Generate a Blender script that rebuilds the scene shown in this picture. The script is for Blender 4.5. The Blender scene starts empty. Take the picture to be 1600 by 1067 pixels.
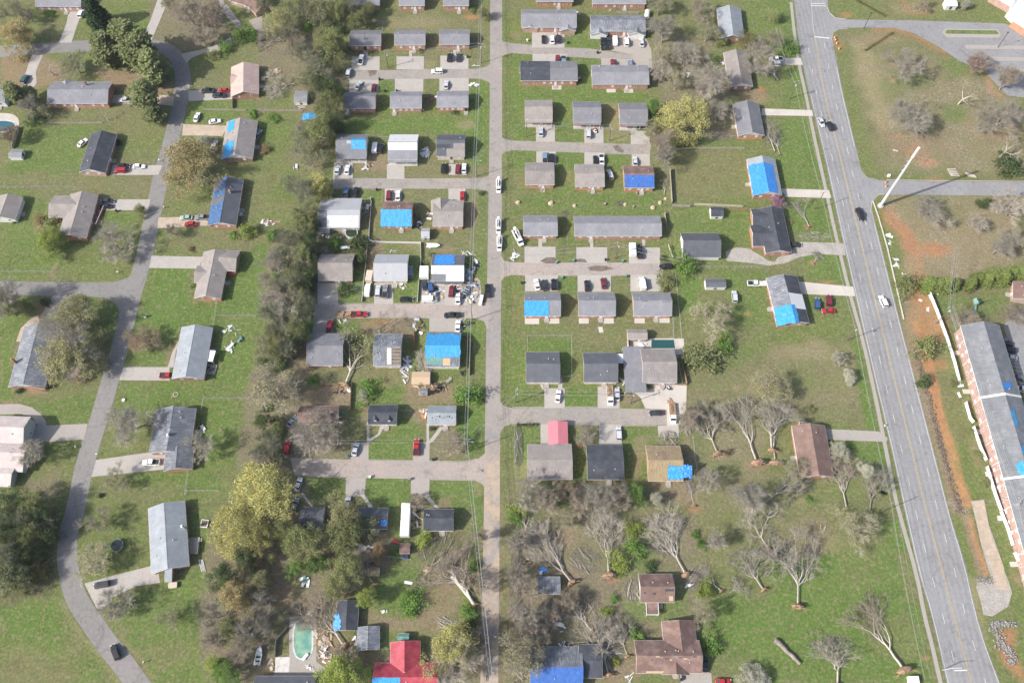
import bpy,math,random
import numpy as np
from mathutils import Matrix,Vector,noise as mnoise
R=math.radians
random.seed(7);rng=np.random.default_rng(7)
sc=bpy.context.scene
col=sc.collection
# ---------------------------------------------------------------- camera, sky, sun, exposure
FPX,TILT,CAMH=1360.0,R(25.7),275.0
cam=bpy.data.cameras.new('camera');camo=bpy.data.objects.new('camera',cam);col.objects.link(camo)
cam.sensor_width=36;cam.lens=FPX/1600*36;cam.clip_start=1;cam.clip_end=12000
camo.location=(0,0,CAMH);camo.rotation_euler=(TILT,0,0);sc.camera=camo
SUN_EL,SUN_AZ=R(38.5),R(201.5)          # direction TO the sun, azimuth measured from +x, counter-clockwise
w=bpy.data.worlds.new('World');sc.world=w;w.use_nodes=True
nt=w.node_tree;bg=nt.nodes['Background'];sky=nt.nodes.new('ShaderNodeTexSky')
sky.sky_type='NISHITA';sky.sun_disc=False;sky.sun_elevation=SUN_EL
sky.sun_rotation=math.pi/2-SUN_AZ;sky.air_density=1.0;sky.dust_density=3.0;sky.ozone_density=1.0
nt.links.new(sky.outputs[0],bg.inputs[0]);bg.inputs[1].default_value=0.115
sl=bpy.data.lights.new('sun','SUN');sl.energy=3.5;sl.angle=R(.8);sl.color=(1,0.965,0.91)
so=bpy.data.objects.new('sun',sl);col.objects.link(so)
dsun=Vector((math.cos(SUN_AZ)*math.cos(SUN_EL),math.sin(SUN_AZ)*math.cos(SUN_EL),math.sin(SUN_EL)))
so.rotation_euler=(-dsun).to_track_quat('-Z','Y').to_euler();so.location=(0,0,400)
sc.view_settings.view_transform='Standard';sc.view_settings.look='None'
sc.view_settings.exposure=0.82;sc.view_settings.gamma=1;sc.view_settings.use_curve_mapping=False
sc.cycles.max_bounces=6;sc.cycles.diffuse_bounces=3;sc.cycles.transparent_max_bounces=8

# ---------------------------------------------------------------- photo point -> place on the ground
_t=[0,0,1.0]
TILES={0: (0,0,1.0)}
for _i in range(16):
    TILES[_i+1]=(400*(_i % 4),[0,267,534,800][_i // 4],0.25)
def T(n): _t[:]=TILES[n]
def px(x,y): return _t[0]+x*_t[2],_t[1]+y*_t[2]
CT,ST=math.cos(TILT),math.sin(TILT)
def q(x,y,z=0.0):
    x,y=px(x,y)
    u=x-800;v=y-533.5
    k=(z-CAMH)/(-FPX*CT-v*ST)
    return Vector((u*k,(FPX*ST-v*CT)*k,z))
def mpp(y):                                   # metres per photo pixel at row y (tile units)
    v=px(0,y)[1]-533.5
    return CAMH/(FPX*CT+v*ST)

TRK=(q(1293,267)-q(1455,960)).normalized()
# ---------------------------------------------------------------- materials
M={}
def srgb(r,g,b):
    f=lambda c: ((c/255+.055)/1.055) ** 2.4 if c>10 else c/255/12.92
    return (f(r),f(g),f(b))
def nodes(name):
    m=bpy.data.materials.new(name);m.use_nodes=True
    n=m.node_tree.nodes;l=m.node_tree.links
    return m,n,l,n['Principled BSDF']
def tex(n,l,vec,scale,detail=4,rough=.6):
    t=n.new('ShaderNodeTexNoise');t.inputs['Scale'].default_value=scale
    t.inputs['Detail'].default_value=detail;t.inputs['Roughness'].default_value=rough
    l.new(vec,t.inputs['Vector']);return t.outputs['Fac']
def rng_(n,l,fac,a,b,lo=.3,hi=.7):
    r=n.new('ShaderNodeMapRange');r.inputs[1].default_value=lo;r.inputs[2].default_value=hi
    r.inputs[3].default_value=a;r.inputs[4].default_value=b;l.new(fac,r.inputs[0]);return r.outputs[0]
def mul(n,l,a,b):
    m=n.new('ShaderNodeMath');m.operation='MULTIPLY';l.new(a,m.inputs[0])
    if isinstance(b,(int,float)): m.inputs[1].default_value=b
    else: l.new(b,m.inputs[1])
    return m.outputs[0]
def scalecol(n,l,c,f):
    m=n.new('ShaderNodeVectorMath');m.operation='SCALE'
    if isinstance(c,tuple): m.inputs[0].default_value=c
    else: l.new(c,m.inputs[0])
    l.new(f,m.inputs['Scale']);return m.outputs[0]
def mixc(n,l,fac,a,b):
    m=n.new('ShaderNodeMix');m.data_type='RGBA'
    if isinstance(fac,(int,float)): m.inputs[0].default_value=fac
    else: l.new(fac,m.inputs[0])
    for s,c in ((m.inputs[6],a),(m.inputs[7],b)):
        if isinstance(c,tuple): s.default_value=(*c[:3],1)
        else: l.new(c,s)
    return m.outputs[2]
def bump(n,l,p,fac,strength,dist=.1):
    b=n.new('ShaderNodeBump');b.inputs['Strength'].default_value=strength;b.inputs['Distance'].default_value=dist
    l.new(fac,b.inputs['Height']);l.new(b.outputs[0],p.inputs['Normal'])
def mk(name,c,var=.18,scale=.5,rough=.9,fine=.2,fscale=4.0,c2=None,stretch=None,metal=0.0,spec=.3,rnd=0.0):
    """plain weathered surface: two noises on the place's own coordinates"""
    m,n,l,p=nodes(name)
    g=n.new('ShaderNodeNewGeometry');vec=g.outputs['Position']
    if stretch:
        mp=n.new('ShaderNodeMapping');tc=n.new('ShaderNodeTexCoord');l.new(tc.outputs['Object'],mp.inputs[0])
        mp.inputs['Scale'].default_value=stretch;vec2=mp.outputs[0]
    else: vec2=vec
    f1=tex(n,l,vec,scale);f2=tex(n,l,vec2,fscale,3)
    base=mixc(n,l,rng_(n,l,f1,0,1,.4,.62),c,c2) if c2 else tuple(c)
    f=mul(n,l,rng_(n,l,f1,1-var,1+var),rng_(n,l,f2,1-fine,1+fine))
    if rnd:
        oi=n.new('ShaderNodeObjectInfo');f=mul(n,l,f,rng_(n,l,oi.outputs['Random'],1-rnd,1+rnd,0,1))
    l.new(scalecol(n,l,base,f),p.inputs['Base Color'])
    p.inputs['Roughness'].default_value=rough;p.inputs['Metallic'].default_value=metal
    p.inputs['Specular IOR Level'].default_value=spec
    M[name]=m;return m
def plain(name,c,rough=.5,metal=0.0,spec=.5,coat=0.0):
    m,n,l,p=nodes(name);p.inputs['Base Color'].default_value=(*c,1)
    p.inputs['Roughness'].default_value=rough;p.inputs['Metallic'].default_value=metal
    p.inputs['Specular IOR Level'].default_value=spec;p.inputs['Coat Weight'].default_value=coat
    M[name]=m;return m
def shingle(name,c,var=.06,c2=None,worn=.16):
    """asphalt shingles: faint courses, blotches and lighter worn streaks running down the slope"""
    m,n,l,p=nodes(name)
    g=n.new('ShaderNodeNewGeometry');tc=n.new('ShaderNodeTexCoord')
    mp=n.new('ShaderNodeMapping');l.new(tc.outputs['Object'],mp.inputs[0]);mp.inputs['Scale'].default_value=(3.2,.5,.5)
    bl=tex(n,l,g.outputs['Position'],.35,4);tab=tex(n,l,g.outputs['Position'],5.5,2)
    st=tex(n,l,mp.outputs[0],1.0,3)
    wv=n.new('ShaderNodeTexWave');wv.bands_direction='Y';wv.inputs['Scale'].default_value=1.1
    wv.inputs['Distortion'].default_value=.6;l.new(tc.outputs['Object'],wv.inputs[0])
    f=mul(n,l,rng_(n,l,bl,1-var,1+var),rng_(n,l,tab,.86,1.14))
    f=mul(n,l,f,rng_(n,l,st,1-worn*.4,1+worn*.4));f=mul(n,l,f,rng_(n,l,wv.outputs['Fac'],.94,1.06,0,1))
    oi=n.new('ShaderNodeObjectInfo');f=mul(n,l,f,rng_(n,l,oi.outputs['Random'],.92,1.08,0,1))
    c2=c2 or tuple(x*1.1 for x in c)
    l.new(scalecol(n,l,mixc(n,l,rng_(n,l,bl,0,1,.45,.65),tuple(c),c2),f),p.inputs['Base Color'])
    p.inputs['Roughness'].default_value=.95;p.inputs['Specular IOR Level'].default_value=.2
    bump(n,l,p,tab,.4,.05)
    M[name]=m;return m
def foliage(name,c,c2,rough=.8,trans=.3,vrnd=.2):
    m,n,l,p=nodes(name)
    g=n.new('ShaderNodeNewGeometry');f1=tex(n,l,g.outputs['Position'],.55,3);f2=tex(n,l,g.outputs['Position'],3.5,2)
    oi=n.new('ShaderNodeObjectInfo')
    f=mul(n,l,rng_(n,l,f2,.82,1.18),rng_(n,l,oi.outputs['Random'],1-vrnd,1+vrnd,0,1))
    cc=scalecol(n,l,mixc(n,l,rng_(n,l,f1,0,1,.38,.62),c,c2),f)
    out=n['Material Output'];d=n.new('ShaderNodeBsdfDiffuse');t=n.new('ShaderNodeBsdfTranslucent');mx=n.new('ShaderNodeMixShader')
    mx.inputs[0].default_value=trans;l.new(cc,d.inputs[0]);l.new(cc,t.inputs[0])
    l.new(d.outputs[0],mx.inputs[1]);l.new(t.outputs[0],mx.inputs[2]);l.new(mx.outputs[0],out.inputs[0]);n.remove(p)
    M[name]=m;return m

shingle('roof_lgrey',(.205,.205,.222));shingle('roof_grey',(.175,.175,.19));shingle('roof_dark',(.055,.06,.072),c2=(.075,.08,.095))
shingle('roof_mdark',(.10,.105,.12));shingle('roof_tan',(.245,.22,.205));shingle('roof_brown',(.16,.105,.09),c2=(.24,.16,.135))
shingle('roof_rust',(.165,.11,.092),c2=(.20,.138,.115));shingle('roof_pink',(.40,.30,.265));shingle('roof_pale',(.50,.43,.41),worn=.15)
shingle('roof_silver',(.245,.265,.285));shingle('roof_apartment',(.155,.163,.175),c2=(.185,.19,.20),worn=.4);shingle('roof_wood',(.25,.18,.13),c2=(.34,.25,.16),worn=.8)
shingle('roof_slate',(.15,.16,.18),c2=(.21,.22,.24),worn=.9)
shingle('roof_bare',(.30,.24,.14),c2=(.215,.145,.105),var=.2,worn=.6)
mk('roof_white',(.60,.60,.60),.05,rough=.6,fine=.05);mk('roof_metal',(.34,.345,.36),.06,rough=.55,fine=.05,stretch=(6,.2,.2),fscale=1,spec=.5)
mk('roof_red',(.31,.04,.06),.12,rough=.5,fine=.08,c2=(.38,.065,.085));mk('roof_rose',(.50,.17,.20),.06,rough=.5,fine=.05)
def brick(name,c,c2):
    m,n,l,p=nodes(name);tc=n.new('ShaderNodeTexCoord');g=n.new('ShaderNodeNewGeometry')
    b=n.new('ShaderNodeTexBrick');mp=n.new('ShaderNodeMapping');mp.inputs['Rotation'].default_value=(R(90),0,0)
    l.new(tc.outputs['Object'],mp.inputs[0]);l.new(mp.outputs[0],b.inputs[0]);b.inputs['Scale'].default_value=3.2
    b.inputs['Color1'].default_value=(*c,1);b.inputs['Color2'].default_value=(*c2,1);b.inputs['Mortar'].default_value=(.38,.33,.28,1)
    b.inputs['Mortar Size'].default_value=.012
    l.new(scalecol(n,l,b.outputs[0],rng_(n,l,tex(n,l,g.outputs['Position'],.9),.8,1.2)),p.inputs['Base Color']);p.inputs['Roughness'].default_value=.9
    M[name]=m
brick('brick',(.34,.15,.105),(.43,.215,.15));brick('brick_dark',(.22,.12,.095),(.28,.16,.125));brick('brick_pink',(.35,.215,.185),(.40,.26,.22))
brick('brick_orange',(.42,.18,.10),(.47,.23,.13))
mk('siding',(.62,.62,.60),.05,fine=.08,stretch=(.3,.3,6),fscale=2);mk('siding_grey',(.40,.43,.40),.06,fine=.08);mk('siding_tan',(.52,.44,.36),.08,fine=.08)
mk('trim',(.68,.68,.66),.04,fine=.04);mk('wood',(.27,.18,.115),.2,1.5,fine=.2,c2=(.34,.24,.16));mk('wood_grey',(.30,.27,.24),.2,1.2,fine=.2)
mk('plywood',(.48,.365,.24),.15,1.5,fine=.12,c2=(.42,.30,.19));mk('deck_red',(.22,.085,.065),.2,1.2)
plain('glass',(.02,.025,.03),.12,0,.6);plain('blind',(.55,.55,.53),.25,0,.5);plain('door_red',(.30,.04,.03),.5);plain('door_white',(.72,.72,.72),.5);plain('door_brown',(.15,.08,.05),.5)
plain('dark',(.018,.018,.02),.7);plain('rubber',(.02,.02,.02),.9,0,.2);plain('chrome',(.6,.6,.62),.35,.9);plain('lamp_glass',(.75,.75,.72),.15);plain('tail_red',(.35,.02,.02),.3)
mk('concrete',(.40,.372,.34),.14,.3,fine=.14,fscale=2.5,c2=(.315,.29,.26));mk('concrete_old',(.36,.33,.30),.2,.35,fine=.16,c2=(.28,.25,.22));mk('concrete_pale',(.46,.42,.375),.1,.2,fine=.08)
mk('tan_path',(.40,.325,.25),.15,.4);mk('turf',(.11,.15,.05),.3,.5,fine=.3);mk('gravel',(.32,.295,.265),.15,.3,fine=.35,fscale=3);mk('slab_white',(.62,.60,.58),.2,.5,c2=(.40,.37,.34))
mk('steel',(.62,.64,.66),.06,.2,rough=.45,metal=.2,fine=.04);mk('pole_wood',(.13,.10,.08),.2,2);mk('wire',(.30,.30,.30),.02,rough=.4);mk('galv',(.42,.43,.43),.1,rough=.5)
mk('vinyl',(.66,.66,.65),.03,rough=.5,fine=.03);mk('fence_wood',(.34,.30,.255),.22,1.2,fine=.2);mk('rock',(.14,.11,.09),.4,1.5,fine=.4,rnd=.3);mk('rock_grey',(.23,.22,.21),.3,1.5,fine=.3)
mk('bark',(.25,.215,.18),.2,.8,c2=(.31,.27,.23),fine=.25,rnd=.15);mk('bark_pale',(.47,.43,.375),.15,.8,fine=.25,c2=(.33,.295,.25),rnd=.12);mk('bark_dead',(.50,.46,.41),.15,.8,fine=.25,c2=(.36,.32,.27),rnd=.12)
mk('twig',(.33,.305,.25),.12,.3,fine=.2,rnd=.16);mk('twig_moss',(.245,.25,.165),.12,.3,fine=.2,rnd=.2);mk('twig_pale',(.40,.36,.30),.12,.3,fine=.2,rnd=.14);mk('twig_brown',(.32,.27,.21),.12,.3,fine=.2,rnd=.15)
mk('root_soil',(.34,.215,.135),.3,1.2,fine=.35,c2=(.25,.165,.11));mk('cut_wood',(.43,.335,.235),.15,1)
foliage('leaf_yellow',(.40,.39,.14),(.43,.40,.16));foliage('leaf_gold',(.40,.335,.165),(.34,.285,.135));foliage('leaf_lime',(.32,.37,.09),(.23,.30,.075))
foliage('leaf_olive',(.22,.255,.10),(.29,.30,.13));foliage('leaf_green',(.13,.23,.055),(.19,.30,.075));foliage('leaf_dark',(.085,.125,.05),(.125,.16,.068))
foliage('leaf_pine',(.19,.225,.10),(.245,.26,.12));foliage('leaf_white',(.55,.53,.44),(.42,.42,.31));foliage('leaf_redbud',(.27,.12,.22),(.34,.19,.28));foliage('leaf_rust',(.33,.225,.13),(.27,.20,.115))
foliage('leaf_bud',(.38,.36,.19),(.31,.305,.145));foliage('leaf_rose',(.36,.26,.22),(.24,.17,.14));foliage('leaf_conifer',(.045,.08,.04),(.065,.105,.05),trans=.15);foliage('leaf_arbor',(.15,.195,.055),(.22,.26,.085))
foliage('leaf_holly',(.19,.18,.07),(.24,.20,.085))
def tarpm(name,c,c2):
    m,n,l,p=nodes(name);g=n.new('ShaderNodeNewGeometry')
    f=tex(n,l,g.outputs['Position'],.9,4);f2=tex(n,l,g.outputs['Position'],2.2,3)
    l.new(scalecol(n,l,mixc(n,l,rng_(n,l,f,0,1),c,c2),rng_(n,l,f2,.78,1.2)),p.inputs['Base Color']);p.inputs['Roughness'].default_value=.5
    bump(n,l,p,f,.6,.2);M[name]=m
tarpm('tarp_cyan',(.03,.235,.52),(.05,.31,.60));tarpm('tarp_blue',(.03,.20,.58),(.05,.26,.66));tarpm('tarp_navy',(.035,.10,.33),(.05,.14,.41));tarpm('tarp_dull',(.035,.085,.20),(.07,.14,.28))
tarpm('tarp_white',(.74,.74,.74),(.66,.66,.66));tarpm('tarp_teal',(.09,.22,.20),(.13,.28,.25));tarpm('tarp_black',(.03,.03,.035),(.05,.05,.055))
mk('metal_sheet',(.60,.62,.65),.12,.8,rough=.45,fine=.1,spec=.6)
def road_mat(name,c,c2,stain=.75,dirt=False,tracks=None):
    m,n,l,p=nodes(name);g=n.new('ShaderNodeNewGeometry');v=g.outputs['Position']
    a=tex(n,l,v,.06,5);b=tex(n,l,v,.9,4);fn=tex(n,l,v,7,2);s=tex(n,l,v,.17,6,.7)
    vo=n.new('ShaderNodeTexVoronoi');vo.feature='DISTANCE_TO_EDGE';vo.inputs['Scale'].default_value=.11
    ns=n.new('ShaderNodeTexNoise');ns.inputs['Scale'].default_value=.5;l.new(v,ns.inputs['Vector'])
    ad=n.new('ShaderNodeVectorMath');ad.operation='MULTIPLY_ADD';l.new(ns.outputs['Color'],ad.inputs[0]);ad.inputs[1].default_value=(5,5,0);l.new(v,ad.inputs[2])
    l.new(ad.outputs[0],vo.inputs['Vector'])
    f=mul(n,l,rng_(n,l,b,.9,1.1),rng_(n,l,fn,.88,1.12));f=mul(n,l,f,rng_(n,l,s,stain,1,.28,.44))
    f=mul(n,l,f,rng_(n,l,vo.outputs['Distance'],.80,1,.004,.016))
    cc=mixc(n,l,rng_(n,l,a,0,1,.38,.62),c,c2)
    if tracks:                                # wheel paths worn along the lanes
        dp=n.new('ShaderNodeVectorMath');dp.operation='DOT_PRODUCT';l.new(v,dp.inputs[0]);dp.inputs[1].default_value=(tracks[0]*2*math.pi/tracks[2],tracks[1]*2*math.pi/tracks[2],0)
        sn=n.new('ShaderNodeMath');sn.operation='SINE';l.new(dp.outputs['Value'],sn.inputs[0]);f=mul(n,l,f,rng_(n,l,sn.outputs[0],.92,1.05,-1,1))
    if dirt:                                  # tracked-in earth: thick at the lowest junction, thin streaks below it
        sx=n.new('ShaderNodeSeparateXYZ');l.new(v,sx.inputs[0]);k=n.new('ShaderNodeMath');k.operation='SUBTRACT';l.new(sx.outputs[1],k.inputs[0]);k.inputs[1].default_value=84
        ab=n.new('ShaderNodeMath');ab.operation='ABSOLUTE';l.new(k.outputs[0],ab.inputs[0]);j=rng_(n,l,ab.outputs[0],.85,0,3,10);low=mul(n,l,rng_(n,l,sx.outputs[1],.95,.12,78,100),rng_(n,l,tex(n,l,v,.13,5,.7),0,1,.42,.58))
        mx=n.new('ShaderNodeMath');mx.operation='MAXIMUM';l.new(mul(n,l,j,rng_(n,l,tex(n,l,v,.5,4),.3,1,.35,.55)),mx.inputs[0]);l.new(low,mx.inputs[1]);cc=mixc(n,l,mx.outputs[0],cc,(.40,.31,.225))
    l.new(scalecol(n,l,cc,f),p.inputs['Base Color']);p.inputs['Roughness'].default_value=.9;p.inputs['Specular IOR Level'].default_value=.25
    bump(n,l,p,fn,.2,.03);M[name]=m
road_mat('asphalt',(.255,.235,.215),(.30,.265,.232),.62);road_mat('asphalt_street',(.25,.232,.22),(.29,.262,.24),dirt=True);road_mat('asphalt_worn',(.30,.265,.245),(.345,.29,.25),.7);road_mat('asphalt_dark',(.195,.187,.178),(.225,.212,.20),.66);road_mat('asphalt_main',(.25,.248,.252),(.225,.22,.222),.7);road_mat('asphalt_highway',(.255,.252,.255),(.23,.225,.226),.7,tracks=(TRK.y,-TRK.x,1.75))
mk('paint_white',(.56,.56,.54),.15,1.5,fine=.15);mk('paint_yellow',(.46,.37,.21),.15,1.5,fine=.15);mk('mud',(.15,.12,.095),.3,.6,fine=.2);mk('soil',(.30,.20,.13),.25,.6,fine=.3)
CARC=dict(white=(.78,.78,.77),silver=(.48,.50,.52),grey=(.20,.21,.22),black=(.014,.015,.018),dark=(.03,.034,.042),red=(.36,.018,.025),maroon=(.16,.02,.03),blue=(.035,.085,.20),
            steel=(.17,.23,.30),teal=(.03,.09,.10),green=(.30,.40,.33),tan=(.45,.38,.28),orange=(.55,.16,.04),yellow=(.6,.42,.05))
for k,c in CARC.items(): plain('paint_'+k if k not in ('white','yellow') else 'car_'+k,c,.35,.0,.5,.5)
def carpaint(k): return M['car_'+k] if k in ('white','yellow') else M['paint_'+k]

# ---------------------------------------------------------------- mesh kit
class MB:
    def __init__(s): s.v=[];s.f=[];s.m=[]
    def add(s,vs,fs,mi=0,mat=None):
        o=len(s.v)
        s.v += [tuple(mat @ Vector(p)) if mat else tuple(p) for p in vs]
        s.f += [tuple(i+o for i in f) for f in fs];s.m += [mi]*len(fs);return s
    def box(s,x0,y0,z0,x1,y1,z1,mi=0,mat=None):
        return s.add([(x0,y0,z0),(x1,y0,z0),(x1,y1,z0),(x0,y1,z0),(x0,y0,z1),(x1,y0,z1),(x1,y1,z1),(x0,y1,z1)],
              [(0,3,2,1),(4,5,6,7),(0,1,5,4),(1,2,6,5),(2,3,7,6),(3,0,4,7)],mi,mat)
    def ext(s,pts,a,b,axis='x',mi=0,mat=None):          # closed profile extruded from a to b
        n=len(pts)
        if axis == 'x': A=[(a,p[0],p[1]) for p in pts];B=[(b,p[0],p[1]) for p in pts]
        elif axis == 'y': A=[(p[0],a,p[1]) for p in pts];B=[(p[0],b,p[1]) for p in pts]
        else: A=[(p[0],p[1],a) for p in pts];B=[(p[0],p[1],b) for p in pts]
        return s.add(A+B,[tuple(range(n))[::-1],tuple(range(n,2*n))]+[(i,(i+1) % n,(i+1) % n+n,i+n) for i in range(n)],mi,mat)
    def tube(s,p,r,n=6,mi=0,mat=None):                   # p: points, r: radius or radii
        p=[Vector(a) for a in p];r=r if isinstance(r,(list,tuple)) else [r]*len(p)
        vs=[];fs=[]
        for i,a in enumerate(p):
            d=(p[min(i+1,len(p)-1)]-p[max(i-1,0)]).normalized()
            u=d.orthogonal().normalized() if abs(d.z)<.9 else d.cross(Vector((1,0,0))).normalized()
            v_=d.cross(u)
            vs += [tuple(a+(u*math.cos(2*math.pi*k/n)+v_*math.sin(2*math.pi*k/n))*r[i]) for k in range(n)]
        for i in range(len(p)-1):
            fs += [(i*n+k,i*n+(k+1) % n,(i+1)*n+(k+1) % n,(i+1)*n+k) for k in range(n)]
        fs += [tuple(range(n))[::-1],tuple(range((len(p)-1)*n,len(p)*n))]
        return s.add(vs,fs,mi,mat)
    def loft(s,rings,mi=0,mat=None,cap=True):
        n=len(rings[0]);vs=[p for r in rings for p in r];fs=[]
        for i in range(len(rings)-1): fs += [(i*n+k,i*n+(k+1) % n,(i+1)*n+(k+1) % n,(i+1)*n+k) for k in range(n)]
        if cap: fs += [tuple(range(n))[::-1],tuple(range((len(rings)-1)*n,len(rings)*n))]
        return s.add(vs,fs,mi,mat)
    def mesh(s,name,mats,smooth=False):
        me=bpy.data.meshes.new(name);me.from_pydata(s.v,[],s.f)
        for m in (mats if isinstance(mats,(list,tuple)) else [mats]): me.materials.append(M[m] if isinstance(m,str) else m)
        if len(set(s.m))>1: me.polygons.foreach_set('material_index',s.m)
        if smooth: me.polygons.foreach_set('use_smooth',[True]*len(s.f))
        me.update();return me
    def build(s,name,mats,parent=None,smooth=False): return link(name,s.mesh(name,mats,smooth),parent)
def link(name,me,parent=None,mat=None):
    o=bpy.data.objects.new(name,me);col.objects.link(o)
    if parent: o.parent=parent
    if mat is not None: o.matrix_local=mat
    return o
def tag(o,label,cat,group=None):
    o['label']=label;o['category']=cat
    if group: o['group']=group
    return o
def thing(name,label,cat,loc=(0,0,0),rz=0.0,group=None):
    o=bpy.data.objects.new(name,None);col.objects.link(o);o.empty_display_size=.5
    o.location=loc;o.rotation_euler=(0,0,rz);return tag(o,label,cat,group)
def structure(o): o['kind']='structure';return o
def npmesh(name,V,F,mats,smooth=False,mi=None):          # F: (n,3) or (n,4) int array
    me=bpy.data.meshes.new(name);k=F.shape[1]
    me.vertices.add(len(V));me.vertices.foreach_set('co',np.ascontiguousarray(V,np.float32).ravel())
    me.loops.add(F.size);me.loops.foreach_set('vertex_index',F.astype(np.int32).ravel())
    me.polygons.add(len(F));me.polygons.foreach_set('loop_start',np.arange(0,F.size,k,dtype=np.int32))
    if smooth: me.polygons.foreach_set('use_smooth',np.ones(len(F),bool))
    for m in (mats if isinstance(mats,(list,tuple)) else [mats]): me.materials.append(M[m] if isinstance(m,str) else m)
    if mi is not None: me.polygons.foreach_set('material_index',mi.astype(np.int32))
    me.update(calc_edges=True);return me
# ---------------------------------------------------------------- trees
def skeleton(seed,trunk=.26,limbs=5,depth=5,spread=38,up=.25,lenf=.76,side=.55,first=2.6,h=10.0,gn=.16,rad=.25):
    rd=random.Random(seed);segs=[];terms=[]
    def rvec(): return Vector((rd.gauss(0,1),rd.gauss(0,1),rd.gauss(0,1)))
    def dev(d,ang,az):
        u=d.orthogonal().normalized();v_=d.cross(u)
        return (d*math.cos(ang)+(u*math.cos(az)+v_*math.sin(az))*math.sin(ang)).normalized()
    def grow(p,d,L,r,k):
        n=3 if k >= depth-1 else 2
        for i in range(n):
            d=(d+rvec()*gn+Vector((0,0,up*.3))).normalized()
            p2=p+d*(L/n);r2=r*(.86 if i<n-1 else .78)
            segs.append((p,p2,r,r2,k));p,r=p2,r2
            if i<n-1 and k>0 and rd.random()<side:
                grow(p,dev(d,R(spread*rd.uniform(.9,1.4)),rd.uniform(0,6.28)),L*lenf*rd.uniform(.5,.8),r*.55,k-2 if k>1 else 0)
        if k <= 0: terms.append((p,d));return
        az=rd.uniform(0,6.28);kids=2 if rd.random()<.55 else 3
        for j in range(kids):
            grow(p,dev(d,R(spread*rd.uniform(.45,1.05)),az+j*6.28/kids+rd.uniform(-.4,.4)),L*lenf*rd.uniform(.8,1.15),r*(.74 if j == 0 else .6),k-1)
    p=Vector((0,0,0));d=Vector((0,0,1));L=trunk*h
    for i in range(3):
        d=(d+rvec()*.05).normalized();p2=p+d*L/3;segs.append((p,p2,rad*(1-.08*i),rad*(.92-.08*i),depth+1));p=p2
    az=rd.uniform(0,6.28)
    for j in range(limbs):
        a=R(spread*rd.uniform(.7,1.35)) if j else R(8)
        grow(p,dev(d,a,az+j*6.28/max(1,limbs-1)),first*(rd.uniform(.8,1.15)),rad*(.55 if j else .7),depth-1)
    return segs,terms
def tubes(P0,P1,r0,r1,n=4):
    P0=np.asarray(P0);P1=np.asarray(P1);r0=np.asarray(r0)[:,None];r1=np.asarray(r1)[:,None]
    d=P1-P0;d /= np.linalg.norm(d,axis=1,keepdims=True)+1e-9
    a=np.where(np.abs(d[:,2:3])<.9,[[0,0,1.]],[[1.,0,0]]);u=np.cross(d,a);u /= np.linalg.norm(u,axis=1,keepdims=True)+1e-9;v_=np.cross(d,u)
    N=len(P0);V=np.empty((N,2*n,3))
    for k in range(n):
        c,s=math.cos(2*math.pi*k/n),math.sin(2*math.pi*k/n);w_=u*c+v_*s
        V[:,k]=P0+w_*r0;V[:,n+k]=P1+w_*r1
    base=(np.arange(N)*2*n)[:,None,None]
    F=np.array([[k,(k+1) % n,n+(k+1) % n,n+k] for k in range(n)])[None]+base
    return V.reshape(-1,3),F.reshape(-1,4)
def leafquads(C,size,seed,flat=0.0):
    g=np.random.default_rng(seed);N=len(C);nrm=g.normal(size=(N,3));nrm[:,2]=np.abs(nrm[:,2])+flat;nrm /= np.linalg.norm(nrm,axis=1,keepdims=True)
    u=np.cross(nrm,g.normal(size=(N,3)));u /= np.linalg.norm(u,axis=1,keepdims=True)+1e-9;v_=np.cross(nrm,u)
    s=(size*g.uniform(.6,1.3,(N,1)))
    V=np.stack([C-u*s,C-v_*s*.55,C+u*s,C+v_*s*.55],1).reshape(-1,3)
    return V,np.arange(N*4).reshape(-1,4)
def twigs(terms,segs,seed,per=6,L=1.0,r=.022):
    g=random.Random(seed);A=[];B=[]
    src=[(p,d) for p,d in terms]+[(s[1],(s[1]-s[0]).normalized()) for s in segs if s[4] <= 1]
    for p,d in src:
        for _ in range(per):
            v_=(d+Vector((g.gauss(0,.6),g.gauss(0,.6),g.gauss(0,.5)))).normalized();q0=p-d*g.uniform(0,.5);A.append(q0);B.append(q0+v_*L*g.uniform(.5,1.2))
    A=np.array([tuple(a) for a in A]);B=np.array([tuple(b) for b in B]);return A,B
def cat_(parts):
    V=[];F=[];o=0
    for v_,f in parts: V.append(v_);F.append(f+o);o += len(v_)
    return np.concatenate(V),np.concatenate(F)
TREES={}
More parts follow.
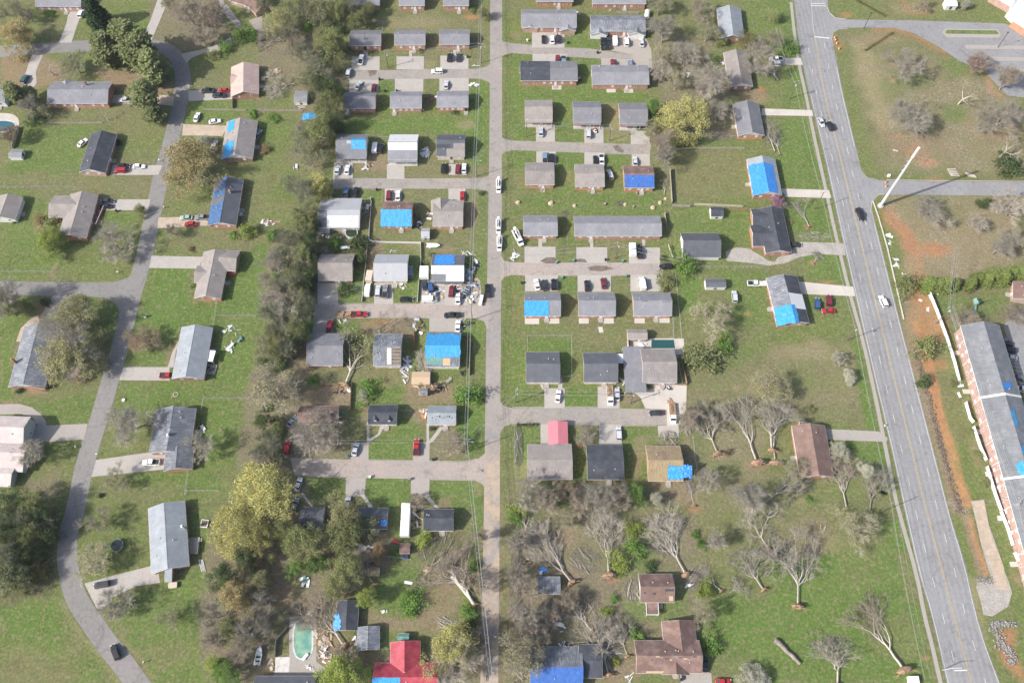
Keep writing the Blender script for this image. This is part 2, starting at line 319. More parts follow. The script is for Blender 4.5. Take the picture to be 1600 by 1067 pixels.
def treemesh(kind,var,segs,terms,per=5,tl=1.0,leaves=0,lsize=.3,lsp=.5,twr=.02,lie=False,tw=True,flat=.2):
    S=[s for s in segs if s[4] >= 2];Q=[s for s in segs if s[4]<2]
    arr=lambda L,i: np.array([tuple(s[i]) if i<2 else s[i] for s in L])
    tv=tubes(arr(S,0),arr(S,1),arr(S,2),arr(S,3),5)
    cr=[]
    if Q: cr.append(tubes(arr(Q,0),arr(Q,1),np.maximum(arr(Q,2)*.8,.02),np.maximum(arr(Q,3)*.7,.014),3))
    if tw:
        A,B=twigs(terms,segs,var+5,per,tl);cr.append(tubes(A,B,np.full(len(A),twr),np.full(len(A),.006),3))
    mi=None;CV,CF=cat_(cr)
    if leaves:
        g=np.random.default_rng(var+11);P_=np.array([tuple(t[0]) for t in terms]);P_=np.repeat(P_,leaves,0)+g.normal(0,lsp,(len(P_)*leaves,3))
        LV,LF=leafquads(P_,lsize,var,flat);n0=len(CF);CV,CF=cat_([(CV,CF),(LV,LF)]);mi=np.zeros(len(CF));mi[n0:]=1
    if lie:                                              # a thrown tree: axis along +y, branches pressed out sideways on the ground
        def f(V):
            z=V[:,1].copy();W_=V.copy();W_[:,1]=V[:,2]
            W_[:,2]=.42+np.where(z>0,z*.62,np.maximum(z*.16,-.40));return W_
        tv=(f(tv[0]),tv[1]);CV=f(CV)
        H0=np.percentile(CV[:,1],99);R0=np.percentile(np.abs(CV[:,0]),97)
    else:
        H0=np.percentile(CV[:,2],99.5);R0=np.percentile(np.hypot(CV[:,0],CV[:,1]),95)
    TREES.setdefault(kind,[]).append((npmesh('trunk',tv[0],tv[1],'bark',True),npmesh('crown',CV,CF,['twig','leaf_olive'] if leaves else ['twig'],False,mi),H0,R0))
for i in range(4):
    s,t=skeleton(100+i,trunk=.2,limbs=6,depth=5,spread=36,up=.2,first=2.5);treemesh('bare',i,s,t,4,1.15,twr=.017)
for i in range(2):
    s,t=skeleton(140+i,trunk=.2,limbs=6,depth=5,spread=34,up=.25,first=2.5);treemesh('bud',i,s,t,3,.9,leaves=6,lsize=.16,lsp=.5,twr=.017)
for i in range(4):
    s,t=skeleton(170+i,trunk=.18,limbs=6,depth=5,spread=40,up=.10,first=2.3,lenf=.78);treemesh('leafy',i,s,t,1,.7,leaves=30,lsize=.16,lsp=.42,twr=.015)
for i in range(2):
    s,t=skeleton(200+i,trunk=.14,limbs=5,depth=4,spread=26,up=.35,first=2.4);treemesh('broom',i,s,t,5,1.2)
for i in range(8):                                       # thrown, bare
    s,t=skeleton(230+i,trunk=(.3,.2,.36,.24,.4,.28,.32,.22)[i],depth=(5,5,5,5,5,5,4,5)[i],limbs=(5,6,4,7,3,5,4,6)[i] ,spread=(27,33,22,38,25,30,42,20)[i],up=(.4,.25,.5,.15,.45,.3,.1,.5)[i],first=(2.7,2.4,3.1,2.2,3.0,2.6,2.5,2.9)[i],gn=(.19,.24,.15,.22,.2,.28,.26,.13)[i],side=.45,rad=(.165,.15,.17,.15,.18,.16,.19,.14)[i]);treemesh('fallen',i,s,t,2,.95,lie=True,twr=.014)
for i in range(1):
    s,t=skeleton(260+i,trunk=.3,limbs=5,depth=4,spread=30,up=.4,first=2.6,rad=.2);treemesh('fallenleafy',i,s,t,2,1.0,leaves=16,lsize=.22,lsp=.5,lie=True)
for i in range(2):                                       # snapped, few limbs left
    s,t=skeleton(280+i,trunk=.3,limbs=4,depth=3,spread=42,up=.1,first=2.6,lenf=.72,side=.35,gn=.24);treemesh('snag',i,s,t,2,.7)
def conemesh(kind,var,prof,n,size,clump,twigness=.3):
    g=np.random.default_rng(var+400);P_=[]
    lb=g.uniform(.45,1.2,(7,6));zc=g.uniform(0,1,n) ** .8;az=g.uniform(0,6.28,n);rr=(lb[(az*1.1).astype(int),(zc*5.9).astype(int)] if kind == 'pine' else 1)*np.array([prof(z) for z in zc])*(g.uniform(.45,1.05,n) ** .5)
    cx=np.cos(az)*rr;cy=np.sin(az)*rr;C=np.stack([cx,cy,zc*10],1);C=np.repeat(C,clump,0)+g.normal(0,.22,(n*clump,3))*[1,1,.6]
    V,F=leafquads(C,size,var,.6);K=60;A=np.zeros((K,3));A[:,2]=g.uniform(1.5,9,K);a2=g.uniform(0,6.28,K);r2=np.array([prof(z/10) for z in A[:,2]])*.8
    B=A+np.stack([np.cos(a2)*r2,np.sin(a2)*r2,r2*.1],1);tv=cat_([tubes([[0,0,0],[0,0,4.5]],[[0,0,4.5],[0,0,9.6]],[.28,.2],[.2,.05],6),tubes(A,B,np.full(K,.05),np.full(K,.02),3)])
    TREES.setdefault(kind,[]).append((npmesh('trunk',tv[0],tv[1],'bark',True),npmesh('crown',V,F,['leaf_pine','leaf_pine'],False,None),10.0,float(np.percentile(np.hypot(C[:,0],C[:,1]),97))))
for i in range(3):
    g0=random.Random(i);lob=[g0.uniform(.6,1.15) for _ in range(8)]
    conemesh('pine',i,lambda z: 3.1*(0 if z<.22 else min(1,(z-.2)*4)*(1.04-z) ** .55*lob[int(z*7.9)]),330,.26,11)
conemesh('cone',0,lambda z: 2.4*min(1,z*6+.35)*(1.02-z) ** .75,700,.24,8)
conemesh('arbor',1,lambda z: 2.2*min(1,z*8+.5)*(1.03-z) ** .45,420,.30,9)
def bushmesh(kind,var,n,size,hz=1.0,bare=False):
    g=np.random.default_rng(var+700);cl=g.normal(0,.45,(26,3));cl[:,2]=np.abs(cl[:,2])*.9*hz+.12
    k=g.integers(0,26,n);C=cl[k]+g.normal(0,.17,(n,3));C[:,2]=np.maximum(C[:,2],.04)
    V,F=leafquads(C,size,var,.3);A=np.zeros((26,3));A[:,2]=.02;tv=tubes(A,cl,np.full(26,.03),np.full(26,.012),4)
    TREES.setdefault(kind,[]).append((npmesh('stems',tv[0],tv[1],'bark',True),npmesh('foliage',V,F,['leaf_green','leaf_green'],False,None),1.4*hz,1.0))
for i in range(3): bushmesh('bush',i,1500,.075)
bushmesh('bushfine',5,2400,.05)
VARC={}
BARKS=dict(bare='bark',bud='bark',leafy='bark',broom='bark',fallen='bark_dead',fallenleafy='bark_dead',snag='bark_dead')
def setmat(o,i,m):
    s=o.material_slots[i];s.link='OBJECT';s.material=M[m]
def tree_at(kind,loc,sx,sz,label,group=None,leaf=None,twig=None,bark=None,rz=None,name=None,cat=None,var=None):
    L=TREES[kind]
    if kind == 'fallen' and var is not None: var=None
    if var is None: VARC[kind]=VARC.get(kind,-1)+1;var=VARC[kind]
    tm,cm,H0,R0=L[var % len(L)]
    name=name or ('bush' if kind.startswith('bush') else 'fallen_tree' if kind.startswith('fallen') else 'pine_tree' if kind == 'pine' else 'tree')
    r=thing(name,label,cat or name.replace('_',' '),loc,random.uniform(0,6.28) if rz is None else rz,group)
    a=link(tm.name.split('.')[0],tm,r);b=link(cm.name.split('.')[0],cm,r)
    S=Matrix.Diagonal((sx/R0,(sz if kind.startswith('fallen') else sx)/(H0 if kind.startswith('fallen') else R0),(sx/R0*.5+sz/H0*.5) if kind.startswith('fallen') else sz/H0,1))
    a.matrix_local=S;b.matrix_local=S
    if bark or kind in BARKS: setmat(a,0,bark or BARKS[kind])
    if kind in ('pine','cone','arbor') or kind.startswith('bush'): setmat(b,0,leaf or 'leaf_pine')
    else:
        setmat(b,0,twig or 'twig')
        if leaf and len(b.material_slots)>1: setmat(b,1,leaf)
    if kind.startswith('fallen'):                       # no two thrown trees alike: mirrored, swept to one side
        k=random.uniform(-.32,.32);fl=random.choice((-1,1));Sh=Matrix(((fl,k*.8,0,0),(0,1,0,0),(0,0,1,0),(0,0,0,1)));sw=Matrix.Rotation(k*.55,4,'Z')
        for o in (a,b): o.matrix_local=sw @ Sh @ S
    return r
def tree(kind,x,y,wpx,h,label,leaf=None,group=None,**k):
    """x, y: middle of the crown in the photo (tile units); wpx: crown width (tile units); h: height in metres"""
    mid=.56*h if kind not in ('bush','bushfine') else .45*h
    p=q(x,y,mid);p.z=0;rad=wpx*_t[2]*mpp(y)/2
    return tree_at(kind,p,rad,h,label,group,leaf,**k)
def bush(x,y,wpx,label,leaf='leaf_green',hr=.75,group=None,**k):
    rad=wpx*_t[2]*mpp(y)/2
    return tree('bush',x,y,wpx,max(.5,rad*2*hr*.8),label,leaf,group,**k)
def rootball(parent,r,ang=0.0):
    g=np.random.default_rng(int(r*1000)+len(bpy.data.objects));mb=MB();n=12;rings=[]
    for x,k in ((-.55,.35),(-.3,.85),(0,1.0),(.25,.75),(.45,.3)):
        rings.append([(r*k*math.cos(2*math.pi*i/n)*g.uniform(.75,1.15),x*r*.8*g.uniform(.8,1.2),max(.02,r*.62+r*k*.8*math.sin(2*math.pi*i/n)*g.uniform(.75,1.15))) for i in range(n)])
    mb.loft(rings)
    for i in range(16):
        a=g.uniform(0,6.28);k=g.uniform(1.0,1.75);p0=Vector((0,-.1*r,r*.6));p1=Vector((r*math.cos(a)*.8,-r*.3,max(.1,r*.6+r*.7*math.sin(a))));p2=Vector((r*k*math.cos(a+.2),-r*g.uniform(.2,.9),max(.06,r*.6+r*k*.8*math.sin(a+.2))))
        mb.tube([p0,p1,p2],[.16,.1,.03],4)
    return mb.build('root_ball','root_soil',parent)
def fallen(bx,by,tx,ty,label,w=.55,kind='fallen',leaf=None,group=None,ball=1.0,**k):
    """thrown tree: root end (bx,by), crown tip (tx,ty), w: crown width / length"""
    a=q(bx,by);b=q(tx,ty);d=b-a;L=d.length
    r=tree_at(kind,a,L*w*random.uniform(.48,.66),L,label,group,leaf,rz=math.atan2(d.y,d.x)-math.pi/2,**k)
    if ball: rootball(r,max(.7,min(2.2,L*.085))*ball)
    return r

# ---------------------------------------------------------------- vehicles
CARM={}
def ring8(x,w,z0,z1): return [(x,-w,z0+.12),(x,-w*.9,z0),(x,w*.9,z0),(x,w,z0+.12),(x,w,z1-.12),(x,w*.86,z1),(x,-w*.86,z1),(x,-w,z1-.12)]
def frustum(mb,b,t,inset=0.0):
    (x0,x1,wb,zb),(u0,u1,wt,zt)=b,t
    mb.add([(x0,-wb,zb),(x1,-wb,zb),(x1,wb,zb),(x0,wb,zb),(u0,-wt,zt),(u1,-wt,zt),(u1,wt,zt),(u0,wt,zt)],[(0,3,2,1),(4,5,6,7),(0,1,5,4),(1,2,6,5),(2,3,7,6),(3,0,4,7)])
def pillars(mb,b,t,mids=()):
    (x0,x1,wb,zb),(u0,u1,wt,zt)=b,t
    for s in (-1,1):
        for f in [0,1]+list(mids):
            mb.tube([(x0+(x1-x0)*f,s*wb,zb),(u0+(u1-u0)*f,s*wt,zt)],.055,4)
def carmeshes(kind):
    if kind in CARM: return CARM[kind]
    body=MB();gl=MB();extra={}
    if kind in ('sedan','suv','van','minivan'):
        L,W_,hz,b,t,mids=dict(sedan=(4.75,.91,.9,(-1.85,1.1,.86,.84),(-1.15,.3,.67,1.43),(.5,)),suv=(4.8,.96,1.02,(-2.3,1.2,.92,.96),(-2.05,.5,.76,1.74),(.36,.68)),
            minivan=(5.0,.98,1.0,(-2.4,1.6,.94,.95),(-2.2,.75,.78,1.76),(.34,.66)),van=(5.4,1.0,1.15,(-2.6,1.9,.97,1.1),(-2.55,1.25,.9,2.1),(.5,.75)))[kind]
        h=L/2;body.loft([ring8(-h,W_*.82,.45,hz-.12),ring8(-h+.18,W_*.96,.3,hz),ring8(-h*.5,W_,.24,hz+.02),ring8(h*.35,W_,.24,hz),ring8(h*.82,W_*.95,.27,hz-.12),ring8(h,W_*.78,.42,hz-.3)])
        frustum(gl,b,t);pillars(body,b,t,mids);body.box(t[0]-.03,-t[2]-.02,t[3]-.03,t[1]+.03,t[2]+.02,t[3]+.05)
        if kind == 'van': body.box(-2.6,-.965,1.1,.9,.965,2.08)
        wx,wr,hx=h*.62,.33,(h-.05,hz-.32,W_*.6)
    elif kind == 'pickup':
        h=2.85;body.loft([ring8(-h,.9,.5,1.02),ring8(-h+.1,.98,.38,1.08),ring8(-.75,.99,.34,1.08),ring8(1.25,.99,.34,1.08),ring8(2.4,.95,.36,1.0),ring8(h,.84,.45,.85)])
        b,t=(-.85,1.35,.9,1.06),(-.7,.65,.76,1.78);frustum(gl,b,t);pillars(body,b,t,(.5,));body.box(-.73,-.78,1.75,.68,.78,1.83)
        for s in (-1,1): body.box(-2.8,s*.93-.05,1.06,-.86,s*.93+.05,1.28)
        body.box(-2.84,-.98,1.06,-2.74,.98,1.28);e=MB();e.box(-2.72,-.87,1.0,-.92,.87,1.12);extra['bed']=e.mesh('bed','dark');wx,wr,hx=1.8,.38,(h-.06,.78,.6)
    elif kind in ('truck','bucket'):
        h=3.6;body.loft([ring8(1.2,1.05,.5,1.3),ring8(2.4,1.05,.45,1.25),ring8(h,.9,.5,1.1)]);b,t=(1.0,2.7,1.0,1.25),(1.05,2.2,.85,2.15);frustum(gl,b,t);pillars(body,b,t,(.5,));body.box(1.0,-.88,2.1,2.25,.88,2.22)
        body.box(-3.6,-1.15,.75,.95,1.15,1.0)
        if kind == 'truck':
            e=MB();e.box(-3.5,-1.1,1.0,.85,1.1,1.2);
            for i in range(5): e.box(-3.4+i*.15,-.9+i*.2,1.2,.4-i*.2,-.72+i*.24,1.45)
            extra['bed']=e.mesh('bed','wood')
        else:
            for s in (-1,1): body.box(-3.5,s*1.0-.2,1.0,.6,s*1.0+.2,1.6)
            e=MB();e.tube([(-2.2,0,1.0),(-2.2,0,2.0)],.35,8);e.tube([(-2.2,0,2.0),(1.2,.1,2.75)],.17,6);e.tube([(1.2,-.25,2.75),(-2.6,-.25,2.9)],.13,6);extra['boom']=e.mesh('boom','trim')
            e=MB();e.box(-3.5,-.6,2.35,-2.6,.35,3.3);extra['bucket']=e.mesh('bucket','car_white')
            e=MB();e.box(-3.3,-.75,1.0,.5,.75,1.06);extra['deck']=e.mesh('deck','dark')
        wx,wr,hx=2.3,.45,(h-.06,.9,.65)
    gm=gl.mesh('windows','glass')
    wm=MB();wm.ext([(wr*math.cos(i*.524),wr*math.sin(i*.524)) for i in range(12)],-.12,.12,'y')
    hm=MB();hm.box(-.06,-.2,-.09,.1,.2,.09)
    CARM[kind]=(body.mesh('body','car_white'),gm,wm.mesh('wheel','rubber'),hm.mesh('headlight','lamp_glass'),hm.mesh('tail_light','tail_red'),extra,wx,wr,hx,h,W_ if kind not in ('pickup','truck','bucket') else .99)
    return CARM[kind]
CATN=dict(sedan=('parked_car','car'),suv=('parked_suv','suv'),minivan=('minivan','minivan'),van=('van','van'),pickup=('pickup_truck','pickup truck'),truck=('flatbed_truck','truck'),bucket=('bucket_truck','truck'))
def car(kind,c,x,y,ang,label,group=None,size=1.0,bedcol=None,moving=False):
    """x, y: middle of the vehicle in the photo; ang: heading in degrees, 0 = right, 90 = up the picture"""
    bm,gm,wm,hm,tm,extra,wx,wr,hx,h,W_=carmeshes(kind);p=q(x,y,.8);p.z=.06
    nm,ct=CATN[kind]
    if moving: nm=nm.replace('parked_','')
    r=thing(nm,label,ct,p,R(ang),group);S=Matrix.Scale(size,4)
    o=link('body',bm,r,S);o.material_slots[0].link='OBJECT';o.material_slots[0].material=carpaint(c);link('windows',gm,r,S)
    for sx in (-1,1):
        for sy in (-1,1): link('wheel',wm,r,S @ Matrix.Translation((sx*wx,sy*(W_-.13),wr)))
    for s in (-1,1):
        link('headlight',hm,r,S @ Matrix.Translation((hx[0],s*hx[2],hx[1])));link('tail_light',tm,r,S @ Matrix.Translation((-h+.02,s*hx[2],.8)))
    for k,e in extra.items():
        o=link(k,e,r,S)
        if bedcol and k == 'bed': setmat(o,0,bedcol)
    return r

# ---------------------------------------------------------------- houses
def winmesh(w_,h_,name,mat,t,zo):
    b=MB();b.box(-w_/2,-t,-h_/2,w_/2,0,h_/2);return b.mesh(name,mat)
WM={}
def window(parent,mat4,w_=1.0,h_=1.15,nm='window'):
    k=(w_,h_)
    if k not in WM:
        f=MB();e=.09
        f.box(-w_/2,-.07,h_/2-e,w_/2,0,h_/2);f.box(-w_/2,-.07,-h_/2,w_/2,0,-h_/2+e);f.box(-w_/2,-.07,-h_/2+e,-w_/2+e,0,h_/2-e);f.box(w_/2-e,-.07,-h_/2+e,w_/2,0,h_/2-e);f.box(-w_/2+e,-.065,-.035,w_/2-e,0,.035)
        p=MB();p.box(-w_/2+e,-.03,-h_/2+e,w_/2-e,0,h_/2-e);WM[k]=(f.mesh('window','trim'),p.mesh('pane','glass'),p.mesh('pane','blind'))
    f,p,b_=WM[k];o=link(nm,f,parent,mat4);link('pane',b_ if random.random()<.6 else p,o);return o
def side(L,D,which,u,z):
    """matrix that puts a wall-mounted piece (facing -y) on a wall; u runs along the wall"""
    if which == 'S': return Matrix.Translation((u,-D/2,z))
    if which == 'N': return Matrix.Translation((u,D/2,z)) @ Matrix.Rotation(math.pi,4,'Z')
    if which == 'E': return Matrix.Translation((L/2,u,z)) @ Matrix.Rotation(math.pi/2,4,'Z')
    return Matrix.Translation((-L/2,u,z)) @ Matrix.Rotation(-math.pi/2,4,'Z')
def gableparts(root,L,D,h,rise,roof,wall,gable,o=.4,mat=None,ridge=True,base=0.0):
    t=.16;s=rise/(D/2);ez=h-o*s
    pr=MB();pr.ext([(-D/2-o,ez),(0,h+rise),(D/2+o,ez),(D/2+o,ez-t),(0,h+rise-t),(-D/2-o,ez-t)],-L/2-o,L/2+o)
    rf=pr.build('roof',roof,root)
    w_=MB();w_.ext([(-D/2,base),(D/2,base),(D/2,h-.08),(0,h+rise-.08),(-D/2,h-.08)],-L/2,L/2);wl=w_.build('wall',wall,root)
    f=MB()
    for sy in (-1,1): f.box(-L/2-o-.004,sy*(D/2+o)-(.04 if sy<0 else 0),ez-t-.06,L/2+o+.004,sy*(D/2+o)+(.04 if sy>0 else 0),ez-.02)
    for sx in (-1,1):
        xa,xb=sorted((sx*(L/2+o-.01),sx*(L/2+o+.03)))
        f.ext([(-D/2-o,ez-.02),(0,h+rise-.02),(D/2+o,ez-.02),(D/2+o,ez-.2),(0,h+rise-.2),(-D/2-o,ez-.2)],xa,xb)
    fa=f.build('fascia','trim',root);gb=rc=None
    if gable:
        for sx in (-1,1):
            xa,xb=sorted((sx*(L/2-.02),sx*(L/2+.04)));g=MB();g.ext([(-D/2+.02,h-.02),(D/2-.02,h-.02),(0,h+rise-.12)],xa,xb);gb=g.build('gable',gable,root)
            if mat is not None: gb.matrix_local=mat
    if ridge:
        g=MB();g.ext([(-.17,h+rise-.17*s+.025),(0,h+rise+.035),(.17,h+rise-.17*s+.025),(.17,h+rise-.17*s-.03),(-.17,h+rise-.17*s-.03)],-L/2-o+.02,L/2+o-.02);rc=g.build('ridge_cap',roof,rf)
    for a in (rf,wl,fa):
        if a and mat is not None: a.matrix_local=mat
    return rf
HOUSES=[]
def vent(rf,x,y,L,D,h,rise,mat=None):
    z=h+rise*(1-abs(y)/(D/2))
    if 'vent' not in WM:
        b=MB();b.tube([(0,0,-.1),(0,0,.32)],.13,6);b.tube([(0,0,.32),(0,0,.38)],.2,6);WM['vent']=b.mesh('roof_vent','galv')
    link('roof_vent',WM['vent'],rf,Matrix.Translation((x,y,z)))
def make_house(label,c,rz,L,D,h,rise,roof='roof_lgrey',wall='brick',gable=None,o=.4,wins=None,door=None,steps=True,porch=None,chim=None,name='house',cat='house',vents=2,wings=(),ridge=True,group=None,win=(1.0,1.15),dormers=0):
    r=thing(name,label,cat,(c.x,c.y,0),rz,group);rd=random.Random(label)
    rf=gableparts(r,L,D,h,rise,roof,wall,gable,o,ridge=ridge)
    inv=Matrix.Rotation(-rz,4,'Z') @ Matrix.Translation((-c.x,-c.y,0))
    for wg in wings: wing(r,inv,roof,wall,gable,**wg)
    if wins is None: wins={'S': 4}
    if door is None: door=('S',.12)
    dw=door[0] if door else None
    for sd,n in wins.items():
        ln=(L if sd in 'SN' else D)-.6
        for i in range(n):
            u=-ln/2+ln*(i+.5)/n
            if dw == sd and abs(u-door[1]*ln)<.9: u += .95 if u>door[1]*ln else -.95
            if abs(u)<ln/2-.3: window(r,side(L,D,sd,u,1.75),*win)
    if door:
        sd,f=door[:2];ln=(L if sd in 'SN' else D);dm=door[2] if len(door)>2 else 'door_white'
        b=MB();b.box(-.48,-.06,0,.48,0,2.05);link('door',b.mesh('door',dm),r,side(L,D,sd,f*ln,.35))
        if steps:
            b=MB();b.box(-.9,-1.35,0,.9,0,.33);b.box(-.7,-1.75,0,.7,-1.35,.17);link('steps',b.mesh('steps','concrete_old'),r,side(L,D,sd,f*ln,0))
    if porch:                                             # (width, depth, u) front porch under the eave
        pw,pd,u=porch;b=MB();b.box(u-pw/2,-D/2-pd,0,u+pw/2,-D/2+.02,.28);b.build('porch_floor','concrete_pale',r)
        zr=h-.25
        b=MB();b.box(u-pw/2-.15,-D/2-pd-.25,zr-.12,u+pw/2+.15,-D/2-.3,zr);b.build('porch_roof',roof,r)
        n=max(3,int(pw/2.6)+1)
        for i in range(n):
            x=u-pw/2+.12+(pw-.24)*i/(n-1);b=MB();b.box(x-.06,-D/2-pd+.04,.28,x+.06,-D/2-pd+.16,zr-.11);b.build('porch_post','trim',r)
        b=MB()
        for z in (.55,1.05): b.box(u-pw/2+.1,-D/2-pd+.06,z,u-.8,-D/2-pd+.12,z+.06);b.box(u+.8,-D/2-pd+.06,z,u+pw/2-.1,-D/2-pd+.12,z+.06)
        b.build('railing','trim',r)
    if chim:
        x,y=chim[:2];z=h+rise*(1-abs(y)/(D/2+.01));b=MB();b.box(x-.45,y-.35,0.02 if abs(y)>D/2 or abs(x)>L/2 else z-.6,x+.45,y+.35,h+rise+.7);b.box(x-.28,y-.2,h+rise+.7,x+.28,y+.2,h+rise+.95);b.build('chimney',chim[2] if len(chim)>2 else wall,rf)
    for i in range(vents): vent(rf,rd.uniform(-.42,.42)*L,rd.choice((-.28,.22,-.36))*D*rd.uniform(.6,1),L,D,h,rise)
    for i in range(dormers):
        x=(-.26+.52*i/max(1,dormers-1))*L;y=-D*.36;z=h+rise*.28;b=MB();b.ext([(x-.75,z-.3),(x+.75,z-.3),(x+.75,z+.55),(x,z+1.05),(x-.75,z+.55)],y-.35,-.2,'y');dm=b.build('dormer',roof,rf);window(dm,Matrix.Translation((x,y-.35,z+.2)),.8,.75,'window')
    H=dict(r=r,rf=rf,L=L,D=D,h=h,rise=rise,o=o,M=Matrix.Translation((c.x,c.y,0)) @ Matrix.Rotation(rz,4,'Z'),inv=inv,roof=roof)
    HOUSES.append(H);return H
def wing(r,inv,roof,wall,gable,ridge=None,w_=6,h=2.7,rise=None,t=None,roofm=None,wallm=None,o=.35):
    if t is not None: T(t)
    rise=rise if rise is not None else w_/2*.40;z=h+rise
    a=inv @ q(ridge[0],ridge[1],z);b=inv @ q(ridge[2],ridge[3],z);d=b-a;m=(a+b)/2
    mt=Matrix.Translation((m.x,m.y,0)) @ Matrix.Rotation(math.atan2(d.y,d.x),4,'Z')
    gableparts(r,max(1,d.length-2*o),w_,h,rise,roofm or roof,wallm or wall,gable,o,mt)
def house(label,box,yr=None,h=None,rise=None,o=.4,**k):
    """ridge runs left-right; box = eave corners x0,y0,x1,y1 in the photo, yr = ridge row"""
    x0,y0,x1,y1=box;s0=.42
    if h is None: h=2.85+.65*min(1,max(0,(420-px(0,y1)[1])/330))   # the upper rows stand on taller foundations
    for _ in range(3):
        ez=h-o*s0;a=q((x0+x1)/2,y0,ez);b=q((x0+x1)/2,y1,ez);D=a.y-b.y-2*o
        if rise is None and yr is not None:
            m=(a.y+b.y)/2;z=ez
            for _2 in range(12):
                p=q((x0+x1)/2,yr,z);z=min(max(z+(p.y-m)*1.3,ez+.8),ez+3.2)
            rs=min(max(z-h,D*.14),D*.33)
        else: rs=rise if rise is not None else D/2*.42
        s0=rs/(D/2)
    ez=h-o*s0;lft=(q(x0,y0,ez).x+q(x0,y1,ez).x)/2;rgt=(q(x1,y0,ez).x+q(x1,y1,ez).x)/2
    c=Vector(((lft+rgt)/2,(a.y+b.y)/2,0));L=rgt-lft-2*o
    if 'wins' not in k: k['wins']={'S': max(2,int(L/3)),('E' if c.x<0 else 'W'): 1}
    return make_house(label,c,0.0,L,D,h,rs,o=o,**k)
def houseR(label,ridge,w_,h=2.8,rise=None,o=.4,**k):
    """ridge end points (far end first) in the photo, w_: width between eaves in metres"""
    D=w_-2*o;rise=rise if rise is not None else D/2*.40;z=h+rise
    a=q(ridge[0],ridge[1],z);b=q(ridge[2],ridge[3],z);d=b-a;c=(a+b)/2
    L=d.length-2*o;vs='N' if c.x<0 else 'S'      # local +y is the east side
    if 'wins' not in k: k['wins']={vs: 4,'E': 2}
    if 'door' not in k: k['door']=(vs,.1)
    return make_house(label,c,math.atan2(d.y,d.x),L,D,h,rise,o=o,**k)
def slope_pt(H,sgn,a,b,lift=.06):
    y=sgn*(H['D']/2+H['o'])*(1-b);z=H['h']+H['rise']*(1-abs(y)/(H['D']/2));s=H['rise']/(H['D']/2);n=math.hypot(1,s)
    return Vector(((a-.5)*(H['L']+2*H['o']),y+sgn*s/n*lift,z+lift/n))
def sheet(H,sgn,a0,a1,b0,b1,mat,label,nx=14,ny=8,over=0.0,rag=.03,name='roof_tarp',lift=.07,wr=.06):
    """cloth lying on one slope of a roof, a along the ridge, b from eave (0) to ridge (1); over = fold past the ridge"""
    g=np.random.default_rng(abs(hash(label)) % 9999 if False else sum(map(ord,label)));mb=MB();P_=[]
    for j in range(ny+1):
        for i in range(nx+1):
            a=a0+(a1-a0)*i/nx;b=b0+(b1-b0)*j/ny;s2=sgn
            if i in (0,nx): a += g.uniform(-rag,rag)*.6
            if j in (0,ny) and not (b1 >= 1 and j == ny): b += g.uniform(-rag,rag)
            p=slope_pt(H,s2,a,min(b,1),lift+abs(g.normal(0,wr*.5)));P_.append(p)
    fs=[(j*(nx+1)+i,j*(nx+1)+i+1,(j+1)*(nx+1)+i+1,(j+1)*(nx+1)+i) for j in range(ny) for i in range(nx)]
    if over:
        k=len(P_)
        for i in range(nx+1): P_.append(slope_pt(H,-sgn,a0+(a1-a0)*i/nx,1-over*g.uniform(.8,1.1),lift+.02))
        fs += [(ny*(nx+1)+i,ny*(nx+1)+i+1,k+i+1,k+i) for i in range(nx)]
    mb.add(P_,fs,0,H['M']);o=mb.build(name,mat,None,False);return tag(o,label,'tarp')
def patch(H,sgn,a0,a1,b0,b1,mat,name='roof_patch',lift=.02):
    mb=MB();P_=[slope_pt(H,sgn,a,b,l) for l in (lift,-.05) for a,b in ((a0,b0),(a1,b0),(a1,b1),(a0,b1))]
    mb.add(P_,[(0,1,2,3),(7,6,5,4),(0,4,5,1),(1,5,6,2),(2,6,7,3),(3,7,4,0)]);return mb.build(name,mat,H['rf'])

# ---------------------------------------------------------------- ground sheets, fences, poles, bits
LAY=[0];OCC=[]
def resample(P_,step=3.0):
    out=[]
    for a,b in zip(P_,P_[1:]):
        n=max(1,int((b-a).length/step));out += [a.lerp(b,i/n) for i in range(n)]
    return out+[P_[-1]]
def smooth(P_,it=2):
    for _ in range(it):
        out=[P_[0]]
        for a,b in zip(P_,P_[1:]): out += [a.lerp(b,.25),a.lerp(b,.75)]
        P_=out+[P_[-1]]
    return P_
from mathutils.geometry import tessellate_polygon
def poly(name,pts,mat,z=.02,kind='structure',thick=0.0):
    P_=[q(*p) for p in pts] if not isinstance(pts[0],Vector) else pts
    LAY[0] += 1;zz=z+.0007*(LAY[0] % 14);mb=MB();V=[(p.x,p.y,zz) for p in P_]
    mb.add(V,[tuple(t) for t in tessellate_polygon([[Vector(v_) for v_ in V]])])
    o=mb.build(name,mat);me=o.data;OCC.append([(p.x,p.y) for p in P_])
    if kind: o['kind']=kind
    for pl in me.polygons:
        if pl.normal.z<0: pl.flip()
    return o
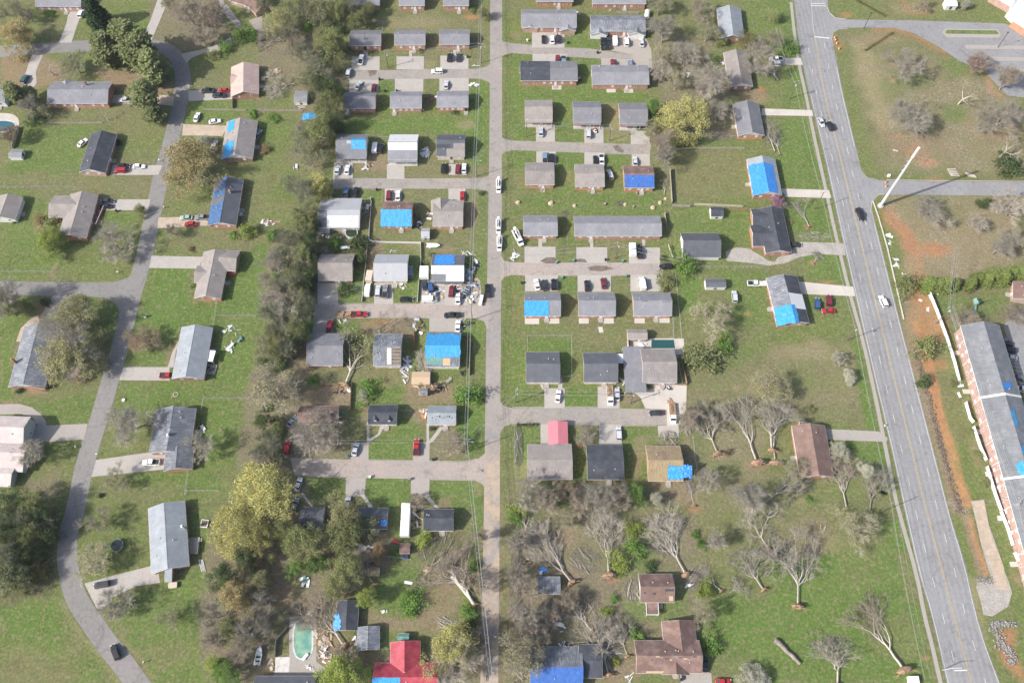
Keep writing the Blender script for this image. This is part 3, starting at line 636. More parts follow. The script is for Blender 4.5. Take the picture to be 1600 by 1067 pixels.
def ribbon(name,cl,width,mat,z=.02,sm=2,kind='structure'):
    P_=smooth([q(*p) if not isinstance(p,Vector) else p for p in cl],sm);LAY[0] += 1;zz=z+.0007*(LAY[0] % 14)
    A=[];B=[]
    for i,p in enumerate(P_):
        d=(P_[min(i+1,len(P_)-1)]-P_[max(i-1,0)]);n=Vector((-d.y,d.x,0)).normalized();wd=width[min(i*len(width) // len(P_),len(width)-1)] if isinstance(width,(list,tuple)) else width
        A.append((p.x+n.x*wd/2,p.y+n.y*wd/2,zz));B.append((p.x-n.x*wd/2,p.y-n.y*wd/2,zz))
    OCC.append([a[:2] for a in A]+[b[:2] for b in B[::-1]]);mb=MB();n=len(A);mb.add(A+B,[(n+i,n+i+1,i+1,i) for i in range(n-1)]);o=mb.build(name,mat)
    if kind: o['kind']=kind
    return o
def fence(kind,pts,label,h=1.2,step=3.0,mat=None,name='fence',cat='fence',group=None,lean=0.0):
    P_=[q(*p) for p in pts];r=thing(name,label,cat,tuple(P_[0]),0,group);O=P_[0];P_=resample(P_,step)
    pm=MB();pw=.035 if kind == 'chain' else .06;pm.box(-pw,-pw,0,pw,pw,h+(.05 if kind != 'chain' else 0));pmesh=pm.mesh('post',mat or ('galv' if kind == 'chain' else 'fence_wood' if kind == 'wood' else 'vinyl'))
    for p in P_: link('post',pmesh,r,Matrix.Translation(p-O))
    if kind == 'chain':
        mb=MB()
        for a,b in zip(P_,P_[1:]):
            a=a-O;b=b-O
            for z in (h,h*.5,.06): mb.tube([(a.x,a.y,z),(b.x,b.y,z)],.03 if z == h else .012,4)
        mb.build('rail','galv',r)
    else:
        for a,b in zip(P_,P_[1:]):
            a=a-O;b=b-O;d=b-a;L=d.length;ang=math.atan2(d.y,d.x);mb=MB()
            if kind == 'wood':
                n=max(2,int(L/.3))
                for i in range(n): mb.box(i*L/n+.01,-.03,.05,(i+1)*L/n-.01,.03,h+random.uniform(-.04,.04))
                mb.box(0,.03,.4,L,.08,.5);mb.box(0,.03,h-.4,L,.08,h-.3)
            else: mb.box(.05,-.035,.06,L-.05,.035,h)
            mb.build('panel',mat or ('fence_wood' if kind == 'wood' else 'vinyl'),r).matrix_local=Matrix.Translation(a) @ Matrix.Rotation(ang,4,'Z')
    return r
def pole(x,y,h,label,rz=90,arms=1,lamp=False,light=None,mat='pole_wood',trans=True,group='wooden utility poles'):
    p=q(x,y);r=thing('utility_pole',label,'utility pole',p,R(rz),group);mb=MB();mb.tube([(0,0,0),(0,0,h)],[.17,.11],7);mb.build('mast',mat,r)
    for i in range(arms):
        mb=MB();z=h-.35-i*.9;mb.box(-1.1,.09,z,1.1,.2,z+.12);cb=mb.build('crossarm','wood_grey',r);mb=MB()
        for s in (-1,-.55,.55,1): mb.tube([(s,.145,z+.12),(s,.145,z+.32)],.05,5)
        mb.build('insulator','vinyl',cb)
    if trans: mb=MB();mb.tube([(0,-.42,h-2.4),(0,-.42,h-1.5)],.26,8);mb.build('transformer','galv',r)
    if lamp: mb=MB();mb.tube([(0,0,h-1.8),(1.6,-.4,h-1.5)],.04,5);mb.box(1.5,-.55,h-1.62,2.1,-.28,h-1.45);mb.build('lamp_arm','galv',r)
    return p+Vector((0,0,h))
def wires(pts,label,off=((-.9,0),(.9,0),(0,-1.6)),sag=.6,r_=.028):
    mb=MB()
    for dx,dz in off:
        for a,b in zip(pts,pts[1:]):
            d=(b-a);n=Vector((-d.y,d.x,0)).normalized();L=[]
            for i in range(9):
                t=i/8;p=a.lerp(b,t)+n*dx;L.append((p.x,p.y,p.z+dz-sag*4*t*(1-t)))
            mb.tube(L,r_,4)
    o=mb.build('power_line','wire');return tag(o,label,'power line')
def bin_(x,y,label,c='dark',group='wheeled rubbish bins'):
    p=q(x,y,.5);p.z=0;r=thing('wheelie_bin',label,'bin',p,random.uniform(0,6),group)
    mb=MB();frustum(mb,(-.28,.28,.3,.05),(-.34,.36,.36,1.0));mb.build('tub',c,r);mb=MB();mb.box(-.4,-.38,1.0,.4,.38,1.07);mb.build('lid',c,r)
    for s in (-1,1): mb=MB();mb.tube([(-.32,s*.28,.12),(-.32,s*.36,.12)],.12,8);mb.build('wheel','rubber',r)
    return r
def junk(x,y,wpx,hpx,label,n=10,mats=('metal_sheet','wood','trim','dark'),name='debris_pile',cat='debris pile',lmax=2.6,zmax=.7,group=None,piece='plank'):
    """heap of boards and sheets: every larger board is a part"""
    p=q(x,y);r=thing(name,label,cat,p,0,group);g=random.Random(label);rx=wpx*_t[2]*mpp(y)/2;ry=hpx*_t[2]*mpp(y)/2/.85
    for i in range(n):
        mb=MB();l=g.uniform(.4,1)*lmax;w_=g.choice((.12,.2,.5,.9));t=.04 if w_>.3 else .09;mb.box(-l/2,-w_/2,0,l/2,w_/2,t)
        a=g.uniform(0,6.28);k=g.uniform(0,1) ** .6
        o=mb.build('board' if w_<.3 else 'sheet',g.choice(mats),r);o.matrix_local=Matrix.Translation((rx*k*math.cos(a),ry*k*math.sin(a),.03+g.uniform(0,zmax)*(1.2-k))) @ Matrix.Rotation(g.uniform(0,3.14),4,'Z') @ Matrix.Rotation(g.uniform(-.15,.25),4,'Y') @ Matrix.Rotation(g.uniform(-.2,.2),4,'X')
    return r
def brush(x,y,wpx,hpx,label,ang=None,n=420,mat='twig_pale',L=2.6,group=None,hz=1.0,name='brush_pile'):
    n=int(n*.6)
    """heap of cut branches"""
    p=q(x,y);rx=wpx*_t[2]*mpp(y)/2;ry=hpx*_t[2]*mpp(y)/2/.85;g=np.random.default_rng(sum(map(ord,label)));r=thing(name,label,'brush pile',p,0,group)
    k=np.sqrt(g.uniform(0,1,n));a=g.uniform(0,6.28,n);C=np.stack([rx*k*np.cos(a),ry*k*np.sin(a),.08+g.uniform(0,1,n)*hz*(1-k*k)],1)
    th=g.normal(R(ang),.35,n) if ang is not None else g.uniform(0,6.28,n);l=L*g.uniform(.35,1,n)
    D_=np.stack([np.cos(th)*l/2,np.sin(th)*l/2,g.uniform(-.12,.3,n)*l/2],1);A=C-D_;B=C+D_;A[:,2]=np.maximum(A[:,2],.04);B[:,2]=np.maximum(B[:,2],.04)
    V,F=tubes(A,B,g.uniform(.02,.06,n),np.full(n,.012),3);b=link('branches',npmesh('branches',V,F,mat),r);b['kind']='stuff'
    n2=max(6,n // 40);k=np.sqrt(g.uniform(0,1,n2))*.8;a=g.uniform(0,6.28,n2);C=np.stack([rx*k*np.cos(a),ry*k*np.sin(a),.2+g.uniform(0,.8,n2)*hz*(1-k*k)],1);th=g.normal(R(ang),.3,n2) if ang is not None else g.uniform(0,6.28,n2);l=L*1.2
    D_=np.stack([np.cos(th)*l/2,np.sin(th)*l/2,0*th],1);V,F=tubes(C-D_,C+D_,np.full(n2,.11),np.full(n2,.06),5);link('limbs',npmesh('limbs',V,F,'bark_dead'),r);return r
def log_(x0,y0,x1,y1,r_,label,group=None,mat='bark_dead',name='cut_log'):
    a=q(x0,y0);b=q(x1,y1);c=(a+b)/2;d=(b-a);L=d.length;r=thing(name,label,'log',c,math.atan2(d.y,d.x),group);mb=MB();mb.tube([(L*(k/8-.5),random.uniform(-.12,.12)*r_*2,r_) for k in range(9)],[r_*(1.1-.05*k)*random.uniform(.85,1.1) for k in range(9)],9);mb.build('bark',mat,r)
    mb=MB()
    for s in (-1,1): mb.tube([(s*(L/2-.02),0,r_),(s*(L/2+.02),0,r_)],r_*.8,8)
    mb.build('cut_end','cut_wood',r);return r
def shed(label,box,rise=.5,h=2.0,roof='roof_grey',wall='siding',**k):
    k.setdefault('wins',{});k.setdefault('vents',0);k.setdefault('steps',False);k.setdefault('name','shed');k.setdefault('cat','shed');k.setdefault('door',('S',0,'door_brown'))
    return house(label,box,h=h,rise=rise,o=.15,roof=roof,wall=wall,ridge=False,**k)
def bxp(r,nm,mat,*a): return MB().box(*a).build(nm,mat,r)
def tbp(r,nm,mat,*a): return MB().tube(*a).build(nm,mat,r)
# ================================================================ GROUND
LUSH=(.100,.172,.036);MID=(.128,.166,.050);DULL=(.165,.162,.082);DRY=(.285,.245,.135);DIRT=(.255,.185,.125);CLAY=(.40,.185,.095);ORANGE=(.42,.225,.105)
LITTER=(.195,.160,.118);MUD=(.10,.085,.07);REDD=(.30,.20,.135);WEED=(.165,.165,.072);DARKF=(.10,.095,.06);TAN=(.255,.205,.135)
xs=np.concatenate([[-6000,-2500,-1200,-700,-450,-330],np.arange(-262,262.1,.85),[330,450,700,1200,2500,6000]])
ys=np.concatenate([[-6000,-2000,-800,-300,-80,-10],np.arange(6,324.1,.85),[360,430,600,1000,2500,8000]])
GX,GY=np.meshgrid(xs,ys);NX,NY=len(xs),len(ys)
def vnoise(x,y,s,seed):
    g=np.random.default_rng(seed).uniform(-1,1,(256,256));x=x/s;y=y/s;i=np.floor(x).astype(int);j=np.floor(y).astype(int);u=x-i;v=y-j;u=u*u*(3-2*u);v=v*v*(3-2*v)
    a,b,c,d=g[i % 256,j % 256],g[(i+1) % 256,j % 256],g[i % 256,(j+1) % 256],g[(i+1) % 256,(j+1) % 256]
    return (a*(1-u)+b*u)*(1-v)+(c*(1-u)+d*u)*v
J1=vnoise(GX,GY,7,1)*.6+vnoise(GX,GY,3,2)*.4;J2=vnoise(GX,GY,7,3)*.6+vnoise(GX,GY,3,4)*.4
big=vnoise(GX,GY,34,5)*.5+vnoise(GX,GY,13,6)*.32+vnoise(GX,GY,5,7)*.25
CA=np.empty(GX.shape+(3,));t=np.clip(big*.9+.45,0,1)[...,None]
CA[:]=np.array(MID)*(1-t)+np.array(DULL)*t
def blend(c,wgt,sl):
    CA[sl]=CA[sl]*(1-wgt[...,None])+np.array(c)*wgt[...,None]
def window_(x0,x1,y0,y1):
    i0,i1=np.searchsorted(xs,[x0,x1]);j0,j1=np.searchsorted(ys,[y0,y1]);return (slice(max(0,j0-1),j1+1),slice(max(0,i0-1),i1+1))
def blob(c,x,y,rx,ry,s=.85,soft=.45,jit=.30):
    p=q(x,y);a=rx*_t[2]*mpp(y);b=(q(x,y-ry).y-q(x,y+ry).y)/2;m=1.6
    sl=window_(p.x-a*m,p.x+a*m,p.y-b*m,p.y+b*m)
    d=np.hypot((GX[sl]-p.x)/a+J1[sl]*jit*2,(GY[sl]-p.y)/b+J2[sl]*jit*2)
    blend(c,s*np.clip((1+soft-d)/(2*soft),0,1),sl)
def area(c,pts,s=.85,soft=1.2,jit=1.2):
    P_=np.array([tuple(q(*p))[:2] for p in pts]);m=soft+jit+2;sl=window_(P_[:,0].min()-m,P_[:,0].max()+m,P_[:,1].min()-m,P_[:,1].max()+m)
    x=GX[sl]+J1[sl]*jit;y=GY[sl]+J2[sl]*jit;ins=np.zeros(x.shape,bool);dist=np.full(x.shape,1e9);n=len(P_)
    for i in range(n):
        (x0,y0),(x1,y1)=P_[i],P_[(i+1) % n]
        if abs(y1-y0)>1e-9: ins ^= ((y0>y) != (y1>y)) & (x<(x1-x0)*(y-y0)/(y1-y0)+x0)
        dx,dy=x1-x0,y1-y0;tt=np.clip(((x-x0)*dx+(y-y0)*dy)/(dx*dx+dy*dy+1e-9),0,1);dist=np.minimum(dist,np.hypot(x-x0-tt*dx,y-y0-tt*dy))
    sd=np.where(ins,dist,-dist);blend(c,s*np.clip(.5+sd/(2*soft),0,1),sl)
def trail(c,pts,wd,s=.85,soft=.8,jit=.8):
    P_=np.array([tuple(q(*p))[:2] for p in pts]);m=wd+soft+jit+1;sl=window_(P_[:,0].min()-m,P_[:,0].max()+m,P_[:,1].min()-m,P_[:,1].max()+m)
    x=GX[sl]+J1[sl]*jit;y=GY[sl]+J2[sl]*jit;dist=np.full(x.shape,1e9)
    for (x0,y0),(x1,y1) in zip(P_,P_[1:]):
        dx,dy=x1-x0,y1-y0;tt=np.clip(((x-x0)*dx+(y-y0)*dy)/(dx*dx+dy*dy+1e-9),0,1);dist=np.minimum(dist,np.hypot(x-x0-tt*dx,y-y0-tt*dy))
    blend(c,s*np.clip((wd/2+soft-dist)/(2*soft),0,1),sl)
# lawns first, then bare patches
T(1);area(LITTER,[(940,0),(1380,0),(1450,240),(1150,330),(1010,290),(930,260)],.75);area(REDD,[(0,350),(200,350),(260,340),(420,420),(420,500),(220,560),(0,530)],.7)
area(MID,[(520,0),(960,0),(890,230),(560,220),(470,180)],.8);area(REDD,[(580,420),(780,430),(1090,520),(1080,590),(800,590),(640,510)],.65);blob(DULL,330,190,150,70)
area(LUSH,[(130,790),(640,785),(720,800),(490,1067),(0,1067),(90,930)],.7,2,3);blob(WEED,800,830,170,60,.5);area(MID,[(730,850),(1030,850),(1000,1010),(760,1010)],.6,2);blob(DULL,1330,490,130,70,.7);area(LUSH,[(1180,640),(1600,625),(1600,700),(1440,740),(1160,770)],.6)
T(2);area(LITTER,[(0,180),(520,150),(580,400),(600,560),(520,800),(430,1067),(230,1067),(250,640),(0,420)],.7,2,3);area(LUSH,[(560,735),(1460,735),(1460,1030),(1320,1030),(1320,830),(520,820)],.75,1,2);area(LUSH,[(765,500),(865,500),(845,720),(755,720)],.7);area(LUSH,[(1340,520),(1460,520),(1460,740),(1330,740)],.65)
area(DULL,[(740,90),(1460,110),(1460,420),(1060,420),(1060,190),(800,190)],.75,1,2);blob(DRY,980,140,190,35,.5);blob(CLAY,1370,105,60,16,.8);area(DIRT,[(700,950),(830,990),(820,1067),(600,1067)],.75);blob(MUD,1082,625,40,38,.75,.2,.15);blob(DRY,1310,770,60,30,.7);area(MID,[(0,690),(280,700),(260,900),(0,1067)],.55,2);blob(LUSH,60,820,130,70,.5);blob(LUSH,740,70,120,40,.4);blob(DRY,1080,400,40,40,.5)
T(3);area(LUSH,[(0,350),(60,350),(55,560),(850,580),(830,640),(0,640)],.75,1,2);area(LUSH,[(350,360),(550,365),(500,560),(410,560)],.7);area(LUSH,[(330,200),(560,230),(550,310),(330,300)],.7);area(LUSH,[(0,640),(75,640),(80,790),(150,890),(0,880)],.7);area(LUSH,[(260,640),(375,640),(450,890),(275,890)],.55);area(DRY,[(560,650),(665,650),(740,790),(740,890),(580,890)],.45);area(LUSH,[(270,950),(450,955),(450,1067),(270,1067)],.6);area(LUSH,[(580,965),(745,965),(690,1067),(580,1067)],.65);area(LUSH,[(0,950),(150,950),(80,1067),(0,1067)],.6)
area(LITTER,[(880,180),(1290,230),(1360,520),(1380,840),(1000,860),(870,520)],.62,2,3);blob(LUSH,1280,380,70,70,.7);area(WEED,[(990,940),(1480,950),(1480,1067),(990,1067)],.7);area(LUSH,[(1140,870),(1440,880),(1400,925),(1050,920)],.6);blob(REDD,1520,600,90,40,.7);blob(CLAY,1560,560,40,16,.7);blob(DIRT,20,230,30,22,.7);area(LUSH,[(1440,0),(1600,0),(1600,200),(1450,220)],.4)
T(4);area(LUSH,[(0,0),(150,0),(190,360),(100,360),(0,250)],.7);area(LUSH,[(120,420),(195,410),(245,685),(100,680)],.6);area(LUSH,[(80,735),(255,735),(340,1067),(40,1067)],.75);area(MID,[(380,30),(900,0),(1500,90),(1470,140),(560,120)],.6);area(DULL,[(420,190),(800,180),(1200,390),(1600,600),(1600,1067),(620,1067)],.9,2,4);area(TAN,[(640,300),(1100,420),(1600,620),(1600,1067),(760,1067)],.45,3,6);area(DRY,[(510,250),(640,260),(720,600),(820,800),(700,820),(620,720)],.75,2,3);area(MID,[(430,260),(500,260),(600,800),(700,1067),(620,1067),(520,750)],.55);blob(LUSH,1200,420,120,60,.45);blob(LUSH,1180,700,80,50,.6);blob(LUSH,880,500,150,50,.45);blob(LUSH,760,580,90,60,.3);blob(DIRT,950,900,230,60,.6);blob(CLAY,940,960,90,60,.4);blob(CLAY,1010,1020,50,25,.7);blob(REDD,1480,800,180,90,.5);trail(CLAY,[(660,180),(820,190),(960,250),(1100,330)],3,.55,1.5);blob(REDD,700,240,110,30,.5);blob(CLAY,480,95,40,14,.6);blob(CLAY,440,270,40,40,.35);blob(REDD,900,60,200,45,.4);blob(CLAY,780,505,28,12,.6);blob(CLAY,815,860,40,12,.5);trail(CLAY,[(1380,480),(1390,560),(1440,600)],3,.55);trail(CLAY,[(850,0),(880,80),(1010,90)],1.4,.5)
T(5);area(LUSH,[(0,120),(290,180),(370,400),(400,600),(0,640)],.5,2,3);area(LUSH,[(930,615),(1200,615),(1200,820),(1360,820),(1330,1000),(880,960)],.85,1,2);area(LUSH,[(1380,600),(1600,480),(1600,910),(1350,900)],.85,1,2);area(MID,[(660,250),(930,250),(830,640),(760,680),(420,690),(560,440)],.5);area(LUSH,[(640,260),(840,260),(800,330),(640,340)],.6);area(LUSH,[(500,790),(740,830),(740,900),(690,1067),(600,1067)],.6);blob(LUSH,60,980,90,100,.6);area(LUSH,[(840,900),(1130,930),(1110,1067),(830,1067)],.75);area(LUSH,[(1320,920),(1600,920),(1600,1067),(1320,1067)],.6);blob(DULL,620,90,300,50,.5);blob(REDD,340,620,12,50,.6);blob(REDD,270,850,45,70,.7);blob(DRY,960,660,10,60,.5);blob(DULL,1150,450,200,60,.5);blob(REDD,250,350,30,25,.8);blob(DULL,1550,250,70,200,.5)
T(6);area(LUSH,[(0,450),(90,480),(60,700),(20,1067),(0,1067)],.85,1,2);area(LITTER,[(110,460),(300,360),(390,420),(370,830),(330,1067),(40,1067),(80,700)],.8,2,2);area(WEED,[(0,0),(300,0),(240,200),(180,420),(0,450)],.6);blob(LUSH,190,110,70,90,.6);blob(LUSH,60,320,140,60,.5);area(DULL,[(720,120),(1440,120),(1440,500),(1040,480),(1030,450),(710,440)],.5);area(LUSH,[(670,130),(800,130),(790,190),(720,200)],.6);blob(REDD,1330,290,45,80,.8,.2);blob(DIRT,745,520,60,90,.8,.3);blob(DIRT,1000,470,120,30,.3);area(LUSH,[(1390,120),(1440,120),(1430,830),(1390,700)],.5);area(LUSH,[(930,540),(1030,540),(1010,820),(860,820),(940,700)],.7);area(LUSH,[(510,700),(680,560),(670,820),(510,820)],.7);area(DULL,[(1040,480),(1440,480),(1430,530),(1100,530),(1060,600)],.6);blob(REDD,1200,490,50,20,.5);area(DIRT,[(1300,700),(1400,700),(1420,830),(1310,838),(1180,838)],.5);area(DIRT,[(640,935),(1000,925),(1000,1067),(820,1067),(700,1010)],.7,1,2);blob(CLAY,790,945,70,22,.6);area(LUSH,[(480,930),(650,930),(640,1000),(560,1010),(490,1010)],.6);area(LUSH,[(1290,925),(1430,925),(1430,1067),(1290,1067)],.6);blob(DIRT,80,325,60,25,.6)
T(7);area(LUSH,[(270,90),(880,140),(980,200),(940,290),(0,270),(0,130)],.55,1.5,3);area(LUSH,[(285,290),(385,300),(400,475),(280,470)],.6);blob(MUD,337,265,22,16,.9,.3,.1);trail(MUD,[(338,270),(330,420),(325,520)],.9,.85,.5,.3);blob(MUD,680,200,40,16,.9,.3,.2);area(WEED,[(1010,0),(1480,0),(1490,150),(1010,210)],.7,1,3);area(LUSH,[(1000,230),(1500,240),(1500,480),(1300,420),(1290,390),(1000,380)],.5);area(LUSH,[(1020,640),(1210,650),(1200,750),(1100,900),(1060,860)],.85,1,2);area(LUSH,[(1340,640),(1600,620),(1600,960),(1380,960)],.6,1,3);area(LUSH,[(290,660),(410,660),(410,760),(300,760)],.7);area(WEED,[(0,760),(80,760),(80,1000),(750,1000),(1050,970),(1050,1067),(0,1067)],.5);area(LUSH,[(100,1040),(370,1040),(370,1067),(90,1067)],.85);area(DULL,[(0,0),(300,110),(100,170),(0,190)],.4);area(DRY,[(300,0),(390,0),(370,60),(310,60)],.3);blob(CLAY,1470,893,20,12,.6);area(LUSH,[(0,340),(60,300),(60,430),(0,470)],.5);blob(LUSH,230,1000,200,20,.3)
T(8);area(LUSH,[(90,170),(380,180),(440,450),(230,440),(130,350)],.85,1,2);area(LUSH,[(0,0),(330,0),(360,120),(90,120)],.75);area(LUSH,[(240,520),(460,520),(490,720),(240,690)],.75,1,2);area(MID,[(240,780),(520,790),(580,1067),(0,1067),(70,970),(250,950)],.6);blob(LUSH,280,800,40,80,.7);area(DULL,[(700,0),(1600,0),(1600,60),(1380,60),(700,50)],.4);area(TAN,[(740,150),(1600,160),(1600,560),(1220,700),(950,650),(760,300)],.85,2,3);area(WEED,[(740,160),(1340,170),(1260,330),(800,260)],.45,2,3);area(MID,[(690,260),(740,270),(840,640),(800,640)],.85);trail(CLAY,[(770,290),(870,400),(920,560),(950,700)],5.5,.8,2,2);blob(CLAY,1020,480,95,45,.85);blob(CLAY,1140,475,40,15,.5);blob(DRY,900,600,50,60,.6);area(CLAY,[(870,760),(1000,700),(1040,900),(1110,1067),(930,1067),(880,900)],.8,1.5,2);blob(ORANGE,910,950,35,70,.8);blob(DRY,925,870,30,60,.45);area(DIRT,[(850,780),(880,770),(930,1067),(860,1067)],.8);area(LUSH,[(1060,780),(1480,770),(1500,860),(1400,920),(1060,900)],.55);area(DIRT,[(1220,690),(1600,640),(1600,690),(1240,770)],.6);blob(CLAY,1050,60,60,30,.4);blob(CLAY,250,355,25,12,.7);blob(CLAY,280,580,25,12,.7);blob(CLAY,370,695,40,10,.6);blob(CLAY,1090,960,40,60,.5);area(MID,[(1130,900),(1180,960),(1190,1067),(1110,1067)],.5)
T(9);area(LUSH,[(730,250),(1270,260),(1500,300),(1560,360),(1560,620),(1490,780),(1250,780),(1250,420),(1000,410),(880,480),(720,400)],.6,2,3);area(LUSH,[(1350,0),(1600,0),(1540,300),(1270,250),(1330,60)],.75);area(LUSH,[(0,0),(70,0),(60,290),(100,380),(0,370)],.8);area(LUSH,[(90,400),(620,300),(560,510),(290,510),(220,430)],.6);area(DULL,[(360,250),(640,200),(600,320),(340,340)],.5);blob(REDD,500,190,60,55,.8,.2);blob(REDD,250,310,70,22,.8,.2);blob(REDD,60,385,40,12,.7);area(LUSH,[(800,60),(1050,60),(1040,150),(790,150)],.75);area(MID,[(180,640),(500,640),(440,860),(200,860)],.6);blob(WEED,350,800,100,50,.6);area(LUSH,[(800,830),(1180,800),(1160,940),(820,900)],.6);area(LUSH,[(1190,800),(1370,820),(1370,930),(1180,930)],.7);blob(DULL,900,950,250,60,.5);area(LITTER,[(1540,300),(1600,200),(1600,760),(1480,800)],.7);blob(LITTER,260,900,130,80,.7);blob(DIRT,1060,110,18,60,.7)
T(10);area(LUSH,[(600,270),(960,290),(960,390),(880,400),(590,500)],.65);area(LUSH,[(880,430),(1000,470),(980,740),(710,740),(720,620),(880,540)],.8,1,2);area(LUSH,[(1260,430),(1430,200),(1430,690),(1330,740),(1260,560)],.85,1,2);area(LUSH,[(690,855),(965,860),(960,1000),(850,1067),(740,1040),(680,950)],.85,1,2);area(LUSH,[(1090,865),(1400,860),(1420,1000),(1420,1067),(1140,1040),(1085,960)],.7,1,2);area(LUSH,[(310,850),(560,850),(560,980),(350,1000)],.65);area(LITTER,[(0,0),(300,0),(330,150),(310,400),(240,800),(0,800)],.8,2);area(DIRT,[(330,270),(600,270),(600,430),(300,400)],.8);area(DIRT,[(930,180),(1230,280),(1240,380),(940,380)],.8);area(DIRT,[(970,390),(1070,400),(1070,540),(970,500)],.6);blob(DIRT,690,440,30,50,.7);area(LITTER,[(240,520),(560,480),(580,730),(240,730)],.5);area(LITTER,[(1090,540),(1260,560),(1330,720),(1090,740)],.6);blob(DRY,380,200,200,50,.4);blob(DIRT,1180,1000,40,40,.7);area(DIRT,[(280,0),(330,0),(330,260),(290,280)],.6);blob(DIRT,860,210,120,60,.4);area(LITTER,[(240,840),(310,850),(380,1067),(200,1067)],.5);blob(DRY,1380,880,30,70,.4)
T(11);area(LUSH,[(100,0),(370,0),(370,220),(300,220),(290,60),(100,60)],.85);area(LUSH,[(330,280),(540,270),(540,405),(330,405)],.85);area(LUSH,[(0,0),(90,20),(80,250),(200,400),(0,400)],.5);area(LUSH,[(20,530),(180,530),(180,640),(100,640),(95,830),(20,800)],.65);area(LUSH,[(370,640),(470,640),(470,850),(370,860)],.55);area(LUSH,[(690,530),(900,530),(830,640),(840,870),(740,880),(690,640)],.55);area(DULL,[(1090,130),(1600,30),(1600,1067),(1130,1067)],.85,2,3);blob(TAN,1380,640,250,260,.35);area(LUSH,[(1100,110),(1280,60),(1400,0),(1600,0),(1600,60),(1300,190)],.4);area(DRY,[(1480,200),(1600,180),(1600,340),(1450,330)],.4);area(DIRT,[(760,600),(850,580),(840,640),(790,860),(760,880)],.6,.6,.6);area(DIRT,[(830,880),(1120,870),(1190,1030),(960,1010)],.75);blob(DIRT,1100,680,30,160,.6);area(LITTER,[(0,870),(900,880),(960,1067),(0,1067)],.5,2,4);blob(DIRT,740,360,70,50,.65);blob(LITTER,470,560,80,60,.5);blob(DIRT,1280,715,40,20,.7);blob(DIRT,1530,770,70,30,.7);blob(CLAY,1130,1050,50,20,.6);blob(REDD,1400,285,25,14,.7);blob(LUSH,1180,600,60,90,.3);blob(LUSH,1350,790,90,60,.4);blob(DRY,60,800,60,50,.4)
T(12);area(DULL,[(0,0),(520,0),(600,540),(360,540),(200,490),(0,490)],.85,2,3);blob(TAN,250,230,260,200,.3);blob(DRY,300,60,200,50,.5);blob(MID,230,230,150,90,.5);area(LUSH,[(520,0),(575,0),(690,555),(610,555),(560,200)],.9,.5,.5);area(LUSH,[(390,620),(710,630),(790,900),(800,960),(720,900),(600,760),(480,700)],.75,1,2);area(WEED,[(0,560),(180,480),(190,740),(0,740)],.6);area(MID,[(250,880),(560,900),(620,1010),(100,1020)],.5);blob(REDD,220,990,60,20,.6);area(MID,[(870,0),(920,0),(1240,1067),(1130,1067)],.7,.8,.8);area(WEED,[(1030,50),(1130,100),(1290,640),(1310,870),(1230,860),(1120,500)],.6);trail(DIRT,[(900,30),(960,240),(1010,420),(1070,640),(1140,860),(1190,1067)],5.0,.9,.8,1);trail(MUD,[(940,90),(990,280),(1040,480),(1090,680),(1150,880),(1200,1067)],1.8,.55,.5,.5);trail(ORANGE,[(975,80),(1015,200),(1060,400),(1100,540),(1160,740),(1205,920),(1230,1000)],3.6,1,.6,.8);trail(CLAY,[(1000,120),(1020,200),(1062,390),(1098,520)],1.6,.8,.6,.8);blob(CLAY,1070,150,70,30,.6);blob(CLAY,985,150,22,50,.8); blob(LUSH,1240,740,80,110,.45);area(MID,[(1090,0),(1200,0),(1530,1067),(1440,1067),(1350,720)],.5);blob(REDD,1260,400,30,60,.45);blob(REDD,1300,700,30,80,.45)
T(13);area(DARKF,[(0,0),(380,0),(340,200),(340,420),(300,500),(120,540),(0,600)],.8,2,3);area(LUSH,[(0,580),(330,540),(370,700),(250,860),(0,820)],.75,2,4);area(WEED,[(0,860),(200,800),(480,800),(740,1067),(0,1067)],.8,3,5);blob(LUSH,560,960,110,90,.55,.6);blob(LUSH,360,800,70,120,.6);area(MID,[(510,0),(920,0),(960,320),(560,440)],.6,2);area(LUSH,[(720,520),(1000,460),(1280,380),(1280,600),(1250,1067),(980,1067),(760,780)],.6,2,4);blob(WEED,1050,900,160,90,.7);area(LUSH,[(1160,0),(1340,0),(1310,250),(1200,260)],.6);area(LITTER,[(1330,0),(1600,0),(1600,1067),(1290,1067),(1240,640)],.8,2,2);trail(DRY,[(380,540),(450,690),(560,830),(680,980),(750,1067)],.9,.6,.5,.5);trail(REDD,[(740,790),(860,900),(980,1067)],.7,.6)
T(14);area(LITTER,[(0,0),(840,0),(860,330),(700,420),(400,680),(0,900)],.8,2);area(LITTER,[(0,900),(1600,800),(1600,1067),(0,1067)],.5);area(DIRT,[(100,360),(270,340),(250,560),(100,600)],.85);area(LUSH,[(830,350),(1050,360),(1050,600),(900,640),(720,600),(750,420)],.7,1.5,2.5);area(LUSH,[(850,0),(910,0),(900,180),(850,250)],.7);area(DIRT,[(1060,380),(1260,340),(1280,560),(1160,760),(860,720),(640,700),(660,620),(1000,660)],.7,1.5,2);area(DIRT,[(620,900),(860,880),(850,1067),(700,1067)],.6);area(LUSH,[(1370,0),(1420,0),(1410,200),(1340,330)],.6);area(DULL,[(120,720),(220,700),(210,900),(120,900)],.7);area(DIRT,[(20,880),(480,900),(480,1067),(0,1067)],.6);area(DIRT,[(360,700),(560,760),(480,940),(350,920)],.6);area(LUSH,[(1250,480),(1390,560),(1390,740),(1290,700)],.4);area(DIRT,[(1240,100),(1420,400),(1410,1067),(1380,1067),(1380,500)],.5);blob(WEED,1150,560,90,80,.4);trail(DIRT,[(1525,0),(1515,1067)],2.5,.5)
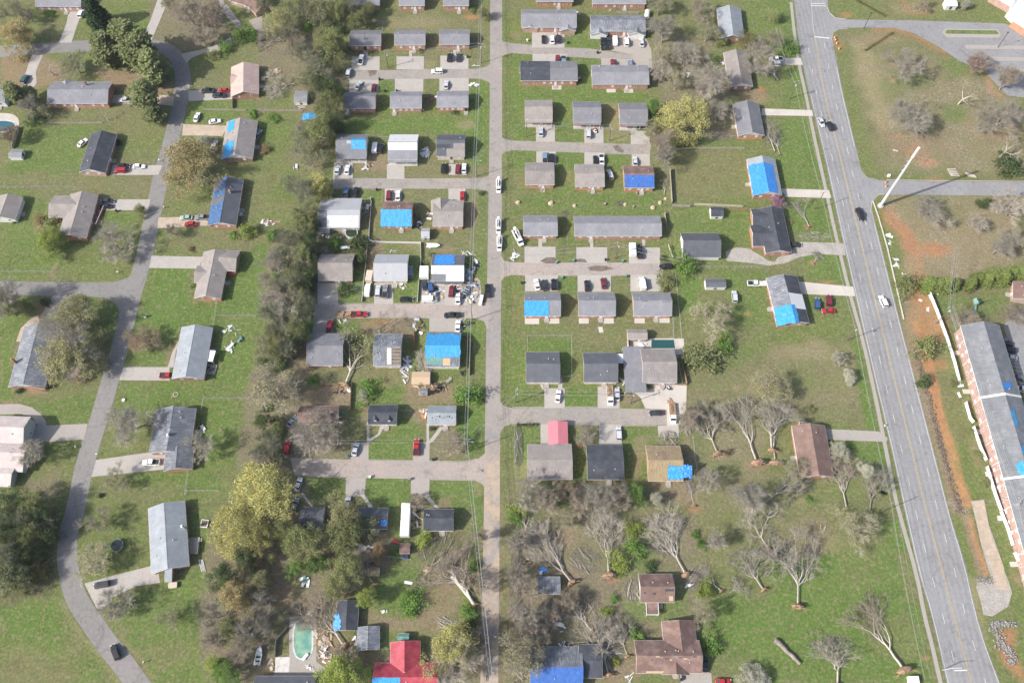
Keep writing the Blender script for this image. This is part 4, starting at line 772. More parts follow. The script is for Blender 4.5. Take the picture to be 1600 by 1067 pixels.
T(15);area(LITTER,[(0,0),(1130,0),(1180,300),(1180,1067),(0,1067)],.55,2,4);area(LITTER,[(0,100),(280,140),(300,620),(260,860),(0,1000)],.7,2,4);blob(DIRT,345,150,70,90,.8);blob(LITTER,520,520,200,130,.6);blob(LITTER,650,700,150,130,.6);blob(LITTER,1100,100,70,90,.6);blob(DIRT,400,360,80,50,.5);area(LUSH,[(690,560),(1080,470),(1100,640),(920,680),(700,700)],.6);blob(LUSH,770,250,130,130,.45);area(LUSH,[(1240,500),(1600,560),(1600,1000),(1450,1030),(1260,900)],.85,1.5,2.5);blob(DULL,1440,940,120,60,.5);blob(LUSH,60,30,90,60,.6);blob(LUSH,880,1040,150,40,.5);blob(DIRT,680,1010,110,60,.6);blob(LITTER,1080,230,90,120,.35);blob(CLAY,620,430,50,20,.5)
T(16);area(LUSH,[(0,300),(340,260),(820,180),(900,460),(1040,1000),(1060,1067),(0,1067)],.75,2,4);blob(DRY,330,200,170,60,.45);blob(REDD,300,110,120,70,.4);area(WEED,[(800,250),(880,260),(950,560),(880,600),(830,450)],.7,1,2);area(WEED,[(560,640),(860,640),(960,860),(900,940),(640,900)],.5);area(WEED,[(440,200),(700,200),(650,500),(450,480)],.35);blob(CLAY,990,910,25,16,.6);area(LUSH,[(700,60),(840,30),(880,250),(720,200)],.7);area(MID,[(1140,0),(1210,0),(1320,400),(1250,420)],.8);trail(DIRT,[(1225,0),(1290,200),(1340,400)],3.2,.9,.6);trail(ORANGE,[(1255,30),(1300,190),(1365,390)],1.6,.9,.5);area(DRY,[(1250,400),(1330,420),(1350,700),(1390,880),(1350,860)],.7);area(LUSH,[(1380,40),(1450,60),(1600,500),(1600,900),(1540,880),(1560,700),(1480,420)],.55);blob(REDD,1560,430,30,40,.5);area(CLAY,[(1420,740),(1560,740),(1540,860),(1600,960),(1600,1050),(1470,960),(1430,860)],.85);area(MID,[(1360,700),(1420,700),(1440,900),(1540,1067),(1480,1067),(1400,960)],.8);area(MID,[(1560,850),(1600,880),(1600,960),(1540,880)],.7)
V=np.stack([GX.ravel(),GY.ravel(),np.zeros(GX.size)],1);ii=np.arange(NX*NY).reshape(NY,NX)
F=np.stack([ii[:-1,:-1],ii[:-1,1:],ii[1:,1:],ii[1:,:-1]],-1).reshape(-1,4)
m,n,l,p=nodes('ground');at=n.new('ShaderNodeAttribute');at.attribute_name='soil';g=n.new('ShaderNodeNewGeometry');v=g.outputs['Position']
a1=tex(n,l,v,.22,5,.62);a2=tex(n,l,v,1.1,4,.65);a3=tex(n,l,v,4.5,3,.7);a4=tex(n,l,v,.55,6,.7)
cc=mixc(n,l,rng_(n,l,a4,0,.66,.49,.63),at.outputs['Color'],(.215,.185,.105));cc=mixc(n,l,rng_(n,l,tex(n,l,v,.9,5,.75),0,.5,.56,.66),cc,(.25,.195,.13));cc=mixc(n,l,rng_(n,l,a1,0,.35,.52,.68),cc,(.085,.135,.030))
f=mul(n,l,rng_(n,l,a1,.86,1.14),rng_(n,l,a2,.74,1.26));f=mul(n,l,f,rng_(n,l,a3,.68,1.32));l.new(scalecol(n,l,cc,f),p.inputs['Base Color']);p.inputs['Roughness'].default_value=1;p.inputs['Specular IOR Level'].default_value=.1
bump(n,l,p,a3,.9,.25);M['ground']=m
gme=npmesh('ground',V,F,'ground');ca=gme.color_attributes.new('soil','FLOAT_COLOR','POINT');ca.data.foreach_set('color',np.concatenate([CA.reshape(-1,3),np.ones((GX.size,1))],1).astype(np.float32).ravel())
structure(link('ground',gme))

# ================================================================ ROADS, DRIVES, PADS
ASZ,COZ,PAZ=.02,.05,.085
T(0)
ML=[(1237,-30),(1241,0),(1246,50),(1255,105),(1265,150),(1280,212),(1293,267),(1313,360),(1345,500),(1366,590),(1397,720),(1416,810),(1437,900),(1455,960),(1478,1060),(1490,1110)]
MR=[(1286,-30),(1290,0),(1296,40),(1309,105),(1318,150),(1337,230),(1346,266),(1368,350),(1405.5,500),(1429,590),(1463,720),(1486,810),(1508,880),(1526,960),(1541,1010),(1560,1060),(1580,1110)]
main=poly('main_road',ML+MR[::-1],'asphalt_highway',ASZ)
T(4);poly('side_road',[(345,0),(372,0),(372,45),(382,80),(420,112),(488,125),(870,128),(1480,150),(1600,200),(1600,610),(1500,600),(1390,490),(1360,450),(1200,385),(1060,290),(900,205),(780,175),(500,175),(440,183),(405,205),(392,250),(380,260)],'asphalt_main',ASZ)
T(8);poly('side_road',[(560,-10),(585,0),(620,40),(690,58),(740,62),(1640,72),(1640,156),(740,150),(690,152),(655,185),(645,250),(600,240)],'asphalt_main',ASZ)
T(0)
cen=poly('street',[(767,-30),(766,0),(765,180),(763.5,300),(760,500),(757.5,700),(756,800),(754,900),(749.5,1110),(778,1110),(780,900),(781,800),(781.3,700),(782.5,534),(784,340),(784.5,180),(784.5,0),(785,-30)],'asphalt_street',ASZ)
streets=[]
T(2);streets += [poly('side_street',[(575,442),(860,440),(1050,432),(1380,432),(1440,418),(1475,395),(1475,560),(1455,515),(1400,495),(1330,492),(868,497),(575,500)],'asphalt',ASZ)]
T(6);streets += [poly('side_street',[(480,45),(920,48),(1400,46),(1450,35),(1465,0),(1465,150),(1440,128),(1380,114),(800,112),(480,114)],'asphalt',ASZ),poly('side_street',[(370,834),(860,832),(1180,838),(1380,838),(1440,820),(1470,780),(1450,1000),(1425,940),(1370,922),(840,920),(360,922)],'asphalt_worn',ASZ)]
T(10);streets += [poly('side_street',[(215,725),(500,732),(700,740),(980,745),(1310,752),(1390,730),(1440,690),(1440,920),(1410,885),(1360,862),(970,855),(700,850),(240,832)],'asphalt_worn',ASZ)]
T(3);streets += [poly('side_street',[(-75,230),(-55,262),(0,272),(290,297),(480,305),(755,345),(755,370),(550,368),(350,357),(0,334),(-50,345),(-75,380)],'asphalt',ASZ),poly('side_street',[(-72,850),(-50,870),(0,880),(260,888),(570,897),(870,905),(860,972),(450,957),(280,950),(0,940),(-50,955),(-75,990)],'asphalt',ASZ)]
T(7);streets += [poly('side_street',[(-75,520),(-50,560),(0,572),(270,574),(730,574),(945,582),(945,652),(640,656),(80,656),(0,650),(-50,665),(-75,700)],'asphalt_worn',ASZ)]
T(11);streets += [poly('side_street',[(-75,375),(-50,400),(0,414),(200,410),(540,411),(840,420),(1040,425),(1040,520),(640,520),(320,520),(0,512),(-50,530),(-75,570)],'asphalt',ASZ)]
T(0);west=ribbon('winding_road',[(-40,84),(0,81),(75,75),(150,71.5),(225,69),(258,75),(280,92),(287,120),(283,150),(277,180),(270,210),(262,240),(253,267),(243,317),(232,367),(222,417),(205,467),(190.6,534),(175,584),(161,634),(145,684),(130,734),(117.5,800),(108,825),(104.5,850),(105,875),(109,900),(115,925),(128,950),(146,975),(166,1005),(188,1030),(214,1067),(250,1115)],6.2,'asphalt_dark',ASZ)
T(5);poly('side_road',[(-60,690),(100,692),(500,697),(720,695),(800,668),(850,610),(900,560),(860,760),(800,1000),(760,1000),(748,880),(720,825),(660,795),(560,785),(320,782),(100,776),(-60,778)],'asphalt_dark',ASZ)
def drives(t,lst,mat='concrete',nm='driveway'):
    T(t)
    for pts in lst:
        if len(pts) == 4 and not isinstance(pts[0],tuple): x0,y0,x1,y1=pts;pts=[(x0,y0),(x1,y0),(x1,y1),(x0,y1)]
        poly(nm,pts,mat,COZ)
drives(1,[[(435,50),(525,50),(490,140),(446,270),(368,270),(415,150)],[(985,0),(1045,0),(1030,60),(945,262),(893,230),(940,130)],[(200,345),(268,345),(225,450),(230,520),(180,590),(150,560),(160,460)],[(1130,340),(1250,315),(1380,275),(1440,235),(1452,265),(1400,312),(1270,335),(1200,362),(1165,397)],[(1178,568),(1440,560),(1460,622),(1178,634)],[(705,1032),(1015,1035),(990,1095),(690,1095)]])
drives(1,[[(665,600),(840,590),(1088,600),(1083,662),(870,652),(700,647)],[(1145,778),(1425,788),(1390,852),(1138,848)]],'tan_path');drives(1,[[(1365,0),(1395,0),(1440,60),(1530,180),(1490,187),(1380,60)],[(1555,130),(1640,100),(1640,200),(1600,195)]],'asphalt','driveway')
drives(2,[(598,355,773,441),(878,355,1050,436),(1152,350,1328,434),(583,500,766,578),(868,495,1046,574),(1146,490,1330,570),(818,1028,928,1120),(1205,1028,1317,1095),[(488,1010),(605,1010),(605,1120),(480,1120)]]);drives(2,[(680,318,700,357),(957,318,975,357),(1232,315,1250,352)],'concrete','footpath')
drives(3,[(125,205,328,300),(128,340,345,402),(150,778,268,888),(452,788,572,896),(742,795,860,904),(152,948,275,1030),(452,955,580,1040),(748,965,862,1045)]);drives(3,[[(550,230),(830,225),(870,310),(880,440),(860,470),(560,420),(555,366),(755,372),(755,345),(555,306)]],'concrete_old')
drives(4,[[(40,362),(205,365),(218,408),(40,408)],[(-40,680),(275,690),(283,727),(-40,722)]],'concrete_pale')
drives(5,[[(610,178),(940,180),(925,247),(650,247)],[(948,531),(1270,538),(1240,612),(932,607)]]);drives(5,[[(990,292),(1130,290),(1310,300),(1310,342),(984,360)]],'tan_path');drives(5,[[(330,782),(490,787),(430,850),(310,900),(260,900)]],'gravel');drives(5,[[(240,905),(195,922),(130,985),(100,1067),(170,1067),(250,960)]],'tan_path')
drives(6,[(805,112,912,195),(1203,112,1310,195),(738,700,858,834),(1180,700,1322,840),(385,690,515,836)]);drives(6,[(1028,690,1182,839),(1083,920,1292,1005),(355,920,482,1025)],'concrete_old');drives(6,[[(1322,700),(1400,680),(1415,835),(1322,838)]],'gravel')
drives(7,[(78,475,272,576),(402,478,595,576),(730,480,925,580),(82,652,288,755),(410,652,618,757),(740,650,945,755)]);drives(7,[[(1335,505),(1400,480),(1480,485),(1600,560),(1640,570),(1660,545),(1740,505),(1805,445),(2000,450),(2075,455),(2085,530),(1900,520),(1800,540),(1700,580),(1600,592),(1480,575),(1340,562)]],'gravel');drives(7,[(80,905,170,958),(228,905,296,955),(418,905,480,955),(572,905,636,955),(765,905,830,953),(920,905,985,950)],'concrete_pale','patio');drives(7,[(165,420,188,478),(488,425,508,480),(812,430,832,482)],'concrete','footpath');drives(7,[[(538,975),(565,975),(572,1010),(545,1012)]],'concrete_pale','patio')
drives(8,[[(85,112),(382,122),(395,172),(85,162)],[(190,692),(532,725),(545,784),(215,770)]],'concrete_pale')
drives(9,[[(770,158),(1060,158),(1060,242),(746,240)],[(600,738),(935,690),(1065,655),(1065,792),(572,844)],[(1048,160),(1085,160),(1100,60),(1130,0),(1110,0),(1075,70)]]);drives(9,[[(-20,392),(120,388),(200,410),(255,450),(290,500),(290,522),(548,512),(525,610),(170,632),(170,545),(235,520),(200,470),(130,450),(-20,455)]],'concrete_old')
drives(10,[[(597,628),(705,630),(703,741),(592,738)],[(982,630),(1086,630),(1084,748),(980,745)],[(562,846),(687,850),(680,965),(560,965)],[(968,853),(1086,856),(1082,965),(1050,975),(968,945)]],'concrete_old');drives(10,[(692,500,710,632),[(775,525),(805,525),(775,580),(712,625),(700,612),(760,575)],(1066,510,1082,632),[(1150,530),(1172,535),(1110,620),(1080,635),(1082,618)],[(655,958),(678,958),(740,1040),(715,1045)],[(1050,965),(1075,960),(1148,1040),(1125,1045)],[(278,945),(295,945),(365,1030),(345,1030)]],'concrete','footpath');drives(10,[[(235,570),(300,570),(300,640),(230,640)]],'concrete_old','patio')
drives(11,[(202,290,330,414),(535,280,672,414),(178,514,347,640),(545,516,686,642),[(910,524),(1040,522),(1045,600),(915,590)]]);drives(11,[[(745,262),(1092,270),(1088,422),(1045,524),(968,524),(968,424),(835,417),(800,345),(745,305)]],'concrete_pale');drives(11,[(720,-20,1075,100)],'concrete_pale','patio');drives(11,[[(170,258),(190,258),(205,300),(190,300)],(288,225,315,292)],'concrete','footpath')
drives(12,[[(340,543),(692,560),(748,602),(742,624),(490,617),(370,610)]],'concrete_old')
drives(13,[[(528,445),(690,400),(985,325),(1000,440),(850,462),(710,530),(640,612),(605,600)]])
drives(14,[(208,655,378,930),[(130,930),(380,930),(470,1010),(340,1040),(110,1040)]],'concrete_old','patio');drives(14,[[(122,905),(212,903),(205,1000),(118,1000)]],'slab_white','patio')
drives(15,[[(1045,1000),(1180,990),(1245,1005),(1255,1100),(1060,1100)]],'concrete_old')
T(2);poly('mud_patch',[(700,436),(760,436),(745,470),(710,480)],'mud',.048)
T(7);poly('mud_patch',[(470,605),(520,592),(590,595),(640,612),(560,628),(490,624)],'mud',.048,'structure');poly('mud_patch',[(175,565),(215,542),(265,540),(285,578),(210,580)],'mud',.082);poly('mud_patch',[(395,572),(420,548),(455,552),(470,573)],'mud',.082)
T(3);poly('mud_patch',[(630,915),(660,908),(700,940),(695,958),(650,945)],'mud',.048)
T(10);poly('mud_patch',[(1400,800),(1425,795),(1420,815)],'mud',.049)
# sidewalk and kerbs
T(0);SW=[(1236,4),(1242,60),(1249,105),(1259.5,150),(1270,205),(1289,290),(1304,360),(1328,460),(1348,530),(1367,615),(1382,690),(1397,770),(1409,815),(1433,900),(1444,960),(1457,1010),(1468,1060),(1480,1110)]
ribbon('sidewalk',SW,1.25,'concrete_old',.03,1)
def kerb(pts,nm='kerb',t=None,h=.12,wd=.16,mat='concrete'):
    if t is not None: T(t)
    P_=[q(*p) for p in pts];mb=MB()
    for a,b in zip(P_,P_[1:]):
        d=b-a;mb.box(0,-wd/2,0,d.length,wd/2,h,0,Matrix.Translation(a) @ Matrix.Rotation(math.atan2(d.y,d.x),4,'Z'))
    return structure(mb.build(nm,mat))
kerb([(700,736),(980,742),(1310,748),(1385,728)],t=10);kerb([(1360,866),(1090,860)],t=10);kerb([(965,852),(690,848)],t=10);kerb([(558,846),(330,840)],t=10);kerb([(540,407),(332,406)],t=11);kerb([(200,406),(0,410)],t=11);kerb([(0,517),(175,524)],t=11);kerb([(690,524),(905,524)],t=11);kerb([(1180,835),(860,829),(380,830)],t=6)
kerb([(740,58),(1640,68)],t=8,mat='concrete_pale');kerb([(640,260),(650,190),(690,149),(725,145)],t=8,mat='concrete_pale');kerb([(372,45),(382,82),(420,114),(488,122)],t=4,mat='concrete_pale');kerb([(500,179),(440,187),(407,207),(397,250)],t=4,mat='concrete_pale')
# islands of the car park
def island(pts,t,top='ground'):
    T(t);P_=[q(*p) for p in pts];mb=MB();mb.ext([(p.x,p.y) for p in P_][::-1],0,.13,'z');return structure(mb.build('traffic_island','concrete_old'))
island([(1088,205),(1110,182),(1430,186),(1455,215),(1445,240),(1120,236)],4);T(4);poly('island_grass',[(1105,205),(1120,190),(1425,194),(1442,212),(1430,218),(1115,214)],'turf',.14)
island([(1228,288),(1250,282),(1640,292),(1640,312),(1245,308)],4);island([(1350,362),(1370,356),(1640,364),(1640,384),(1365,384)],4);island([(1480,432),(1640,434),(1640,456),(1490,452)],4)
# lane markings: every dash is a part of the road
T(0)
def lane(pts,f0,f1): pass
def at_row(line,y):
    for (x0,y0),(x1,y1) in zip(line,line[1:]):
        if y0 <= y <= y1: return x0+(x1-x0)*(y-y0)/(y1-y0)
YC=[(1268,20),(1273,58),(1290.5,160),(1303,206),(1341,360),(1360,440),(1399,600),(1414,660),(1453,820),(1475,900),(1512,1043),(1528,1110)]
dm=MB();dm.box(-1.5,-.075,0,1.5,.075,.004);dmesh=dm.mesh('lane_dash','paint_white')
for k in (0,1):
    prev=None;acc=6.0+k*3
    for y in range(66,1100,2):
        xa=(at_row(ML,y)+at_row(YC,y))/2 if k == 0 else (at_row(MR,y)+at_row(YC,y))/2
        if k == 1 and (y<100 or 255<y<330): xa=at_row(YC,y)+(at_row(YC,y)-at_row(ML,y))*.5
        p=q(xa,y)
        if prev is not None:
            acc += (p-prev).length
            if acc>10.6: acc=0;d=p-prev;link('lane_dash',dmesh,main,Matrix.Translation((p.x,p.y,PAZ)) @ Matrix.Rotation(math.atan2(d.y,d.x),4,'Z'))
        prev=p
def stripe(pts,wd,mat,nm,par=None):
    o=ribbon(nm,pts,wd,mat,PAZ,1,None)
    if par: o.parent=par
    else: o['kind']='structure'
    return o
for dx in (-.16,.16): 
    P_=[q(*p) for p in YC];stripe([Vector((p.x+dx,p.y,0)) for p in P_[1:]],.14,'paint_yellow','centre_line',main)
stripe([(x-2.2,y) for x,y in MR if y>330],.14,'paint_white','edge_line',main);stripe([(x+2.0,y) for x,y in ML if y>110],.14,'paint_white','edge_line',main);stripe([(x-2.0,y) for x,y in MR if 60<y<240],.14,'paint_white','edge_line',main)
stripe([(1273,58),(1296,60.5)],.55,'paint_white','stop_line',main);stripe([(1268,6.5),(1289,6)],.3,'paint_white','crosswalk_line',main);stripe([(1267,9.5),(1290,10)],.3,'paint_white','crosswalk_line',main);stripe([(1491,1047),(1511,1046.5)],.35,'paint_white','stop_line',main);stripe([(1267,0),(1270,40),(1273,58)],.12,'paint_white','lane_line',main)
T(4);poly('parking_stripe',[(1300,330),(1302,330),(1302,356),(1300,356)],'paint_white',PAZ)
# ================================================================ HOUSES
GD='brick duplexes with plain gable roofs along the side streets'
# ---- west side, winding road
T(1)
house('long grey-roofed brick house at the top edge, beside a tall dark conical evergreen',(238,-75,522,42),roof='roof_lgrey',wall='brick_pink')
houseR('brown-roofed pale brick house at the top, set at an angle beside a grey drive',(1455,-70,1650,-10),10,roof='roof_rust',wall='brick_pink',wins={'S': 3},door=None,wings=[dict(ridge=(1560,-40,1640,40),w_=7.5)])
house('long grey-roofed brick ranch house with a cross gable, below the road-bend pines',(312,512,690,648),yr=558,roof='roof_lgrey',wall='brick',wins={'S': 6,'E': 1},door=('S',-.06),chim=(2.2,3.0,'brick_dark'),wings=[dict(ridge=(408,500,418,575),w_=6.6)],vents=4)
H=houseR('pinkish-tan roofed brick house end-on, beside a drive with two pickups and a red car',(1522,388,1520,572),11.2,roof='roof_pink',wall='brick',wings=[dict(ridge=(1440,480,1500,478),w_=6)])
H5=houseR('grey-brown roofed house with blue tarps on its left slope, beside a white blossoming tree',(1503,735,1468,968),12.2,roof='roof_tan',wall='brick_dark',gable='siding',wings=[dict(ridge=(1415,880,1500,876),w_=5.6,h=2.6)])
sheet(H5,-1,.02,.30,.15,.62,'tarp_cyan','small bright blue tarp pair at the far end of the grey-brown roof',8,5);sheet(H5,-1,.60,1.0,.12,.80,'tarp_cyan','bright blue tarp over the near corner of the grey-brown roof',10,6,rag=.05)
houseR('charcoal-roofed brick ranch house end-on with a white gable, beside a lush green yard',(636,815,560,1058),10.2,roof='roof_dark',wall='brick',gable='siding',rise=2.0)
house('grey-roofed house cut off by the left edge, behind a dark round pine',(-90,532,47,640),roof='roof_lgrey',wall='siding')
shed('small white-walled shed in the brown yard by the pool',(60,935,140,985),roof='roof_lgrey',wall='siding',door=('E',0,'dark'))
T(5)
houseR('white-walled house with a two-tone grey roof at the left edge, end-on',(50,142,-2,285),9.6,roof='roof_tan',wall='siding',gable='siding')
houseR('tan-roofed brick house of crossing gables with a furnished deck and two black cars',(512,127,434,398),10.6,roof='roof_tan',wall='brick_orange',wings=[dict(ridge=(305,205,470,205),w_=9.0)],vents=3)
T(5);p=q(605,285);r=thing('raised_deck','dark wooden deck with pale railings and seats beside the crossing-gable house','deck',p,R(-9));bxp(r,'platform','deck_red',-1.6,-4.2,.5,1.9,4.2,.62)
for x_,y_ in ((-1.5,-4.1),(1.8,-4.1),(1.8,4.1),(-1.5,4.1),(1.8,0)): bxp(r,'post','wood_grey',x_-.06,y_-.06,0,x_+.06,y_+.06,1.6)
mb=MB();mb.box(1.75,-4.0,1.5,1.85,4.0,1.6);mb.box(-1.4,-4.15,1.5,1.7,-4.05,1.6);mb.build('railing','trim',r)
for k in range(4):
    mb=MB();x_=-.6+1.1*(k % 2);y_=-2.6+1.5*k;mb.box(x_-.3,y_-.3,.98,x_+.3,y_+.3,1.06);mb.box(x_-.3,y_+.24,1.06,x_+.3,y_+.3,1.5);o=mb.build('garden_chair','wood_grey',None);o.location=p+Vector((0,0,.1));o.rotation_euler=(0,0,R(-9));tag(o,('far','second','third','near')[k]+' small grey chair of four on the dark deck of the crossing-gable house','chair','chairs on the dark deck')
    o.data.transform(Matrix.Translation((0,0,-.46)))
H10=houseR('dark-roofed white-gabled house with dull blue tarps, behind the big golden tree',(1425,35,1375,322),10.6,roof='roof_mdark',wall='brick',gable='siding',chim=(-3.5,1.6,'brick'),vents=4)
sheet(H10,-1,.0,.42,.05,.95,'tarp_dull','dull dark blue tarp on the far half of the white-gabled roof',10,6);sheet(H10,-1,.55,1.0,.0,1.0,'tarp_dull','dull dark blue tarp on the near half of the white-gabled roof',10,6)
houseR('tan-roofed brick ranch house with a red deck, across from the T junction',(1345,490,1285,782),9.6,roof='roof_tan',wall='brick_orange',gable='brick_orange',wings=[dict(ridge=(1370,542,1478,548),w_=7.8),dict(ridge=(1215,632,1300,632),w_=6.4)],vents=2)
T(5);p=q(1436,630);r=thing('garden_deck','low dark red wooden deck behind the tan ranch house','deck',p);bxp(r,'platform','deck_red',-2.3,-1.9,0,2.3,1.9,.5)
for x_,y_ in ((-2.2,-1.8),(2.2,-1.8),(2.2,1.8)): bxp(r,'post','deck_red',x_-.06,y_-.06,.5,x_+.06,y_+.06,1.4)
mb=MB();mb.box(-2.1,-1.85,1.3,2.1,-1.75,1.4);mb.box(2.15,-1.7,1.3,2.25,1.7,1.4);mb.build('railing','deck_red',r)
T(0)
houseR('silver-grey roofed ranch house end-on with a red pickup at its carport',(305,507,290,588),11.0,roof='roof_silver',wall='brick_dark',gable='siding',door=('N',-.1),vents=2)
HD=houseR('dark-roofed house with a brick chimney beside the wide half-bare tree',(60,505,36,600),12.4,roof='roof_slate',wall='brick',gable='siding',chim=(2.5,-5.7,'brick'),wings=[dict(ridge=(48,565,36,601),w_=11.6,h=2.62,rise=2.1,roofm='roof_dark')])
houseR('large pale pink-roofed two-storey house cut off by the left edge',(-30,666,37,668),9.2,h=5.0,rise=2.0,roof='roof_pale',wall='siding_grey',wins={'E': 1,'S': 3},door=None,wings=[dict(ridge=(-20,705,38,708),w_=10.5,h=3.0,rise=2.0),dict(ridge=(-20,738,18,740),w_=7,h=2.7,rise=1.3)])
houseR('silver and slate roofed ranch house with a garage and wide white drive',(271,634,260,704),13.4,roof='roof_slate',wall='brick_orange',gable='siding',chim=(2.5,-.2,'siding'),wings=[dict(ridge=(277,697,274,731),w_=8.6,h=2.7,rise=2.0)],vents=2)
houseR('long silver-shingled ranch house end-on with a tan patio, lowest along the winding road',(256,785,262,888),11.6,roof='roof_silver',wall='brick',chim=(-1.5,5.2,'siding'),wings=[dict(ridge=(258,886,269,886),w_=7.4,h=2.6,rise=1.35)],vents=3)
T(13);p=q(1208,212);r=thing('patio_deck','raised tan wooden deck behind the long silver-shingled house','deck',p,R(4));bxp(r,'platform','wood_grey',-2.0,-2.6,.1,2.0,2.6,.55);bxp(r,'steps','wood_grey',2.0,1.2,0,2.7,2.4,.3);mb=MB();mb.box(1.93,-2.5,.6,2.0,1.1,1.4);mb.box(-1.9,-2.6,.6,1.9,-2.53,1.4);mb.build('railing','wood_grey',r)
T(9);p=q(1322,130);r=thing('pergola','white-canopied back porch with dark furniture beside the silver-roofed house','porch',p,R(-6));bxp(r,'canopy','tarp_white',-1.7,-.6,2.3,1.3,3.6,2.38);bxp(r,'deck','wood_grey',-1.9,-4.4,.15,2.4,-.8,.4)
for x_,y_ in ((-1.6,-.5),(1.2,-.5),(1.2,3.5),(-1.6,3.5)): bxp(r,'post','trim',x_-.05,y_-.05,0,x_+.05,y_+.05,2.3)
for k in range(5): bxp(r,'seat','dark',-1.6+.7*k,-3.4+.5*(k % 3),.4,-1.2+.7*k,-2.9+.5*(k % 3),1.2)
# ---- north-west block of duplexes
T(2)
house('grey-roofed brick duplex at the top edge, half hidden by olive trees',(592,-75,777,33),roof='roof_lgrey',group=None)
house('grey-roofed brick duplex at the top edge, middle one of three',(897,-75,1057,37),roof='roof_lgrey');house('grey-roofed brick duplex at the top edge, next to the narrow street',(1172,-75,1332,38),roof='roof_lgrey')
house('brick duplex with a bluish-grey roof and dark doorway, behind a white pickup',(590,191,785,287),yr=216,roof='roof_grey',door=('S',-.03,'dark'),wins={'S': 3,'E': 1})
house('brick duplex with a pale grey roof above an empty concrete pad',(868,191,1061,283),yr=215,roof='roof_lgrey',wall='brick_orange',wins={'S': 3,'E': 1})
house('brick duplex with a grey roof behind two dark cars, next to the narrow street',(1147,187,1336,279),yr=214,roof='roof_lgrey',wins={'S': 3,'E': 1})
house('brick duplex with a mottled grey roof beside the dark evergreen tree',(551,580,751,678),yr=602,roof='roof_grey',wins={'S': 5},door=('S',-.42));house('brick duplex with a smooth grey roof beside a round burnt patch',(842,574,1039,677),yr=600,roof='roof_lgrey',wins={'S': 5},door=('S',-.42));house('brick duplex with a smooth grey roof, downhill of the silver car on its pad',(1132,571,1329,671),yr=600,roof='roof_lgrey',wins={'S': 5},door=('S',.44,'dark'))
for x_,lb in ((582,'mottled grey'),(720,'mottled grey'),(1160,'smooth grey'),(1298,'smooth grey')):
    pass
E1=house('white-fronted grey-roofed house with a blue tarp at its ridge',(507,842,697,976),yr=866,roof='roof_grey',wall='siding',porch=(11.5,1.6,0),steps=False)
sheet(E1,-1,.50,.98,.42,1.0,'tarp_cyan','bright blue square tarp at the ridge of the white-fronted house',10,8,over=.25);patch(E1,-1,.36,.50,.78,.98,'roof_metal')
E2=house('house with a half white, half grey roof and navy-windowed porch',(831,842,1013,1000),yr=862,roof='roof_lgrey',wall='siding_grey',porch=(11,1.2,0),steps=False)
patch(E2,-1,.005,.995,.55,.99,'roof_white');patch(E2,1,.005,.995,.0,.99,'roof_white')
E3=house('tan house with a charcoal patched roof and wooden steps',(1130,842,1308,977),yr=872,roof='roof_mdark',wall='siding_tan',door=('S',.02,'door_brown'))
patch(E3,-1,.36,.99,.02,.46,'roof_tan');patch(E3,-1,.60,.99,.44,.80,'roof_tan');patch(E3,-1,.01,.50,.5,.74,'roof_dark')
shed('grey-roofed white shed among the fallen brush',(243,570,322,640),roof='roof_lgrey')
T(6)
F1=house('wide house with a white-sheeted grey metal roof and a brown lean-to',(395,172,655,357),yr=225,roof='roof_metal',wall='siding_tan',rise=1.9,wins={'S': 4})
patch(F1,-1,.22,.97,.06,.68,'roof_white',lift=.05);patch(F1,-1,.01,.215,.02,.98,'roof_grey',lift=.03)
shed('small grey shed-roofed annex at the corner of the white-sheeted house',(388,335,462,385),roof='roof_grey',wall='wood_grey')
F2=house('brick house whose brown roof is half covered by a cyan tarp',(797,192,980,346),yr=240,roof='roof_brown',wall='brick',door=None)
sheet(F2,-1,-.06,.985,-.03,.99,'tarp_cyan','cyan tarp stretched over the whole front slope of the brown-roofed house',18,9,rag=.02)
F3=house('tan-roofed brick house with a front cross gable at the corner of the narrow street',(1108,188,1296,347),yr=250,roof='roof_tan',wall='brick_orange',door=None,wings=[dict(ridge=(1152,165,1155,245),w_=6.6,h=2.8,rise=1.6)])
house('weathered tan-roofed house under leaning bare branches',(397,522,610,685),yr=560,roof='roof_tan',wall='brick_dark',door=('S',.1))
house('house with a smooth grey metal roof inside the white-fenced yard',(742,524,952,688),yr=574,roof='roof_metal',wall='siding_tan',wins={'S': 4},chim=None)
F6=house('house with torn blue tarp and white roof sheeting, ringed by cars and junk',(1098,524,1302,690),yr=590,roof='roof_mdark',wall='siding',porch=(10,1.0,0),steps=False)
sheet(F6,1,.12,.70,.05,.95,'tarp_blue','crumpled blue tarp on the back slope of the junk-ringed house',12,7,rag=.09);patch(F6,-1,.0,1.0,.45,.99,'roof_white',lift=.04);patch(F6,-1,.45,1.0,.0,.46,'roof_white',lift=.03);patch(F6,-1,.02,.44,.02,.44,'roof_grey',lift=.03)
T(0)
house('low grey-brown roofed house beside the woods, with a red pickup on its drive',(482,521,538,571),yr=529,roof='roof_grey',wall='brick_dark',gable=None,steps=False)
G2=house('house with bare roof rafters showing, under the big fallen tree',(585,522,628,572),yr=532,roof='roof_slate',wall='siding_tan',steps=False)
patch(G2,-1,.45,.99,.05,.95,'mud',lift=.03)
for k in range(6): patch(G2,-1,.46,.99,.06+k*.17,.09+k*.17,'wood_grey','rafter',lift=.12)
patch(G2,-1,.50,.66,.1,.9,'roof_white','roof_sheet',lift=.2)
G3=house('house under a big cyan tarp with splintered decking behind it',(667,519,719,573),yr=527,roof='roof_slate',wall='siding',steps=False)
